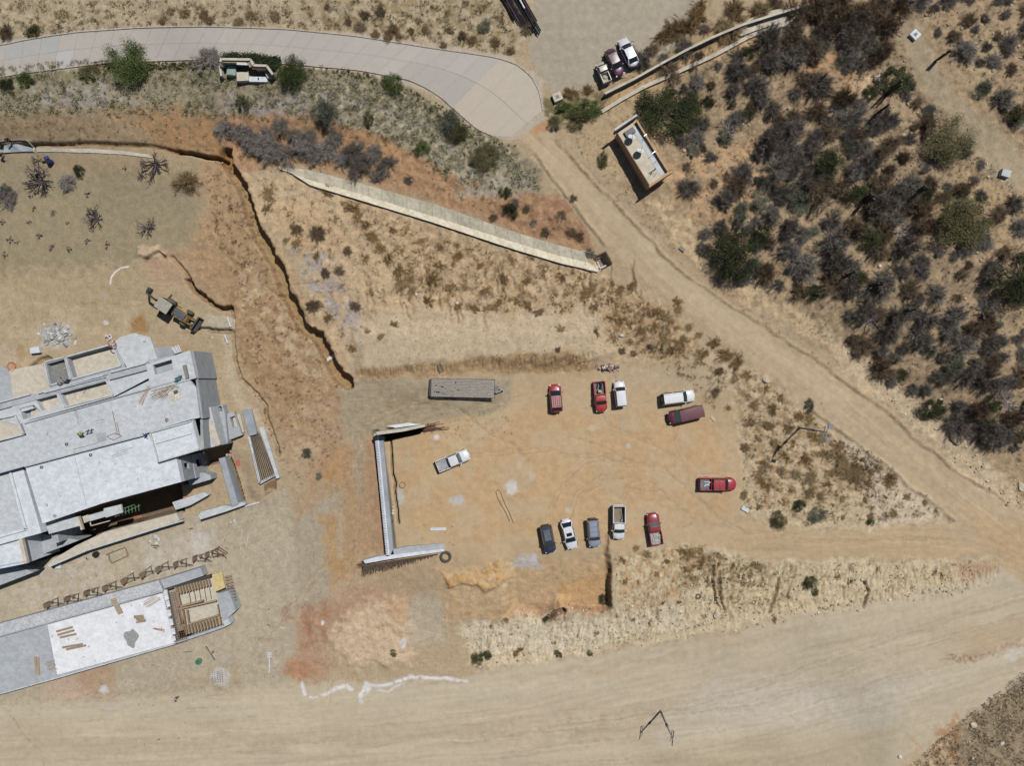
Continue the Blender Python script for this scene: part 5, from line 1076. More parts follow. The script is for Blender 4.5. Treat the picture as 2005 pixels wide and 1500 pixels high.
c = xy(1233, 258, zR + .3); MB().box((c[0], c[1], zR + .2), (1.5, .8, .35), .55).build('air_unit', mat('panel_grey', (78,78,84), .5), OB, bevel=.03)
for i, (x, y, lb) in enumerate(((1236,270,'white satellite dish nearer the dark unit on the office box roof'), (1253,297,'white satellite dish in the middle of the office box roof'))):
    c = xy(x, y, zR + .7); e = empty('satellite_dish', (c[0], c[1], zR + .05), 0, lb, 'satellite dish', 'satellite dishes on the office box roof')
    R_ = Matrix.Translation((0, 0, .75)) @ Matrix.Rotation(math.radians(-38), 4, 'X') @ Matrix.Rotation(.2, 4, 'Y'); mb = MB(); k0 = []
    for r_, z_ in ((.02, 0), (.2, .02), (.4, .08), (.56, .17)): k0.append((r_, z_))
    mb.lathe(k0, n=24, M=R_); o = mb.build('dish', M_CW, e, smooth=True); s_ = o.modifiers.new('s', 'SOLIDIFY'); s_.thickness = .03
    mb = MB(); mb.tube([(0, 0, 0), (0, 0, .75)], .05, 6); mb.tube([R_ @ Vector((0, -.6, .15)), R_ @ Vector((0, 0, .75))], .03, 5); mb.build('mast', M_CHROME, e)
mb = MB(); mb.bar((-.5, -.3, .1), (.5, .3, .15), .08); mb.box((.35, .3, .12), (.3, .12, .2), .8); mb.box((-.1, -.25, .12), (.4, .12, .22), 1.2); mb.bar((.2, -.8, .05), (.6, -.2, .05), .05)
c = xy(1277, 335, zR + .1); o = mb.build('antenna_parts', M_STEEL, None); o.location = (c[0], c[1], zR + .04); tag(o, 'dark antenna parts lying at the low end of the office box roof', 'antenna')
# ------------------------------------------------------------------ ruined booth and its hedge
gB = gz(*xy(480, 140, 5.5)); zB = gB + 2.0
BO_ = empty('roadside_booth', (0, 0, 0), 0, 'open roofless booth with stepped cream wall on the lower side of the concrete road', 'building')
edge('back_wall', [(435,115),(490,115.5),(496,127),(522,128),(534,145)], zB, .32, 3.4, M_CC, BO_); edge('side_wall', [(433,113),(431,120)], zB, .3, 3.4, M_CC, BO_); edge('side_wall', [(433,148),(430,128)], gB + .9, .3, 1.6, M_CC, BO_)
edge('roof_edge', [(437,118.5),(486,119.5),(492,130)], zB - .25, .5, .12, M_WDK, BO_); edge('roof_edge', [(494,131.5),(520,132)], zB - .3, .5, .12, mat('red_brown_board', (120,74,56), .8, var=.1), BO_)
prism('front_wall', [(463,141),(486,139),(487,157),(464,158)], gB + .7, gB - 1, M_CC, BO_); prism('front_wall', [(488,149),(523,150),(524,160),(488,159)], gB + .5, gB - 1, M_CW, BO_, holes=[[(504,151),(507,151),(507,157),(504,157)]])
prism('floor', [(434,128),(528,134),(526,152),(434,150)], gB - .4, gB - .7, M_CD, BO_); prism('front_wall', [(518,141),(532,143),(533,152),(524,152)], gB + .9, gB - 1, M_CC, BO_)
c = xy(452, 136, gB + .8); mb = MB(); mb.box((0, 0, 0), (1.3, 1.5, 1.5), -.1); o = mb.build('tarp_cover', mat('pale_green_tarp', (150,168,160), .7, var=.12), None, bevel=.15); o.location = (c[0], c[1], gB); tag(o, 'pale green tarp covered box standing inside the booth', 'tarp')
c = xy(472, 122, gB + 2.2); o = MB().box((0, 0, 0), (1.5, .3, .12), -.05).build('white_shelf', M_CW, None); o.location = (c[0], c[1], gB + 1.8); tag(o, 'white shelf fixed under the back wall of the booth', 'shelf')
hd = []; 
for a, b, n in (((437,109.5),(488,110),130), ((488,110),(545,117),190), ((503,121),(545,118),190), ((530,132),(544,121),110)):
    for i in range(n): t = rv_ = random.Random(i * 7 + a[0]).random(); r2 = random.Random(i * 3 + b[0]); hd.append((a[0] + (b[0] - a[0]) * t + r2.gauss(0, 1.6), a[1] + (b[1] - a[1]) * t + r2.gauss(0, 1.3)))
rs = np.random.RandomState(4); pts = np.array([[*xy(x, y, gB + .8), gB] for x, y in hd]); n = len(pts) * 14; pk = pts[rs.randint(0, len(pts), n)] + np.stack([rs.normal(size=n) * .22, rs.normal(size=n) * .22, rs.rand(n) ** .4 * 1.1], 1)
V, F = (lambda A, Bq: (A, Bq))(0, 0)
def _rib(A, Bp, w, rs):
    d = Bp - A; r = rs.normal(size=A.shape); s = np.cross(d, r); s /= (np.linalg.norm(s, axis=1)[:, None] + 1e-9); s *= (w / 2)[:, None]; V = np.stack([A - s, A + s, Bp + s, Bp - s], 1).reshape(-1, 3); return V, np.arange(len(A) * 4).reshape(-1, 4)
V, F = _rib(pk, pk + rs.normal(size=(n, 3)) * .08, np.full(n, .1), rs); me = bpy.data.meshes.new('foliage'); me.from_pydata(V.tolist(), [], F.tolist()); M_HEDGE = mat('hedge_leaf', (62,76,46), .8, var=.2, scale=4); tag(link('clipped_hedge', me, None, M_HEDGE), 'clipped dark green hedge wrapping the back of the booth', 'hedge')
# ------------------------------------------------------------------ poles
def pole(px, h_, label, arm_a, lamps=True):
    e = empty('lamp_pole' if lamps else 'utility_pole', at(*px), 0, label, 'pole'); MB().tube([(0, 0, -.3), (0, 0, h_)], .15, 10, .09).build('pole', mat('galvanised', (150,152,158), .5, metal=.2, var=.05), e, smooth=True)
    d = Vector((math.cos(arm_a), math.sin(arm_a), 0)); mb = MB(); mb.bar(d * -1.0 + Vector((0, 0, h_ - .15)), d * 1.1 + Vector((0, 0, h_ - .15)), .1); mb.bar(d * -.8 + Vector((0, 0, h_ - 1.0)), d * .8 + Vector((0, 0, h_ - 1.0)), .08); mb.build('crossarm', M_CHROME if lamps else M_STEEL, e)
    if lamps:
        s = Vector((-d.y, d.x, 0))
        for k in (-1.0, 1.1, .75): MB().box((d * k + s * -.3 + Vector((0, 0, h_ - .1)))[:], (.42, .6, .16), arm_a).build('lamp_head', M_CHROME, e, bevel=.03)
    else:
        for k in (-.95, -.4, .5, 1.0): MB().cyl((d * k + Vector((0, 0, h_ - .1)))[:], .05, .22, 8).build('insulator', M_TRIM, e)
    mb = MB(); mb.cyl((0, 0, h_ * .5), .2, .5, 10); mb.build('box', M_STEEL, e)
pole((1565,838), 9.2, 'tall grey floodlight pole standing in the scrub triangle', 1.35)
pole((1293,1393), 8.4, 'tall slim utility pole standing in the wide lower dirt road', 1.45, False)
# ------------------------------------------------------------------ pipe pile
rr = random.Random(9); cols = [(34,40,38), (30,44,40), (28,34,32), (120,44,60), (46,46,76), (38,54,48), (110,56,58), (36,36,40)]
for i in range(26):
    t = i / 25; x0 = 976 + 42 * t + rr.uniform(-2, 2); y0 = -16; ln = rr.uniform(72, 98) - (20 if t < .2 else 0) - (10 if t > .9 else 0); x1 = x0 + ln * .5; y1 = y0 + ln * .88 * 1.0
    a = at(x0, y0, .15); b = at(x1, y1, .15); zo = rr.choice([0, .14, .28]); ci = rr.choice(cols); o = MB().tube([Vector((0, 0, zo)), b - a + Vector((0, 0, zo))], .07 + .03 * rr.random(), 7).build('pipe', mat('pipe_%d' % (sum(ci)), ci, .45, var=.08), None); o.location = a
    tag(o, 'long dark pipe in the coloured pipe pile at the top edge', 'pipe', 'pipes in the pile at the top edge')
a = at(1012, -12, .5); b = at(1027, 16, .5); o = MB().tube([(0, 0, 0), b - a], .12, 8).build('pipe', M_CW, None); o.location = a; tag(o, 'short thick white pipe on top of the dark pipe pile', 'pipe')
# ------------------------------------------------------------------ tyres, ladder, loops, drums
def tyre(px, R_, r_, label, m=M_BLK, name='tyre'):
    mb = MB(); w = R_ * .42; mb.lathe([(r_, 0), (r_ * 1.2, -.0), (R_ * .92, .0), (R_, w * .3), (R_, w * .7), (R_ * .92, w), (r_ * 1.2, w), (r_, w * .85), (r_, 0)], n=30); o = mb.build(name, m, None, smooth=True); o.location = at(*px) + Vector((0, 0, .02)); return tag(o, label, 'tyre')
tyre((873,1090), .88, .52, 'big worn tyre lying at the right end of the rebar fringed wall', mat('grey_rubber', (84,84,80), .8, var=.1)); tyre((1367,1168), .42, .26, 'small tyre half buried in the gullied embankment', mat('grey_rubber2', (104,98,86), .8, var=.1))
def loop(px, R_, w, m, label, name, cat, turns=2, jig=.1, lift=.05, sq=1.0, seed=1):
    r2 = random.Random(seed); pts = []; N = 26 * turns
    for i in range(N + 1): t = i / 26 * 6.283; q = R_ * (1 + r2.uniform(-jig, jig)); pts.append((q * math.cos(t), q * math.sin(t) * sq, lift + .02 * (i // 26)))
    o = MB().tube(pts, w, 5).build(name, m, None); o.location = at(*px); return tag(o, label, cat)
loop((788,950), .45, .03, M_RUST, 'thin ring of wire on the lot near the crack', 'wire_ring', 'wire', 3, .04)
M_OR = mat('orange_hose', (190,120,92), .6, var=.1)
loop((229,673), .55, .05, M_OR, 'orange hose coil at the corner of the upper terrace bay', 'hose_coil', 'hose', 3, .12, seed=4, lift=1.4); loop((23,718), .6, .045, M_OR, 'orange hose coil on the brown soil near the left edge', 'hose_coil', 'hose', 3, .18, seed=5)
pts = [at(x, y, .05) for x, y in ((998,1022),(990,1003),(982,990),(974,975),(971,963),(975,959),(980,963),(984,975),(990,990),(998,1005),(1005,1024))]; o = MB().tube([p - pts[0] for p in pts], .045, 5).build('cable_loop', M_RUST, None); o.location = pts[0]; tag(o, 'long brown cable bent into a loop on the parking lot', 'cable')
e = empty('ladder', at(861,718,.2), -1.15, 'dark ladder lying against the cut bank', 'ladder'); mb = MB(); mb.bar((-.9, .28, 0), (.9, .28, .1), .07); mb.bar((-.9, -.28, 0), (.9, -.28, .1), .07); mb.build('rail', M_STEEL, e); mb = MB()
for i in range(8): mb.bar((-.8 + i * .23, -.28, .03), (-.8 + i * .23, .28, .03), .05)
mb.build('rung', M_CHROME, e)
def drum(px, r, h_, m, label, lie=False, name='drum', top=None):
    e = empty(name, at(*px), .6, label, 'drum'); mb = MB(); mb.lathe([(0, 0), (r, 0), (r, h_ * .33), (r * 1.04, h_ * .35), (r, h_ * .37), (r, h_ * .66), (r * 1.04, h_ * .68), (r, h_ * .7), (r, h_), (r * .88, h_), (r * .86, h_ - .1), (0, h_ - .1)], n=22, M=(Matrix.Translation((0, 0, r)) @ Matrix.Rotation(1.57, 4, 'X')) if lie else None); mb.build('shell', m, e)
    if not lie: mb = MB(); mb.lathe([(0, h_ - .09), (r * .85, h_ - .09)], n=20); mb.build('inner_shade', top or M_TRIM, e)  # dark disc stands for the shade inside the open vessel
    return e
M_BLU = mat('blue_plastic', (36,66,130), .5, var=.08); drum((102,318), .34, .9, M_BLU, 'open blue drum standing by the terrace drain'); drum((93,309), .32, .9, M_BLU, 'blue drum lying on its side by the terrace drain', True)
drum((391,1294), .42, .7, mat('green_plastic', (92,150,124), .5, var=.06), 'green tub on the ground below the long slab', top=mat('green_plastic_shaded', (70,120,100), .5)); drum((190,1085), .42, .6, M_TRIM, 'dark round tub between building walkway and formwork'); drum((172,1093), .18, .35, M_CW, 'small white bucket left of the dark round tub', name='bucket')  # darker green copy paints the shaded inside of the tub
o = MB().box((0, 0, .2), (.7, .6, .4), .3).build('soil_sack', mat('ochre_sack', (160,120,66), .9, var=.12), None, bevel=.12); o.location = at(88,313); tag(o, 'ochre sack beside the blue drums', 'sack')
# trough by the wall
e = empty('trough', at(768,1014), 1.45, 'dark oval trough beside the footing of the long retaining wall', 'trough'); mb = MB(); mb.lathe([(0, .05), (.3, .05), (.42, .35), (.46, .35), (.36, 0), (0, 0)], n=20); o = mb.build('tub', mat('grey_green_tub', (90,98,92), .6), e); o.scale = (1.5, .8, 1)
mb = MB()
for x, y, r in ((.9, .02, .2), (.5, -.02, .26), (1.5, .1, .14), (1.9, .05, .12), (2.5, 0, .1)): 
    mb.lathe([(0, .32), (r * .7, .26), (r, .1), (r * 1.1, 0)], c=(x, y, .0), n=9)
o = mb.build('spoil_lumps', mat('cream_lumps', (220,210,180), .9, var=.15), None); o.location = at(769,1012); o.rotation_euler = (0, 0, 1.5); tag(o, 'cream lumps of spilled plaster above the dark trough', 'plaster')
# white pipes, sticks, frames
def sticks(px, segs, w, m, label, name, cat, z=.05):
    a = at(*px); mb = MB()
    for p_, q_ in segs: mb.bar(at(*p_, z) - a, at(*q_, z) - a, w)
    o = mb.build(name, m, None); o.location = a; return tag(o, label, cat)
sticks((448,630), [((445,621),(452,640))], .2, M_CW, 'white pipe standing beside the ditch bend', 'white_pipe', 'pipe', .2); sticks((443,665), [((440,656),(446,672))], .18, M_CW, 'white pipe below the one at the ditch bend', 'white_pipe', 'pipe', .2); sticks((415,658), [((411,650),(417,663))], .1, M_CW, 'thin white lath between ditch and building', 'white_lath', 'lath', .1)
sticks((345,686), [((337 + 3 * i, 679 - i + (i % 2) * 2), (343 + 3 * i, 693 - i)) for i in range(5)], .16, M_CW, 'bundle of white pipes leaning on the north edge of the building', 'pipe_bundle', 'pipes', 1.4)
sticks((215,663), [((205,660),(217,655)), ((217,655),(221,672)), ((210,668),(219,660)), ((206,655),(222,668))], .12, M_CW, 'white crossed laths beside the orange hose coil', 'laths', 'laths', .3)
sticks((412,1280), [((403,1266),(421,1293)), ((413,1283),(418,1276))], .1, M_STEEL, 'two dark sticks crossed on the ground below the formwork', 'dark_sticks', 'sticks'); sticks((367,1277), [((358,1278),(376,1276))], .07, M_STEEL, 'single thin dark stick below the long slab', 'dark_stick', 'stick'); loop((417,1277), .16, .035, M_STEEL, 'little dark ring beside the crossed sticks', 'small_ring', 'ring', 1)
sticks((230,1088), [((207,1086),(243,1072)), ((213,1095),(218,1103)), ((218,1103),(250,1088)), ((250,1088),(245,1073)), ((212,1086),(214,1096))], .14, M_WDK, 'empty wooden frame on the ground between building and formwork', 'wooden_frame', 'frame', .3)
sticks((532,1290), [((523,1279),(532,1279)), ((523,1283),(532,1283)), ((524,1287),(532,1287)), ((528,1288),(527,1318))], .14, M_CW, 'white pallet and lath on the pale ground in the lower left', 'white_pallet', 'pallet')
sticks((415,1328), [((415,1318 + k * 4), (436, 1314 + k * 4)) for k in range(6)] + [((415 + k * 5, 1318), (417 + k * 5, 1338)) for k in range(5)], .05, M_CD, 'square of wire mesh on the grey mortar stain', 'wire_mesh', 'wire mesh')
sticks((425,1080), [((418,1092),(436,1084)), ((436,1084),(443,1094)), ((420,1078),(440,1090)), ((424,1074),(444,1086)), ((428,1071),(446,1083)), ((418,1092),(414,1080)), ((414,1080),(430,1070))], .08, M_RUST, 'rusty grid of bars propped at the right end of the formwork row', 'rusty_grille', 'steel grille', .4)
sticks((476,1060), [((474,1036),(471,1078))], .08, M_CC, 'left one of two long pale laths right of the formwork', 'long_lath', 'lath'); sticks((485,1052), [((487,1040),(482,1072))], .08, M_CC, 'right one of two long pale laths right of the formwork', 'long_lath', 'lath')
sticks((495,990), [((480,992),(500,986)), ((500,986),(508,984))], .22, M_CW, 'short white board at the corner of the low concrete wall', 'white_board', 'board', .2)
# bundle with tarp, sacks, cart
def heap(px, r, m, label, name, cat, n=9, seed=1, zr=.5, z=0):
    r2 = random.Random(seed); mb = MB()
    for i in range(n): a = r2.uniform(0, 6.28); d = r2.random() ** .5 * r; s = r * r2.uniform(.25, .5); mb.lathe([(0, s * zr * 1.6), (s * .6, s * zr * 1.3), (s, s * zr * .5), (s * .9, -.05)], c=(d * math.cos(a), d * math.sin(a), 0), n=9)
    o = mb.build(name, m, None, smooth=True); o.location = at(*px) + Vector((0, 0, z)); return tag(o, label, cat)
heap((303,1059), .75, mat('white_sheet', (206,206,200), .7, var=.12), 'heap of white sheeting on the ground in front of the building', 'sheet_heap', 'sheeting', 8, 3, .7); sticks((312,1062), [((296,1068),(312,1070)), ((300,1072),(308,1074))], .12, mat('green_scrap', (96,110,62), .8), 'green scraps below the white sheeting', 'green_scraps', 'scraps', .1)
heap((455,1020), .42, mat('white_sack', (212,210,204), .7), 'white sack on a hand cart below the low concrete wall', 'white_sack', 'sack', 4, 5, .8); heap((333,1364), .3, M_CW, 'little white heap', 'white_heap', 'heap', 3, 6) if 0 else None
heap((450,893), .7, mat('grey_bags', (190,188,182), .8, var=.15), 'pale bags beside the red powder near the rebar mat', 'bag_heap', 'bags', 6, 8, .5)
# rubble and debris
stones_later = [((112,656), 34, 22, 420, (.06, .34), [(168,170,170),(190,192,192),(140,144,146),(210,208,200)], 'grey broken concrete rubble heaped above the terrace', 'rubble_heap'),
                ((1192,720), 26, 9, 260, (.05, .22), [(210,204,196),(150,120,110),(96,70,76),(180,150,130),(70,72,90)], 'mixed rubbish heap behind the red pickup', 'rubbish_heap')]
for (cx_, cy_), rx, ry, n, (r0, r1), cols, lb, nm in stones_later:
    rs = np.random.RandomState(cx_); mb = MB()
    for i in range(n):
        t = rs.rand() * 6.28; q = abs(rs.normal()) * .5; p = at(cx_ + rx * q * math.cos(t), cy_ + ry * q * math.sin(t)); s = r0 + (r1 - r0) * rs.rand() ** 2; k0 = len(mb.v)
        M_ = Matrix.Translation(p + Vector((0, 0, .5 * max(0, .8 - q)))) @ Matrix.Rotation(rs.rand() * 6, 4, 'Z') @ Matrix.Rotation(rs.normal() * .5, 4, 'X'); mb.box((0, 0, 0), (s * 2 * rs.uniform(.6, 1.4), s * 2 * rs.uniform(.5, 1), s * rs.uniform(.4, 1)), M=M_)
        kf = rs.uniform(.8, 1.15); c = [v * kf for v in lin(cols[rs.randint(len(cols))])]; mb.c += [c] * (len(mb.v) - k0)
    tag(mb.build(nm, vcmat('rubble', .9, 10, .15, 0), None), lb, nm.replace('_', ' '), kind='stuff')
# timber on the upper roof
planks((283,775), 2, 3.0, 1.12, 'pair of long pink brown boards on the upper roof', 7.0, .2, .3, mat('pink_timber', (186,160,146), .8, var=.12), seed=11)
planks((322,762), 9, 2.8, .9, 'jumble of tan battens near the right end of the upper roof', 7.0, .08, .22, M_WOOD, seed=12); planks((315,772), 5, 2.6, .35, 'dark battens under the jumble on the upper roof', 7.0, .08, .2, M_WDK, seed=13); planks((336,756), 5, 2.0, .15, 'short tan battens beside the teal tarp on the upper roof', 7.0, .08, .2, M_WOOD, seed=16)
planks((343,773), 4, 1.6, .5, 'cream plywood sheet on the upper roof', 7.0, .38, .38, mat('pale_ply', (216,206,188), .8), name='plywood_sheet', cat='plywood', seed=14)
planks((240,886), 3, 2.6, .3, 'faint grey battens on the white roof', 6.4, .07, .28, M_CG, seed=15)
planks((195,825), 2, 1.4, .1, 'grey angle shaped pair of boards on the upper roof', 7.0, .1, .3, M_CG, seed=17)
def onroof(px, z, mb, m, label, name, cat, rz=0):
    c = xy(*px, z); o = mb.build(name, m, None); o.location = (c[0], c[1], z); o.rotation_euler = (0, 0, rz); return tag(o, label, cat)
mb = MB(); mb.bar((-.9, 0, .05), (0, -.5, .05), .05); mb.bar((0, -.5, .05), (1.2, .1, .05), .05); mb.bar((-.9, 0, .05), (.2, .5, .05), .05); mb.bar((.2, .5, .05), (1.2, .1, .05), .05); mb.bar((.6, .3, .05), (-.1, 3.6, .05), .05); mb.bar((.9, .2, .05), (.5, 2.0, .05), .05)
onroof((222,855), 7.0, mb, M_RUST, 'bent rusty bars lying on the upper roof', 'bent_bars', 'rebar'); mb = MB(); mb.bar((-.6, .1, .3), (.6, .4, .3), .06); mb.bar((-.5, -.3, .3), (.5, 0, .3), .06); mb.bar((-.3, -.3, .3), (-.1, .4, .3), .06); mb.bar((.2, -.2, .3), (.4, .5, .3), .06); onroof((177,846), 7.0, mb, M_TRIM, 'small black steel frame beside the worker on the upper roof', 'steel_frame', 'frame')
for i, (x, y, z, lb) in enumerate(((131,870,7.0,'dark ring shaped drain on the upper roof'), (82,915,6.4,'ring shaped drain near the left corner of the white roof'), (178,891,6.4,'blue grey ring drain below the plinth on the white roof'), (108,1010,6.4,'faint ring drain near the lower edge of the white roof'), (327,823,7.0,'reddish round cap on the upper roof'))):
    mb = MB(); mb.lathe([(.1, 0), (.22, 0), (.22, .12), (.13, .12)], n=14); onroof((x, y), z, mb, mat('ring_%d' % i, [(90,92,94), (110,112,114), (86,94,120), (170,172,174), (140,92,94)][i], .7), lb, 'roof_drain', 'drain')
mb = MB()
for i in range(8): mb.bar((-1.9 + i * .5, -.45, 0), (-1.7 + i * .5, .5, .1), .06)
mb.bar((-2, -.4, .05), (2.0, .3, .05), .07); mb.bar((-2, .3, .05), (1.2, .6, .05), .07); onroof((250,1000), 3.4, mb, mat('green_formwork', (110,150,116), .6), 'green formwork grid in the shadow under the white roof', 'formwork_grid', 'formwork', .25)
onroof((270,1012), .4, MB().box((0, 0, 0), (1.2, .35, .1), .2), mat('orange_net', (180,110,84), .8), 'orange netting at the edge of the building walkway', 'orange_netting', 'netting')
mb = MB(); mb.box((0, 0, .3), (.7, .5, .25), .4); mb.box((.3, .3, .2), (.4, .4, .3)); mb.box((-.3, -.35, .15), (.5, .2, .2)); onroof((350,742), 7.1, mb, mat('teal_tarp', (78,128,140), .6, var=.2), 'crumpled teal tarp at the top right of the upper roof', 'teal_tarp', 'tarp')
onroof((345,767), 7.05, MB().box((0, 0, .15), (.5, .35, .3), .3), mat('blue_bag', (74,102,140), .6), 'small blue bag on the plywood side of the upper roof', 'blue_bag', 'bag'); mb = MB(); mb.box((0, 0, .1), (.5, .2, .2), .8); mb.bar((-.4, .3, .1), (.4, -.3, .3), .06); onroof((285,852), 7.0, mb, M_BLU, 'dark blue tools in the corner above the raised roof box', 'blue_tools', 'tools')
o = MB().box((0, 0, .12), (.34, .34, .24)).build('drain_post', M_CW, None); o.location = (*xy(283, 666, 1.3), 1.25); tag(o, 'little white block on the terrace wing', 'block')
# ------------------------------------------------------------------ people: one continuous skinned figure each, clothes as children
def skin_obj(name, verts, edges, rad, m, parent):
    me = bpy.data.meshes.new(name); me.from_pydata(verts, edges, []); o = bpy.data.objects.new(name, me); C.objects.link(o); o.parent = parent; sk = o.modifiers.new('skin', 'SKIN'); sk.use_smooth_shade = True; me.materials.append(m)
    for i, r_ in enumerate(rad): me.skin_vertices[0].data[i].radius = (r_, r_)
    me.skin_vertices[0].data[0].use_root = True; ss = o.modifiers.new('s', 'SUBSURF'); ss.levels = 1; ss.render_levels = 1; return o
M_SKIN = mat('skin', (150,108,84), .6, var=.04)
def person(loc, rz, shirt, trousers, hat, label, bend=0.0, reach=0.0, step=.12, hat_c=None):
    e = empty('person', loc, rz, label, 'person'); sb = math.sin(bend); cb = math.cos(bend)
    def T(x, y, z): z2 = z - .95; return (x + z2 * sb, y, .95 + z2 * cb) if z > .95 else (x, y, z)
    V = [T(0, 0, .97), T(0, 0, 1.15), T(0, 0, 1.38), T(.01, 0, 1.5), T(.03, 0, 1.6), T(.03, 0, 1.7)]; E_ = [(0, 1), (1, 2), (2, 3), (3, 4), (4, 5)]; R_ = [.13, .12, .14, .055, .085, .08]
    V.append(T(.12, 0, 1.61)); E_.append((4, 6)); R_.append(.018)
    arms = {}; legs = {}
    for s in (-1, 1):
        k = len(V); el = T(.04 + reach * .12, s * .27, 1.13 + reach * .08); wr = (el[0] + .1 + reach * .22, s * .25, el[2] - .24 + reach * .2); hd_ = (wr[0] + .04, s * .245, wr[2] - .07)
        V += [T(0, s * .19, 1.42), el, wr, hd_]; E_ += [(2, k), (k, k + 1), (k + 1, k + 2), (k + 2, k + 3)]; R_ += [.065, .045, .03, .034]; arms[s] = [V[2], V[k], el]
        for j, (dy, dz, ln) in enumerate(((-.028, -.02, .075), (-.01, -.02, .09), (.01, -.02, .085), (.028, -.02, .065), (.03, .02, .055))):
            q = len(V); V += [(hd_[0] + (.02 if j < 4 else .01), hd_[1] + dy, hd_[2] + dz), (hd_[0] + .03 + (.0 if j < 4 else .03), hd_[1] + dy * 1.25, hd_[2] - ln)]; E_ += [(k + 3, q), (q, q + 1)]; R_ += [.01, .008]
        k = len(V); V += [(0, s * .1, .9), (.03 + s * step * .3, s * .11, .5), (s * step, s * .11, .08), (s * step + .15, s * .12, .04)]; E_ += [(0, k), (k, k + 1), (k + 1, k + 2), (k + 2, k + 3)]; R_ += [.1, .065, .045, .04]; legs[s] = V[k:k + 3]
    skin_obj('body', V, E_, R_, M_SKIN, e)
    v = [T(0, 0, .95), T(0, 0, 1.15), T(0, 0, 1.42)]; ed = [(0, 1), (1, 2)]; rd = [.15, .145, .16]
    for s in (-1, 1): k = len(v); v += [arms[s][1], arms[s][2]]; ed += [(2, k), (k, k + 1)]; rd += [.09, .06]
    skin_obj('shirt', v, ed, rd, shirt, e); v = [T(0, 0, 1.0)]; ed = []; rd = [.15]
    for s in (-1, 1): k = len(v); v += [tuple(legs[s][0]), tuple(legs[s][1]), tuple(legs[s][2])]; ed += [(0, k), (k, k + 1), (k + 1, k + 2)]; rd += [.12, .085, .065]
    skin_obj('trousers', v, ed, rd, trousers, e); c = Vector(T(.03, 0, 1.7)); mb = MB(); mb.lathe([(.17 if hat_c else .1, -.02), (.105, .0), (.09, .07), (.03, .11), (0, .11)], c=c, n=14); mb.build('hat' if hat_c else 'hair', mat('hat_%s' % label[:9].replace(' ', ''), hat_c or (40,34,32), .7), e, smooth=True)
    for s in (-1, 1): MB().lathe([(0, .008), (.012, 0), (0, -.008)], c=Vector(T(.108, s * .032, 1.635)), n=6).build('eye', M_TRIM, e)
def cloth(n_, c): return mat('cloth_' + n_, c, .85, var=.06, scale=6)
def rf(px, z): return Vector((*xy(*px, z + 1.2), z))
person(rf((152,851), 7.0), .4, cloth('hi_vis', (196,206,110)), cloth('navy', (52,58,76)), 0, 'worker in a yellow high visibility vest bending over on the upper roof', .9, .8, hat_c=(150,190,120))
person(at(26,279), 2.2, cloth('black', (44,40,46)), cloth('navy', (52,58,76)), 0, 'worker in dark clothes standing above the terrace drain', .1, .2); person(at(3,279), 1.0, cloth('black', (44,40,46)), cloth('grey', (86,84,88)), 0, 'worker in dark clothes at the left edge above the terrace drain', .3, .3)
person(at(78,337), -1.2, cloth('blue_work', (52,60,92)), cloth('navy', (52,58,76)), 0, 'worker in blue bending beside the dead tangled tree', 1.0, .7)
person(at(349,1364), -.5, cloth('pink', (206,186,190)), cloth('brown', (74,60,56)), 0, 'lone worker in a pale shirt on the open ground below the long slab', .2, .3, hat_c=(190,170,176))
person(rf((226,752), 1.25), .3, cloth('sky', (128,160,176)), cloth('navy', (52,58,76)), 0, 'left one of two workers bending at the terrace edge', 1.1, .8) if 0 else None
person(Vector((*xy(112, 752, 2.2), 1.0)), .3, cloth('sky', (128,160,176)), cloth('navy', (52,58,76)), 0, 'left one of two workers bending along the terrace edge', 1.1, .8); person(Vector((*xy(128, 745, 2.2), 1.0)), 2.6, cloth('teal', (112,150,160)), cloth('navy', (52,58,76)), 0, 'right one of two workers bending along the terrace edge', 1.0, .7)
person(at(8,307), .3, cloth('black', (44,40,46)), cloth('black2', (40,38,44)), 0, 'worker in black below the terrace drain at the left edge', .8, .5)
# ------------------------------------------------------------------ plants
def leafmat(name, c1, c2, c3=None, rough=.85, scale=1.5):
    """colour varies from clump to clump inside a plant (object noise) and from plant to plant (object random)"""
    if name in MATS: return MATS[name]
    m = bpy.data.materials.new(name); m.use_nodes = True; n = m.node_tree.nodes; l = m.node_tree.links; b = n['Principled BSDF']
    b.inputs['Roughness'].default_value = rough; b.inputs['Specular IOR Level'].default_value = .15
    tc = n.new('ShaderNodeTexCoord'); no = n.new('ShaderNodeTexNoise'); no.inputs['Scale'].default_value = scale; no.inputs['Detail'].default_value = 4
    l.new(tc.outputs['Object'], no.inputs['Vector'])
    oi = n.new('ShaderNodeObjectInfo'); ad = n.new('ShaderNodeMath'); ad.operation = 'MULTIPLY_ADD'; ad.inputs[1].default_value = .5
    l.new(oi.outputs['Random'], ad.inputs[0]); l.new(no.outputs['Fac'], ad.inputs[2])
    cr = n.new('ShaderNodeValToRGB'); e = cr.color_ramp.elements; e[0].position = .45; e[1].position = 1.0
    e[0].color = (*lin(c1), 1); e[1].color = (*lin(c3 or c2), 1)
    k = cr.color_ramp.elements.new(.72); k.color = (*lin(c2), 1)
    l.new(ad.outputs['Value'], cr.inputs['Fac']); l.new(cr.outputs['Color'], b.inputs['Base Color']); MATS[name] = m
    return m
def ribbons(A, Bp, w, rs, two=True):
    """thin flat strips from points A to points Bp (n,3) with widths w (n): vertices and quads"""
    d = Bp - A; r = rs.normal(size=A.shape); s = np.cross(d, r); s /= (np.linalg.norm(s, axis=1)[:, None] + 1e-9); s *= (w / 2)[:, None]
    V = np.stack([A - s, A + s, Bp + s * .45, Bp - s * .45], 1).reshape(-1, 3); n = len(A)
    return V, np.arange(n * 4).reshape(n, 4)
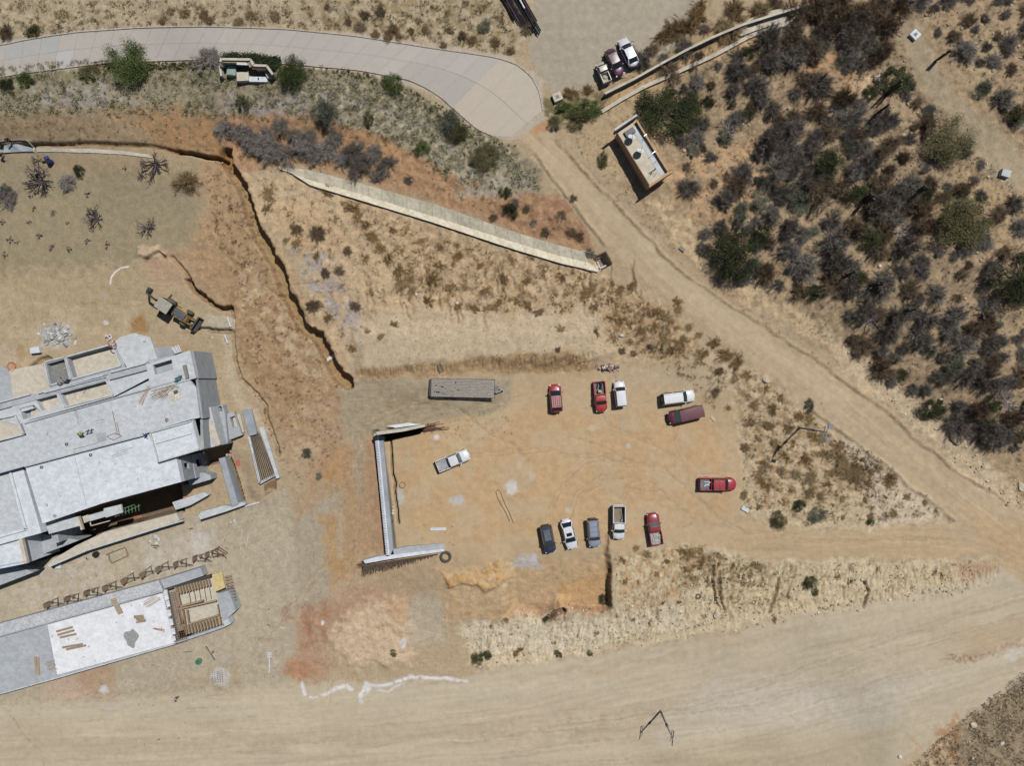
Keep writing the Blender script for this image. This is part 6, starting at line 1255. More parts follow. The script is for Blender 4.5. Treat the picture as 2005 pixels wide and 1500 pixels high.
def np_mesh(name, V, F, col=None):
    me = bpy.data.meshes.new(name); k = F.shape[1]; nf = len(F)
    me.vertices.add(len(V)); me.vertices.foreach_set('co', V.astype(np.float32).ravel())
    me.loops.add(nf * k); me.loops.foreach_set('vertex_index', F.astype(np.int32).ravel())
    me.polygons.add(nf); me.polygons.foreach_set('loop_start', np.arange(0, nf * k, k, dtype=np.int32)); me.polygons.foreach_set('loop_total', np.full(nf, k, dtype=np.int32))
    me.update(calc_edges=True)
    if col is not None:
        a = me.color_attributes.new('Col', 'FLOAT_COLOR', 'POINT'); a.data.foreach_set('color', np.concatenate([col, np.ones((len(V), 1))], 1).astype(np.float32).ravel())
    return me
def twig_mesh(name, seed, stems=46, per=26, w=.03, flat=.75, wisp=.0):
    """radius about 1: curved stems from the root that fork into fine twigs"""
    rs = np.random.RandomState(seed); A = []; Bs = []; Wd = []
    lob = rs.rand(6) * 2 * np.pi; la = rs.rand(6) * .3
    for i in range(stems):
        t = rs.rand() * 2 * np.pi; el = np.arcsin(rs.rand() ** .7 * .97); r = (.45 + .6 * rs.rand()) * (1 + sum(la[k] * np.cos((k % 3 + 1) * (t - lob[k])) for k in range(4)) * .7)
        tip = np.array([np.cos(t) * np.cos(el), np.sin(t) * np.cos(el), np.sin(el) * flat + .05]) * r
        p = [np.array([0, 0, 0.]) + rs.normal(size=3) * .03 * [1, 1, 0]]
        mid = tip * .5 + rs.normal(size=3) * .07; mid[2] += .08
        p += [mid, tip]
        A += [p[0], p[1]]; Bs += [p[1], p[2]]; Wd += [w * 1.7, w * 1.2]
        for k in range(per):
            u = .3 + .7 * rs.rand() ** .8; q = p[0] * (1 - u) ** 2 + 2 * mid * u * (1 - u) + tip * u * u
            dr = (tip - p[0]) / (np.linalg.norm(tip) + .01) * .5 + rs.normal(size=3) * .55 + [0, 0, .25]; dr /= np.linalg.norm(dr)
            e = q + dr * (.10 + .18 * rs.rand()); A.append(q); Bs.append(e); Wd.append(w * (.5 + .5 * rs.rand()))
            if rs.rand() < .5: e2 = e + (dr + rs.normal(size=3) * .6) * .1; A.append(e); Bs.append(e2); Wd.append(w * .4)
    V, F = ribbons(np.array(A), np.array(Bs), np.array(Wd), rs); V[:, 2] = np.maximum(V[:, 2], -.05)
    return np_mesh(name, V, F)
def leaf_mesh(name, seed, n=2600, size=.05, flat=.62, clumps=22, spiky=.0, hollow=.55, ex=1.0):
    """radius about 1: leaf-sized faces gathered in uneven clumps through the crown's volume"""
    rs = np.random.RandomState(seed); cs = []
    for i in range(clumps):
        t = rs.rand() * 2 * np.pi; r = rs.rand() ** .5 * .78; cs.append((np.cos(t) * r * ex, np.sin(t) * r, (rs.rand() * .8 + .25) * flat * np.sqrt(max(.05, 1 - r * r)) + .1, .14 + .2 * rs.rand()))
    cs = np.array(cs); k = rs.randint(0, clumps, n); d = rs.normal(size=(n, 3)); d /= np.linalg.norm(d, axis=1)[:, None]
    rad = cs[k, 3] * (hollow + (1.25 - hollow) * rs.rand(n)); Pp = cs[k, :3] + d * rad[:, None] * [1, 1, .8]
    Pp[:, 2] = np.maximum(Pp[:, 2], .03)
    a = rs.normal(size=(n, 3)) + d * (.4 + 2 * spiky); a /= np.linalg.norm(a, axis=1)[:, None]; L_ = size * (.6 + .9 * rs.rand(n)) * (1 + 1.5 * spiky)
    V, F = ribbons(Pp, Pp + a * L_[:, None], size * (.5 + .5 * rs.rand(n)) * (1 - .6 * spiky), rs); return np_mesh(name, V, F), cs
def trunk_mesh(name, cs, seed, r=.05):
    mb = MB(); rr = random.Random(seed); fork = Vector((rr.uniform(-.05, .05), rr.uniform(-.05, .05), .22))
    mb.tube([(0, 0, -.12), (0, 0, .05), fork], r * 1.3, 7, r * .9)
    for c in cs[::2]:
        t = Vector(c[:3]); m_ = fork.lerp(t, .5) + Vector((rr.uniform(-.06, .06), rr.uniform(-.06, .06), .05)); mb.tube([fork, m_, t], r * .6, 5, r * .15)
    me = mb.mesh(name); return me
M_GREY = leafmat('twigs_grey', (110,102,94), (140,132,122), (160,154,146))
M_BRN = leafmat('twigs_brown', (106,90,72), (140,120,98), (158,140,116))
M_TAN = leafmat('twigs_tan', (128,108,78), (158,136,102), (176,158,124))
M_GLD = leafmat('weeds_gold', (116,92,60), (146,118,80), (168,144,106))
M_DKG = leafmat('leaves_dark_green', (48,54,34), (68,76,48), (88,94,64))
M_GRN = leafmat('leaves_green', (66,80,42), (88,104,56), (108,122,72))
M_OLV = leafmat('leaves_olive', (78,78,50), (100,98,66), (122,118,86))
M_GRG = leafmat('leaves_grey_green', (88,92,78), (120,122,104), (146,146,126))
M_BARK = mat('bark', (110,94,80), .9, var=.15, scale=4)
TW = [twig_mesh('twigs', s, 64 + 8 * (s % 3), 52, .022) for s in range(8)]
TWG = [twig_mesh('weeds', 20 + s, 34 + 6 * (s % 3), 26, .03, .5) for s in range(6)]
TWB = [twig_mesh('bare_twigs', 40 + s, 13, 16, .05, .5) for s in range(4)]
LF = [leaf_mesh('foliage', 60 + s, 9000, .032, ex=(1, 1.25, .85)[s % 3], clumps=38, spiky=.35, hollow=.35) for s in range(5)]
LFS = [leaf_mesh('foliage', 80 + s, 4200, .052, flat=.75, clumps=20, spiky=.5, hollow=.3) for s in range(4)]
def with_mat(me, m, cache={}):
    k = (me.name, m.name)
    if k not in cache: c = me.copy(); c.materials.clear(); c.materials.append(m); cache[k] = c
    return cache[k]
rv = random.Random(12)
def shrub(px, py, rpx, kind, label, group=None, name='dry_shrub', cat='shrub', hz=.7, src=None):
    me, m = {'grey': (TW, M_GREY), 'brown': (TW, M_BRN), 'tan': (TW, M_TAN), 'gold': (TWG, M_GLD), 'bare': (TWB, M_GREY), 'dkg': (LFS, M_DKG), 'grn': (LFS, M_GRN), 'olv': (LFS, M_OLV), 'grg': (LFS, M_GRG)}[kind]
    q = rv.choice(me); q = q[0] if isinstance(q, tuple) else q
    p = at(px, py, rpx / PPM * .25); p.z = gz(p.x, p.y) - .03
    o = bpy.data.objects.new(name, with_mat(q, m)); C.objects.link(o); o.location = p; r = rpx / PPM
    q_ = rv.uniform(.75, 1.35) if kind == 'gold' else rv.uniform(.88, 1.15); r = r * (1.15 if kind == 'gold' else 1); o.scale = (r * q_, r / q_ * rv.uniform(.9, 1.1), r * hz * rv.uniform(.85, 1.15)); o.rotation_euler = (0, 0, rv.uniform(0, 6.28))
    return tag(o, label, cat, group)
def tree(px, py, rpx, m, label, name='desert_tree', hz=1.0, v=0, cat='tree', group=None, sx=1.0, rz=None):
    me, cs = LF[v % len(LF)]; r = rpx / PPM; p = at(px, py, r * hz * .45); p.z = gz(p.x, p.y)
    e = empty(name, p, rv.uniform(0, 6.28) if rz is None else rz, label, cat, group); r *= 1.22; e.scale = (r * sx, r, r * hz)
    tag(link('trunk', trunk_mesh('trunk', cs, v, .04), e, M_BARK)); o = bpy.data.objects.new('crown', with_mat(me, m)); C.objects.link(o); o.parent = e
    return e
def bare_tree(px, py, rpx, label, seed, m=None, lean=(0, 0), nb=9, name='bare_tree', group=None):
    rr = random.Random(seed); mb = MB(); r = rpx / PPM; tips = []
    def grow(p, d, ln, w, k):
        q = p + d * ln * .5 + Vector((rr.uniform(-1, 1), rr.uniform(-1, 1), rr.uniform(-.3, .6))) * ln * .12; e = p + d * ln
        (mb if k < 1 else tw).tube([p, q, e], w, 5 if k < 2 else 3, w * .6)
        if k >= 3: return
        for i in range(3 if k < 2 else 4):
            nd = (d + Vector((rr.gauss(0, .55), rr.gauss(0, .55), rr.gauss(.05, .3)))).normalized(); grow(p.lerp(e, rr.uniform(.4, 1)), nd, ln * rr.uniform(.5, .75), w * .55, k + 1)
    tw = MB(); p = at(px, py, r * .3); p.z = gz(p.x, p.y)
    for i in range(nb):
        t = 2 * math.pi * i / nb + rr.uniform(-.3, .3); d = Vector((math.cos(t) + lean[0], math.sin(t) + lean[1], rr.uniform(.35, .9))).normalized(); grow(Vector((0, 0, -.05)), d, r * rr.uniform(.35, .6), max(.045, r * .04), 0)
    e = empty(name, p, 0, label, 'tree', group); e.scale = (1.25, 1.25, 1.2); mb.build('limb', m or M_DEAD, e); tw.build('twigs', m or M_DEAD, e); return e
M_DEAD = mat('dead_wood', (92,80,84), .9, var=.2, scale=6)
# --- single plants one can point to
for a in [(247,120,37,M_GRN,'bright green feathery tree overhanging the lower kerb of the concrete road',.9,0),
          (574,142,27,M_GRN,'green tree beside the ruined booth, right of the clipped hedge',1.1,1),
          (1298,218,50,M_DKG,'large dark green tree touching the corner of the roofless office box',.7,2),
          (1438,500,46,M_DKG,'round dark green tree at the left edge of the thicket above the dirt road',.85,3),
          (1888,435,46,M_OLV,'wide olive green tree in a clearing of the right hand hillside',.55,1),
          (1995,545,48,M_DKG,'dark green tree cut by the right edge of the photo',.7,4),
          (1862,272,40,M_OLV,'dark olive tree beside the footpath on the upper right hillside',.6,0),
          (948,308,26,M_OLV,'loose olive tree in the grass below the end of the concrete road',.7,2)]:
    tree(a[0], a[1], a[2], a[3], a[4], hz=a[5], v=a[6])
tree(1350, 212, 27, M_DKG, 'smaller dark green tree behind the large one near the roofless office box', hz=.7, v=4)
for a in [(770,163,22,'grn','bright green bush on the verge where the concrete road starts to bend'),(828,290,17,'grn','small bright green bush in the pale bunchgrass on the slope'),
          (990,377,13,'dkg','round dark green bush, upper one of the pair above the drainage channel'),(1000,413,16,'dkg','round dark green bush, lower one of the pair above the drainage channel'),
          (50,156,17,'grn','green bush under the left end of the concrete road'),(175,143,20,'olv','olive bush on the verge left of the bright green feathery tree'),(12,165,16,'dkg','dark green bush at the left edge of the photo under the road'),
          (155,334,13,'dkg','small dark green bush on the graded ground near the blue drums'),(636,219,27,'grg','hazy grey green bush in the purple gravel above the shrub row'),
          (1525,1018,18,'olv','left one of two round green bushes by the lot entrance track'),(1601,1008,20,'grg','right one of two round green bushes by the lot entrance track'),(1566,990,14,'dkg','dark spiky bush between and above the two round green bushes'),
          (1704,1022,9,'grn','small green bush at the foot of the scrub triangle'),(1586,1140,16,'olv','olive bush halfway down the pale embankment'),(1596,1160,9,'olv','small olive bush touching the larger one on the pale embankment'),
          (1180,312,15,'olv','olive bush between the dirt road and the roofless office box'),(1108,212,18,'grn','green bush right of the concrete utility box'),(1150,213,24,'grn','long green bush beside the lower garden wall'),
          (1135,232,22,'olv','olive bush below the long green one near the road bend'),(1085,240,16,'olv','olive bush on the kerb at the end of the concrete road'),(1182,1172,13,'dkg','dark bush at the foot of the shaded pit wall'),
          (1070,1213,9,'dkg','dark green bush on the lower lip of the pit'),(1093,1281,9,'olv','larger olive tuft at the foot of the white embankment'),(1155,1280,7,'olv','smaller olive tuft at the foot of the white embankment'),
          (1985,224,22,'olv','olive bush near the right edge beside the footpath'),(878,238,24,'grg','grey green bush beside the bend of the concrete road'),(895,262,22,'olv','olive bush below the grey green one by the road bend'),
          (475,201,15,'olv','olive bush under the ruined booth'),(722,232,14,'olv','lone olive bush in the middle of the purple gravel'),(935,1290,16,'olv','flat olive bush on the lower left of the white embankment'),(955,1283,12,'olv','small flat olive bush beside the one on the white embankment'),
          (770,1280,9,'olv','olive tuft at the right edge of the pale mound'),(600,887,12,'grg','grey green bush, upper one on the bare slope left of the lane'),(624,933,8,'grg','grey green bush, lower one on the bare slope left of the lane'),
          (1585,794,13,'grg','spiky pale green rosette at the edge of the dirt road'),(66,60,14,'olv','olive bush above the left end of the concrete road'),(10,62,16,'brown','brown bush in the top left of the photo'),
          (948,50,14,'grg','grey green bush left of the pipe pile')]:
    shrub(*a, name='green_shrub' if a[3] not in ('brown',) else 'dry_shrub', cat='bush', hz=.8)
for a in [(410,112,29,'grey','grey leafless shrub leaning over the road beside the ruined booth'),(440,248,25,'grey','grey leafless shrub at the upper end of the long trench'),(363,353,28,'tan','round tan shrub alone on the olive graded ground'),
          (130,357,20,'grey','wispy grey shrub below the small dark green bush'),(14,387,26,'grey','grey shrub cut by the left edge of the photo'),(12,372,14,'grg','pale shrub behind the grey one at the left edge'),
          (622,455,19,'brown','brown shrub in the middle of the sandy slope'),(582,448,12,'brown','small brown shrub uphill of the sandy patch'),(680,490,12,'brown','narrow brown shrub on the sandy slope'),(665,530,13,'brown','brown shrub in the purple gravel of the central slope'),
          (636,535,11,'brown','brown shrub left of the purple gravel'),(612,598,17,'brown','brown shrub on the very edge of the long trench'),(695,600,13,'brown','dark brown shrub at the low end of the gravel'),(1410,727,10,'tan','small round tan shrub on the lot edge'),
          (1402,767,12,'brown','brown shrub beside the white car park corner'),(1092,685,8,'brown','small brown shrub on the shelf above the cut bank'),(1218,687,9,'brown','right one of a pair of dark tufts over the lot edge'),(1273,678,8,'grey','grey tuft over the lot edge'),
          (635,95,0,'grey','')]:
    if a[2]: shrub(*a)
bare_tree(75, 352, 30, 'dead tree with a dark tangled crown by the blue drums', 3, lean=(0, -.3), nb=10)
bare_tree(72, 312, 13, 'dead broken branch standing above the dark tangled tree', 13, nb=5)
bare_tree(300, 318, 27, 'dead tree with long dark branches below the terrace drain', 5, lean=(.3, -.5), nb=8)
bare_tree(276, 342, 14, 'small dead tree left of the one with long dark branches', 6, lean=(0, -.4), nb=5)
bare_tree(186, 427, 24, 'leafless dark tree in the middle of the olive graded ground', 8, lean=(-.3, .3), nb=9)
bare_tree(292, 445, 20, 'leafless dark tree right of the graded ground, beside the pale spoil', 9, lean=(-.4, 0), nb=7)
for i, (x, y) in enumerate([(66,408),(58,434),(106,416),(172,380),(132,437),(78,462),(34,474),(100,485),(136,489),(172,472),(210,480),(10,500),(5,435),(70,378),(130,375),(245,330),(20,470),(60,385)]):
    bare_tree(x, y, rv.uniform(5, 7.5), 'small leafless sapling planted in a row on the olive graded ground', 20 + i, lean=(rv.uniform(-.6, -.1), .3), nb=4, name='sapling', group='leafless saplings on the olive graded ground')
# --- the purple-brown shrub row above the drainage channel
for x, y, r in [(478,262,20),(500,285,22),(530,292,24),(560,300,20),(595,280,22),(610,300,20),(640,290,24),(655,268,18),(690,300,24),(705,320,26),(735,300,16),(757,320,17),(550,245,16),(740,340,14),(605,262,16),(520,265,18),(575,262,15),(670,310,17)]:
    shrub(x, y, r * 1.3, 'grey', 'leafless purple grey shrub in the row above the drainage channel', 'shrubs in the row above the drainage channel')
for x, y, r in [(965,425,11),(1100,420,13),(1120,455,12),(1135,462,12),(1068,455,13),(1030,410,10),(1155,495,12),(1062,490,8),(1045,435,8),(800,352,10),(740,348,12),(1010,395,9),(1122,388,9)]:
    shrub(x, y, r, rv.choice(['grey', 'brown']), 'small dark leafless shrub on the reddish ground between channel and dirt road', 'small shrubs between channel and dirt road')
# --- brown weed clumps
for x, y, r in [(523,376,18),(520,408,13),(640,372,16),(693,408,18),(700,425,14),(727,460,17),(716,440,13),(745,485,13),(759,507,17),(780,528,18),(795,549,24),(806,572,16),(575,445,13),(578,476,14),(717,505,11),(727,570,9),(848,549,17),(837,591,14),(895,602,11),(926,602,13),(958,602,13),(975,595,10),(1010,590,11),(1036,600,13),(1056,610,12),(1086,577,7),(1155,560,19),(1145,575,14),(1162,602,13),(1215,565,12),(1237,562,13),(620,500,10),(560,470,9),(860,520,13),(900,500,12),(940,520,11),(985,545,12),(880,560,12),(1030,550,12),(1060,520,10),(1100,545,11),(820,470,12),(860,480,10),(770,450,10),(910,560,10),(950,570,12),(1000,505,10),(641,623,12),(690,680,11),(745,660,9),(720,650,8),(770,635,10)]:
    shrub(x, y, r, 'gold', 'low golden brown weed clump on the bare central slope', 'weed clumps on the central slope', name='weed_clump', cat='weed', hz=.4)
for x, y, r in [(1287,612,13),(1307,622,18),(1327,607,11),(1217,627,15),(1257,647,12),(1300,657,20),(1335,670,20),(1315,687,13),(1420,695,23),(1445,705,20),(1400,670,15),(1165,647,12),(1100,645,11),(1202,657,10),(1240,692,10),(1280,640,12),(1350,640,11),(1380,690,13),(1465,735,13),(1440,740,12),(1370,655,11),(1325,590,12)]:
    shrub(x, y, r, 'gold', 'low golden brown weed clump on the rise between dirt road and parking lot', 'weed clumps between dirt road and lot', name='weed_clump', cat='weed', hz=.4)
for x, y, r in [(1507,833,12),(1570,813,15),(1588,820,14),(1611,858,13),(1596,856,16),(1613,891,14),(1649,901,22),(1656,921,19),(1676,931,22),(1689,901,8),(1686,916,9),(1722,914,13),(1744,939,17),(1702,949,10),(1694,979,8),(1651,977,8),(1586,967,15),(1608,972,12),(1530,924,12),(1548,962,8),(1500,950,13),(1500,911,14),(1575,901,16),(1590,936,15),(1626,926,12),(1651,1017,8),(1706,1012,11),(1752,1007,12),(1777,974,8),(1812,984,8),(1472,827,13),(1460,877,12),(1457,970,11),(1485,995,9),(1490,942,14),(1495,920,12),(1427,797,8),(1520,870,12),(1540,895,12),(1560,930,12),(1515,800,12),(1480,790,11),(1545,840,12),(1500,760,10),(1530,780,10),(1620,950,11),(1640,875,13),(1485,860,10)]:
    shrub(x, y, r, 'gold' if (x + y) % 3 else 'tan', 'low brown weed clump in the scrub triangle between the dirt road and its branch', 'weed clumps in the scrub triangle', name='weed_clump', cat='weed', hz=.45)
for x, y, r in [(1350,1087,17),(1370,1077,15),(1335,1078,12),(1390,1095,10),(1265,1085,12),(1307,1100,8),(1405,1107,9),(1435,1107,9),(1480,1105,10),(1220,1097,9),(1375,1100,13),(1245,1075,9),(1285,1125,8),(1225,1140,8),(1340,1115,9),(1455,1130,8),(1517,1215,8),(1300,1180,6),(1385,1135,7),(1330,1180,6),(1430,1170,7),(1545,1170,7),(1640,1130,8),(1665,1140,7),(1240,1215,6),(1170,1240,6),(1130,1245,6),(1085,1260,7),(1010,1280,9),(1020,1272,8),(1270,1220,6),(960,1225,7),(990,1215,7),(1380,1207,6),(1478,1180,6),(1720,1115,7)]:
    shrub(x, y, r, 'gold', 'low brown weed clump on the pale gullied embankment', 'weed clumps on the embankment', name='weed_clump', cat='weed', hz=.45)
# --- roadside and top strip
for x, y, r in [(682,42,9),(705,52,13),(715,28,12),(735,66,11),(760,70,12),(768,55,16),(805,60,9),(832,58,10),(818,40,8),(868,88,10),(905,70,11),(925,78,12),(970,82,12),(880,58,10),(400,28,13),(410,38,10),(317,42,8),(335,20,10),(466,40,11),(490,28,12),(360,24,12),(540,30,12),(1000,100,9),(1040,45,12),(1030,60,11),(745,22,14),(780,72,10),(640,12,8)]:
    shrub(x, y, r, rv.choice(['tan', 'brown', 'tan']), 'tan brown scrub bush on the bank above the concrete road', 'scrub bushes on the bank above the concrete road')
# --- the clump along the garden walls
for x, y, r in [(1300,70,15),(1320,58,17),(1345,50,18),(1365,30,17),(1372,10,14),(1280,95,11),(1262,112,9),(1430,60,25),(1408,48,12),(1440,18,18),(1490,20,20),(1455,40,11),(1340,85,9),(1380,55,11),(1240,130,7),(1520,5,14),(1120,180,12),(1150,175,10)]:
    shrub(x, y, r * 1.3, rv.choice(['tan', 'brown', 'gold', 'tan']), 'straggling brown bush growing against the two garden walls', 'bushes against the garden walls')
# --- thicket: individuals by dart throwing, kept off the paths
THK = [(1230,100),(1400,85),(1560,40),(1740,-10),(2030,-10),(2030,930),(1900,860),(1790,780),(1700,720),(1640,630),(1545,580),(1440,540),(1375,500),(1350,400),(1330,300),(1300,170)]
def inside(x, y, pts):
    c = False; n = len(pts)
    for i in range(n):
        (ax, ay), (bx, by) = pts[i], pts[(i + 1) % n]
        if (ay > y) != (by > y) and x < (bx - ax) * (y - ay) / (by - ay) + ax: c = not c
    return c
def seg_d(x, y, pts):
    d = 1e9
    for (ax, ay), (bx, by) in zip(pts[:-1], pts[1:]):
        t = max(0, min(1, ((x - ax) * (bx - ax) + (y - ay) * (by - ay)) / ((bx - ax) ** 2 + (by - ay) ** 2))); d = min(d, math.hypot(x - ax - t * (bx - ax), y - ay - t * (by - ay)))
    return d
PATH = [(1765,45),(1800,90),(1850,165),(1900,225),(1965,300),(2050,370)]
CLR = [(1268,290,50),(1300,215,45),(1690,158,26),(1345,212,22),(1438,500,38),(1888,435,34),(1995,545,40),(1862,272,34),(1470,265,30),(1420,300,26),(1660,590,16),(1650,640,20),(1830,470,26),(1960,350,40),(1925,420,14),(1790,70,30),(1620,590,12),(1910,770,24),(1750,520,14),(1380,420,40),(1560,660,20),(1790,320,14)]
rt = random.Random(77); TH = []
CORE = [(1520,60),(1740,30),(1770,120),(1720,240),(1810,330),(1850,440),(1800,540),(1930,620),(1990,700),(2030,880),(1850,830),(1720,750),(1560,610),(1430,560),(1380,450),(1450,350),(1470,250),(1420,130)]
tries = 0
while len(TH) < 290 and tries < 40000:
    tries += 1; x = rt.uniform(1230, 2030); y = rt.uniform(-15, 930)
    if not inside(x, y, THK): continue
    core = inside(x, y, CORE); r = rt.choice([13, 17, 21, 25, 30]) * (1.12 if core else .86)
    if seg_d(x, y, PATH) < 36 + r * .75 or any(math.hypot(x - a, y - b) < c * .75 + r * .5 for a, b, c in CLR): continue
    if any(math.hypot(x - a, y - b) < (r + c) * (.55 if core else .74) for a, b, c, _ in TH): continue
    TH.append((x, y, r, core))
for x, y, r, core in TH:
    k = rt.random(); kind = 'grey' if k < .62 else 'brown' if k < .86 else 'grg' if k < .93 else 'dkg'
    if kind in ('grg', 'dkg'): shrub(x, y, r, kind, 'dull green shrub among the leafless ones in the hillside thicket', 'dull green shrubs in the hillside thicket', name='green_shrub', hz=.75)
    else: shrub(x, y, r, kind, 'leafless grey brown shrub crowded in the thicket on the hillside right of the dirt road', 'leafless shrubs in the hillside thicket', hz=1.1 if core else .85)
for x, y, r in [(1560,30,30),(1600,20,34),(1640,10,34),(1680,30,32),(1720,15,30),(1740,50,24),(1620,60,26),(1670,75,24),(1730,100,22),(1590,95,26),(1550,80,26),(1765,8,22),(1710,120,18)]:
    shrub(x, y, r, 'brown', 'dark brown tall shrub in the densest top part of the thicket', 'dark shrubs at the top of the thicket', hz=1.2)
for i, (x, y, lean) in enumerate([(1555,112,(0,.2)),(1640,215,(.2,.2)),(1770,455,(.3,0)),(1560,500,(-.3,0)),(1700,630,(0,.2)),(1930,610,(.2,.2)),(1975,790,(.2,.3)),(1430,250,(0,.3)),(1670,80,(0,.2)),(1900,90,(.3,.1)),(1800,650,(.2,-.2)),(1460,545,(-.2,-.6))]):
    bare_tree(x, y, 24, 'pale leafless tree standing up out of the hillside thicket', 60 + i, m=mat('pale_wood', (150,144,146), .9, var=.15, scale=5), lean=lean, nb=6, group='pale leafless trees in the hillside thicket')
M_CAC = mat('cactus_skin', (62,66,50), .7, var=.15, scale=3)
for i, (x, y, h_) in enumerate([(1735,188,5.0),(1712,225,4.2),(1648,545,4.0),(1700,560,4.4),(1770,610,3.6),(1790,375,3.8),(1690,395,4.2),(1830,120,3.2)]):
    mb = MB(); rr = random.Random(i); q = at(x, y)
    for k in range(rr.choice([2, 3, 4])):
        a = rr.uniform(0, 6.28); d = .35 if k else 0; mb.tube([(0, 0, -.1), (math.cos(a) * d, math.sin(a) * d, .5), (math.cos(a) * d * 1.3, math.sin(a) * d * 1.3, h_ * rr.uniform(.6, 1))], .15, 8, .12)
    e = mb.build('columnar_cactus', M_CAC); e.location = q; tag(e, 'tall dark columnar cactus standing in the hillside thicket', 'cactus', 'columnar cacti in the hillside thicket')
# --- ground cover nobody could count
def gzv(x, y):
    i = np.clip((y - fy[0]) / STEP, 0, len(fy) - 2); j = np.clip((x - fx[0]) / STEP, 0, len(fx) - 2)
    return HG[_dx0 + i.astype(int), _dx0 + j.astype(int)]
def scatter(pts, n, patch=None, seed=1, av=True):
    rs = np.random.RandomState(seed); p = np.array(pts, float); x = rs.uniform(p[:, 0].min(), p[:, 0].max(), n); y = rs.uniform(p[:, 1].min(), p[:, 1].max(), n)
    ins = np.zeros(n, bool); k = len(pts)
    for i in range(k):
        (ax, ay), (bx, by) = pts[i], pts[(i + 1) % k]
        if ay != by: ins ^= ((ay > y) != (by > y)) & (x < (bx - ax) * (y - ay) / (by - ay) + ax)
    if patch: ins &= fbm(x / patch[0], y / patch[0], 4, seed + 3) > patch[1] + rs.normal(size=n) * .08
    for (ax, ay), (bx, by) in zip(PATH[:-1], PATH[1:]):
        t = np.clip(((x - ax) * (bx - ax) + (y - ay) * (by - ay)) / ((bx - ax) ** 2 + (by - ay) ** 2), 0, 1); ins &= (np.hypot(x - ax - t * (bx - ax), y - ay - t * (by - ay)) > 34 * rs.uniform(.75, 1.2, n)) | (rs.rand(n) < .03)
    x = x[ins]; y = y[ins]; z = np.zeros(len(x))
    for _ in range(4): kk = (H - z) / H / PPM; X = (x - CX) * kk; Y = (CY - y) * kk; z = gzv(X, Y)
    return np.stack([X, Y, z], 1)
def tufts(name, sets, label):
    """sets: (points, blades, radius, height, width, colours)"""
    Vs = []; Fs = []; Cs = []; off = 0; rs = np.random.RandomState(len(name))
    for pt, nb, rad, hh, w, cols in sets:
        n = len(pt)
        if n == 0: continue
        sc = .45 + .9 * rs.rand(n) ** 1.5; cc = np.array([lin(c) for c in cols])[rs.randint(0, len(cols), n)]
        t = rs.rand(n, nb) * 2 * np.pi; r = (.35 + .65 * rs.rand(n, nb)) * rad * sc[:, None]; h_ = hh * sc[:, None] * (.3 + .9 * rs.rand(n, nb))
        jit = rs.normal(size=(n, nb, 2)) * rad * .28 * sc[:, None, None]
        A = np.stack([pt[:, None, 0] + jit[..., 0], pt[:, None, 1] + jit[..., 1], pt[:, None, 2] + 0 * t - .02], -1)
        Bq = A + np.stack([np.cos(t) * r, np.sin(t) * r, h_], -1)
        V, F = ribbons(A.reshape(-1, 3), Bq.reshape(-1, 3), np.full(n * nb, w) * (.6 + .8 * rs.rand(n * nb)), rs)
        col = np.repeat(np.repeat(cc, nb, 0) * (.8 + .4 * rs.rand(n * nb, 1)), 4, 0)
        Vs.append(V); Fs.append(F + off); Cs.append(col); off += len(V)
    me = np_mesh(name, np.concatenate(Vs), np.concatenate(Fs), np.concatenate(Cs)); o = link(name, me, None, vcmat('ground_cover', .9, 30, .12, 0))
    return tag(o, label, name.replace('_', ' '), kind='stuff')
VERGE = [(-10,128),(200,115),(430,128),(640,130),(800,172),(900,240),(990,278),(1055,335),(1060,372),(1000,378),(880,360),(780,285),(690,250),(440,230),(200,222),(-10,228)]
tufts('bunchgrass', [
    (scatter(VERGE, 6200, (26, -.15), 3), 20, .38, .34, .05, [(196,186,150),(176,168,128),(206,200,176),(150,146,104),(168,164,140)]),
    (scatter(VERGE, 2600, (24, .08), 5), 18, .42, .42, .05, [(112,116,72),(132,130,88),(98,104,66)]),
    (scatter([(590,150),(800,180),(900,240),(1040,330),(1055,370),(900,350),(740,240)], 2600, (30, -.1), 7), 26, .48, .4, .05, [(222,214,184),(196,188,150),(206,200,180)]),
    (scatter([(630,128),(760,150),(880,215),(960,275),(1010,285),(1000,296),(940,290),(860,228),(740,165),(630,142)], 1500, None, 8), 22, .3, .34, .05, [(108,104,58),(90,90,50),(130,122,74)]),
    (scatter([(180,122),(420,122),(420,136),(180,134)], 300, None, 9), 20, .3, .3, .05, [(112,106,64),(96,92,56)]),
], 'pale and olive bunchgrass covering the verge below the concrete road')
WD = [(158,126,84),(174,142,100),(140,110,72),(166,142,104)]
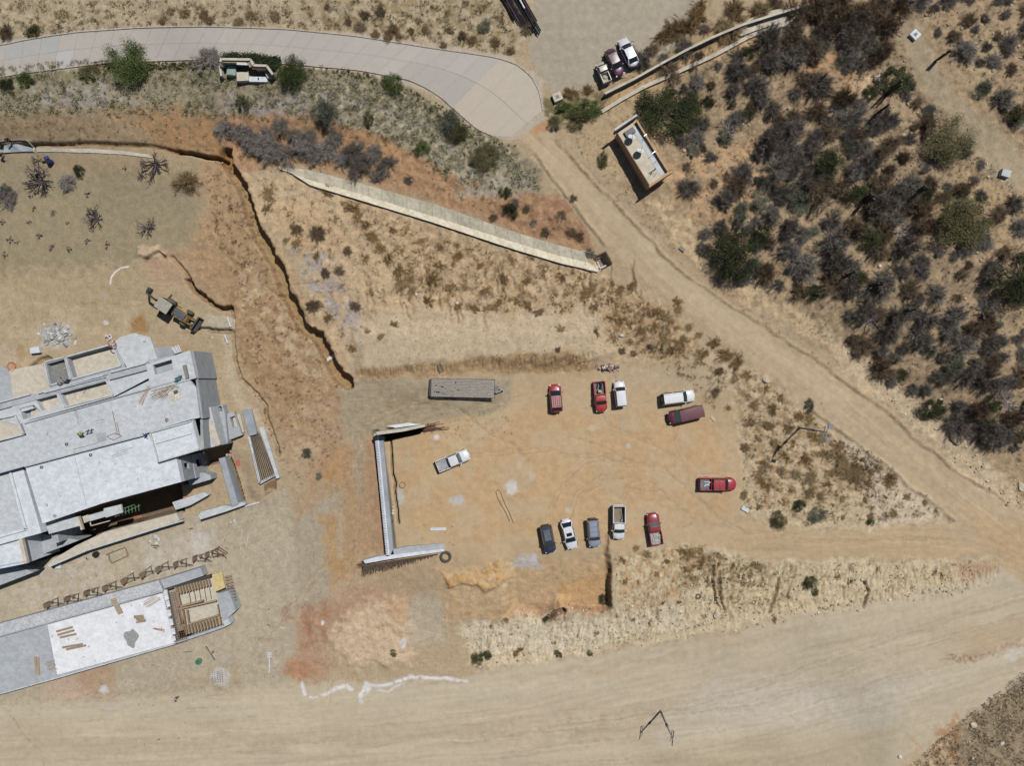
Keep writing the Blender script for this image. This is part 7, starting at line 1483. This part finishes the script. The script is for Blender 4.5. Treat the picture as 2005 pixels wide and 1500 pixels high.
tufts('dry_weeds', [
    (scatter([(660,390),(900,465),(1170,535),(1290,600),(1290,690),(1150,612),(960,612),(850,590),(780,520)], 9500, (22, .06), 13), 15, .36, .28, .035, WD + [(128,102,66)]),
    (scatter([(1170,560),(1290,600),(1440,745),(1400,800),(1280,700),(1190,670)], 3600, (20, .06), 15), 15, .36, .28, .035, WD + [(120,96,60)]),
    (scatter([(1460,720),(1600,830),(1760,950),(1850,1010),(1560,1030),(1460,1000),(1450,860)], 6200, (20, .08), 17), 14, .36, .28, .035, WD + [(122,96,62),(112,104,78)]),
    (scatter([(1600,850),(1700,880),(1760,930),(1700,980),(1630,920)], 1500, (22, -.1), 19), 12, .3, .34, .035, [(118,104,78),(100,90,66),(132,104,70)]),
    (scatter([(440,235),(760,262),(860,330),(1000,380),(1150,460),(1160,500),(900,400),(700,345),(470,330)], 4600, (22, .06), 21), 13, .34, .26, .035, WD + [(120,112,104),(110,90,70)]),
    (scatter([(500,345),(640,380),(740,480),(760,600),(660,680),(590,540)], 3200, (20, .2), 23), 13, .34, .26, .035, WD + [(130,120,100)]),
    (scatter([(0,0),(1000,0),(1010,110),(700,60),(300,48),(0,82)], 7500, (22, .06), 25), 13, .34, .28, .035, [(160,142,108),(140,122,86),(122,108,74),(176,160,124)]),
    (scatter([(1200,1090),(1350,1065),(1500,1105),(1900,1095),(1940,1150),(1500,1205),(1200,1270)], 4200, (16, .16), 27), 12, .3, .24, .035, WD + [(140,130,92)]),
    (scatter([(920,1215),(1190,1210),(1300,1240),(1100,1290),(930,1305)], 1400, (16, .16), 29), 9, .24, .2, .035, [(150,136,104),(128,118,84),(168,150,116)]),
    (scatter([(1330,1065),(1500,1105),(1500,1150),(1330,1150)], 1300, (20, .0), 31), 10, .26, .24, .035, [(120,104,70),(136,120,82)]),
    (scatter([(1780,1500),(1860,1430),(2005,1310),(2005,1500)], 3600, (26, -.2), 33), 10, .26, .24, .035, [(124,112,90),(140,126,100),(110,102,84),(150,130,96)]),
    (scatter([(470,500),(600,620),(670,740),(670,860),(600,960),(540,900),(500,780),(450,640)], 2300, (16, .14), 35), 13, .3, .24, .035, [(116,92,64),(134,108,76),(98,76,54)]),
    (scatter([(0,218),(430,212),(440,300),(300,285),(0,275)], 1500, (18, .12), 36), 11, .28, .2, .035, [(112,96,72),(128,110,82)]),
    (scatter([(400,330),(450,320),(500,440),(530,540),(480,560),(430,500)], 1500, (18, .06), 37), 13, .32, .26, .035, [(130,104,74),(146,124,92)]),
    (scatter([(1100,250),(1200,200),(1250,240),(1250,400),(1330,500),(1200,400)], 1300, (24, .05), 39), 9, .26, .22, .035, WD + [(120,112,80)]),
    (scatter([(860,800),(1010,790),(1010,850),(870,870)], 500, (20, .1), 41), 8, .2, .16, .03, WD),
    (scatter([(1100,190),(1400,80),(1540,25),(1545,40),(1350,130),(1130,245)], 2600, (24, .0), 43), 10, .3, .26, .035, [(160,130,80),(140,122,78),(122,112,66)]),
    (scatter([(960,695),(1150,690),(1160,728),(960,730)], 500, (14, .08), 45), 9, .22, .2, .03, [(110,84,54),(96,84,56)]),
    (scatter([(1400,640),(1500,700),(1700,860),(1850,1000),(1840,1010),(1600,850),(1400,700)], 700, (20, .1), 47), 9, .26, .24, .035, WD),
], 'brown dry weeds scattered over the bare slopes')
tufts('undergrowth', [
    (scatter(THK, 9500, (26, -.12), 53), 10, .42, .36, .035, [(120,108,98),(104,92,82),(134,118,96),(146,120,88),(112,100,94)]),
    (scatter(CORE, 5200, (26, -.02), 54), 12, .42, .45, .035, [(112,104,98),(98,90,82),(124,114,102),(104,92,78)]),
    (scatter(THK, 2500, (30, .1), 55), 12, .4, .4, .035, [(92,92,66),(84,80,60),(106,98,74)]),
    (scatter([(1240,380),(1340,500),(1640,640),(1800,790),(2005,960),(2005,1010),(1880,880),(1700,770),(1500,640),(1330,520)], 2600, (22, .02), 57), 9, .3, .26, .035, WD + [(112,100,88)]),
], 'low twiggy undergrowth between the shrubs of the thicket')
def stones(name, sets, label):
    ico = bmesh.new(); bmesh.ops.create_icosphere(ico, subdivisions=1, radius=1); iv = np.array([v.co[:] for v in ico.verts]); ifc = np.array([[v.index for v in f.verts] for f in ico.faces]); ico.free()
    rs = np.random.RandomState(5); Vs = []; Fs = []; Cs = []; off = 0
    for pt, r0, r1, cols in sets:
        n = len(pt)
        if n == 0: continue
        r = r0 + (r1 - r0) * rs.rand(n) ** 3; sc = rs.uniform(.6, 1.3, (n, 1, 3)) * r[:, None, None]; a = rs.rand(n) * 6.28
        v = iv[None] * sc * (1 + rs.normal(size=(n, len(iv), 1)) * .12); x = v[..., 0] * np.cos(a)[:, None] - v[..., 1] * np.sin(a)[:, None]; y = v[..., 0] * np.sin(a)[:, None] + v[..., 1] * np.cos(a)[:, None]
        Vs.append((np.stack([x, y, v[..., 2] * .8], -1) + pt[:, None, :] + [0, 0, .01]).reshape(-1, 3)); Fs.append((ifc[None] + (np.arange(n) * len(iv))[:, None, None] + off).reshape(-1, 3)); off += n * len(iv)
        Cs.append(np.repeat(np.array([lin(c) for c in cols])[rs.randint(0, len(cols), n)] * rs.uniform(.8, 1.15, (n, 1)), len(iv), 0))
    o = link(name, np_mesh(name, np.concatenate(Vs), np.concatenate(Fs), np.concatenate(Cs)), None, vcmat('stone', .9, 12, .15, .2))
    return tag(o, label, 'stones', kind='stuff')
ST = [(206,194,172),(182,166,142),(196,176,150),(160,140,118)]
stones('loose_stones', [
    (scatter([(900,1225),(1500,1110),(1930,1100),(1900,1160),(1300,1260),(930,1310)], 3200, None, 61), .04, .24, ST + [(222,214,198)]),
    (scatter([(1600,640),(1740,740),(2005,950),(2005,1020),(1780,830)], 2000, None, 62), .05, .26, ST + [(222,210,190)]),
    (scatter(THK, 2200, None, 63), .04, .3, ST), (scatter([(500,340),(1170,530),(1400,760),(1200,710),(700,730)], 3600, None, 64), .03, .15, ST + [(222,208,184)]),
    (scatter([(0,640),(560,560),(640,1200),(600,1400),(0,1420)], 900, None, 65), .03, .1, ST + [(150,140,130)]),
    (scatter([(430,230),(1150,440),(1150,500),(450,330)], 1400, None, 66), .03, .15, ST), (scatter([(640,1130),(1000,1100),(990,1300),(640,1320)], 400, None, 67), .03, .12, ST),
    (scatter([(1440,740),(1860,1000),(1700,1030),(1460,1000)], 1900, None, 68), .03, .15, ST), (scatter([(740,860),(1440,760),(1440,1050),(760,1070)], 400, None, 69), .02, .07, ST),
    (scatter([(1780,1500),(2005,1300),(2005,1500)], 200, None, 70), .04, .22, ST), (scatter([(0,1200),(1900,1200),(1900,1500),(0,1500)], 500, None, 71), .02, .08, ST),
    (scatter([(400,300),(480,330),(700,740),(660,860),(540,800)], 1800, None, 72), .03, .13, ST),
], 'small pale stones strewn over soil and slopes')
DS = [(112,92,66),(96,82,62),(124,100,70)]
tufts('seedlings', [
    (scatter([(500,340),(640,370),(1170,530),(1290,600),(1440,760),(1180,710),(700,730),(590,560)], 5200, (30, -.1), 81), 6, .11, .12, .03, DS),
    (scatter([(1440,720),(1600,830),(1860,1010),(1700,1030),(1460,1000)], 2200, None, 82), 6, .12, .12, .03, DS),
    (scatter([(900,1220),(1200,1090),(1940,1095),(1930,1150),(1300,1260),(930,1310)], 2600, (20, .0), 83), 6, .12, .12, .03, DS + [(130,124,92)]),
    (scatter([(700,620),(1180,620),(1180,700),(700,730)], 500, None, 84), 6, .11, .1, .03, [(150,134,104),(132,118,90)]),
    (scatter([(0,0),(1000,0),(1010,110),(700,60),(300,48),(0,82)], 3200, None, 85), 6, .12, .12, .03, DS + [(150,136,104)]),
    (scatter([(440,240),(1000,380),(1160,500),(900,410),(470,330)], 1800, None, 86), 6, .12, .12, .03, DS + [(110,104,96)]),
    (scatter([(400,300),(480,330),(700,740),(660,900),(540,860)], 1100, (26, .0), 87), 6, .11, .1, .03, DS),
    (scatter([(1080,250),(1250,200),(1340,500),(1640,650),(2005,960),(2005,1010),(1780,830),(1500,640),(1240,420)], 2600, None, 88), 6, .12, .12, .03, DS),
], 'tiny dark dead sprouts dotted over the bare slopes')
def boulder(px, py, r, label, c=(196,182,160), seed=1, f=(1.3, .9, .6)):
    bm = bmesh.new(); bmesh.ops.create_icosphere(bm, subdivisions=3, radius=1); rr = np.random.RandomState(seed); dirs = rr.normal(size=(9, 3)); dirs /= np.linalg.norm(dirs, axis=1)[:, None]
    for v in bm.verts:
        co = np.array(v.co[:]); k = min(1.0, min((.72 + .2 * (i % 3)) / max(.2, co @ d) for i, d in enumerate(dirs))); v.co = Vector(co * k) * r
        v.co.x *= f[0]; v.co.y *= f[1]; v.co.z *= f[2]
    me = bpy.data.meshes.new('boulder'); bm.to_mesh(me); bm.free(); o = link('boulder', me, None, mat('rock_%d' % seed, c, .9, var=.12, scale=2, bump=.4, bscale=6)); o.location = at(px, py); o.location.z += r * f[2] * .3; o.rotation_euler = (0, 0, seed)
    return tag(o, label, 'boulder')
boulder(1872, 856, .95, 'large pale orange boulder beside the dirt road under the thicket', (206,180,150), 2)
boulder(1905, 1420, .5, 'pale square boulder in the brown scrub at the lower right corner', (206,190,170), 3)
boulder(1999, 865, .8, 'boulder cut by the right edge beside the dirt road', (170,150,128), 4)
boulder(1998, 953, .6, 'pale boulder at the right edge just above the road fork', (206,194,172), 5)
boulder(1500, 745, .45, 'pale boulder at the lot edge above the scrub triangle', (206,192,170), 6)
boulder(1719, 153, .55, 'pale boulder on the bare patch inside the thicket', (204,196,182), 7)
boulder(1648, 240, .35, 'small white boulder deep in the thicket', (220,216,208), 8)
boulder(1740, 378, .3, 'small white boulder below the olive tree clearing', (220,216,208), 9)
boulder(1962, 1456, .3, 'small white boulder low in the bottom right scrub', (220,214,204), 10)
boulder(1402, 1205, .45, 'pale boulder at the foot of the gullied embankment', (200,188,166), 11)
boulder(1217, 657, .35, 'pale stone on the rise above the debris heap', (212,204,190), 12)
boulder(895, 593, .22, 'small white stone in the brown weeds', (224,218,206), 13)
boulder(815, 576, .2, 'single white stone left in the sandy weeds', (224,220,210), 14)
boulder(1762, 1483, .3, 'white stone on the verge at the bottom edge of the photo', (222,218,210), 15)

# ------------------------------------------------------------------ small building rubbish: off-cuts, bar ends, paper, on the site ground and on the roofs
def litter(name, sets, label):
    rs = np.random.RandomState(15); mb = MB()
    for pts, cols, l0, l1 in sets:
        for p in pts:
            a = rs.rand() * 6.28; 
            if rs.rand() > .42: continue
            ln = (l0 + (l1 - l0) * rs.rand() ** 3) * .7; w = ln * rs.uniform(.06, .5); k0 = len(mb.v); mb.box((p[0], p[1], p[2] + .015), (ln, w * .6, .03), a); c = [v * rs.uniform(.8, 1.1) for v in [1]][0]; cc = lin(cols[rs.randint(len(cols))]); mb.c += [[v * c for v in cc]] * (len(mb.v) - k0)
    return tag(mb.build(name, vcmat('litter', .9, 8, .1, 0), None), label, name.replace('_', ' '), kind='stuff')
def roofpts(px, z, n, seed):
    rr = random.Random(seed); x0, x1 = min(p[0] for p in px), max(p[0] for p in px); y0, y1 = min(p[1] for p in px), max(p[1] for p in px); out = []
    while len(out) < n:
        x, y = rr.uniform(x0, x1), rr.uniform(y0, y1)
        if inside(x, y, px): c = xy(x, y, z); out.append((c[0], c[1], z))
    return out
LC = [(150,124,96),(96,80,68),(196,180,150),(220,218,210),(120,116,112)]; RC = [(166,168,168),(150,150,148),(184,172,156),(228,228,226),(132,132,134)]
litter('site_litter', [
    (scatter([(90,1110),(440,1010),(560,1000),(560,1300),(480,1300),(440,1240),(100,1190)], 520, None, 91, False), LC, .08, .9), (scatter([(0,1380),(340,1275),(540,1240),(560,1400),(300,1460),(0,1460)], 420, None, 92, False), LC, .06, .7),
    (scatter([(0,600),(300,600),(440,640),(460,780),(400,700),(220,660),(80,700),(0,720)], 420, None, 93, False), LC, .06, .5), (scatter([(760,860),(1440,780),(1440,1050),(780,1060)], 160, None, 94, False), LC, .05, .35),
    (scatter([(800,1030),(900,1020),(900,1070),(800,1060)], 60, None, 95, False), LC, .1, .7), (scatter([(420,640),(520,640),(560,820),(480,800)], 160, None, 96, False), LC, .06, .4),
    (roofpts([(60,852),(226,790),(370,745),(388,812),(290,838),(60,905)], 7.0, 190, 1), RC, .06, .8), (roofpts([(60,920),(285,860),(312,908),(345,900),(350,940),(85,1018)], 6.4, 200, 2), RC, .05, .7),
    (roofpts([(300,850),(374,828),(386,878),(315,900)], 6.95, 30, 3), RC, .05, .3), (roofpts([(0,905),(34,900),(70,1040),(0,1060)], 5.8, 50, 4), RC, .05, .3), (roofpts([(0,1262),(92,1235),(112,1318),(0,1350)], .3, 60, 5), RC, .05, .4),
    (roofpts([(98,1230),(318,1168),(338,1254),(118,1316)], .33, 150, 6), [(150,128,108),(176,160,140),(120,110,100)], .05, .7), (roofpts([(0,1245),(308,1142),(316,1156),(0,1258)], .55, 90, 7), RC, .05, .35),
    (roofpts([(135,705),(216,682),(230,712),(145,735)], -.1, 60, 8), RC, .06, .6), (roofpts([(94,716),(124,708),(134,738),(104,748)], .05, 40, 9), LC, .08, 1.0), (roofpts([(120,768),(202,747),(216,770),(132,790)], 5.6, 60, 10), [(214,208,192),(180,166,146)], .1, 1.6),
    (roofpts([(30,760),(85,720),(98,755),(40,780)], 1.03, 60, 11), LC, .05, .4), (roofpts([(240,668),(290,660),(300,698),(250,712)], 1.25, 30, 12), RC, .05, .3)],
    'small off-cuts and scraps littering the building site')
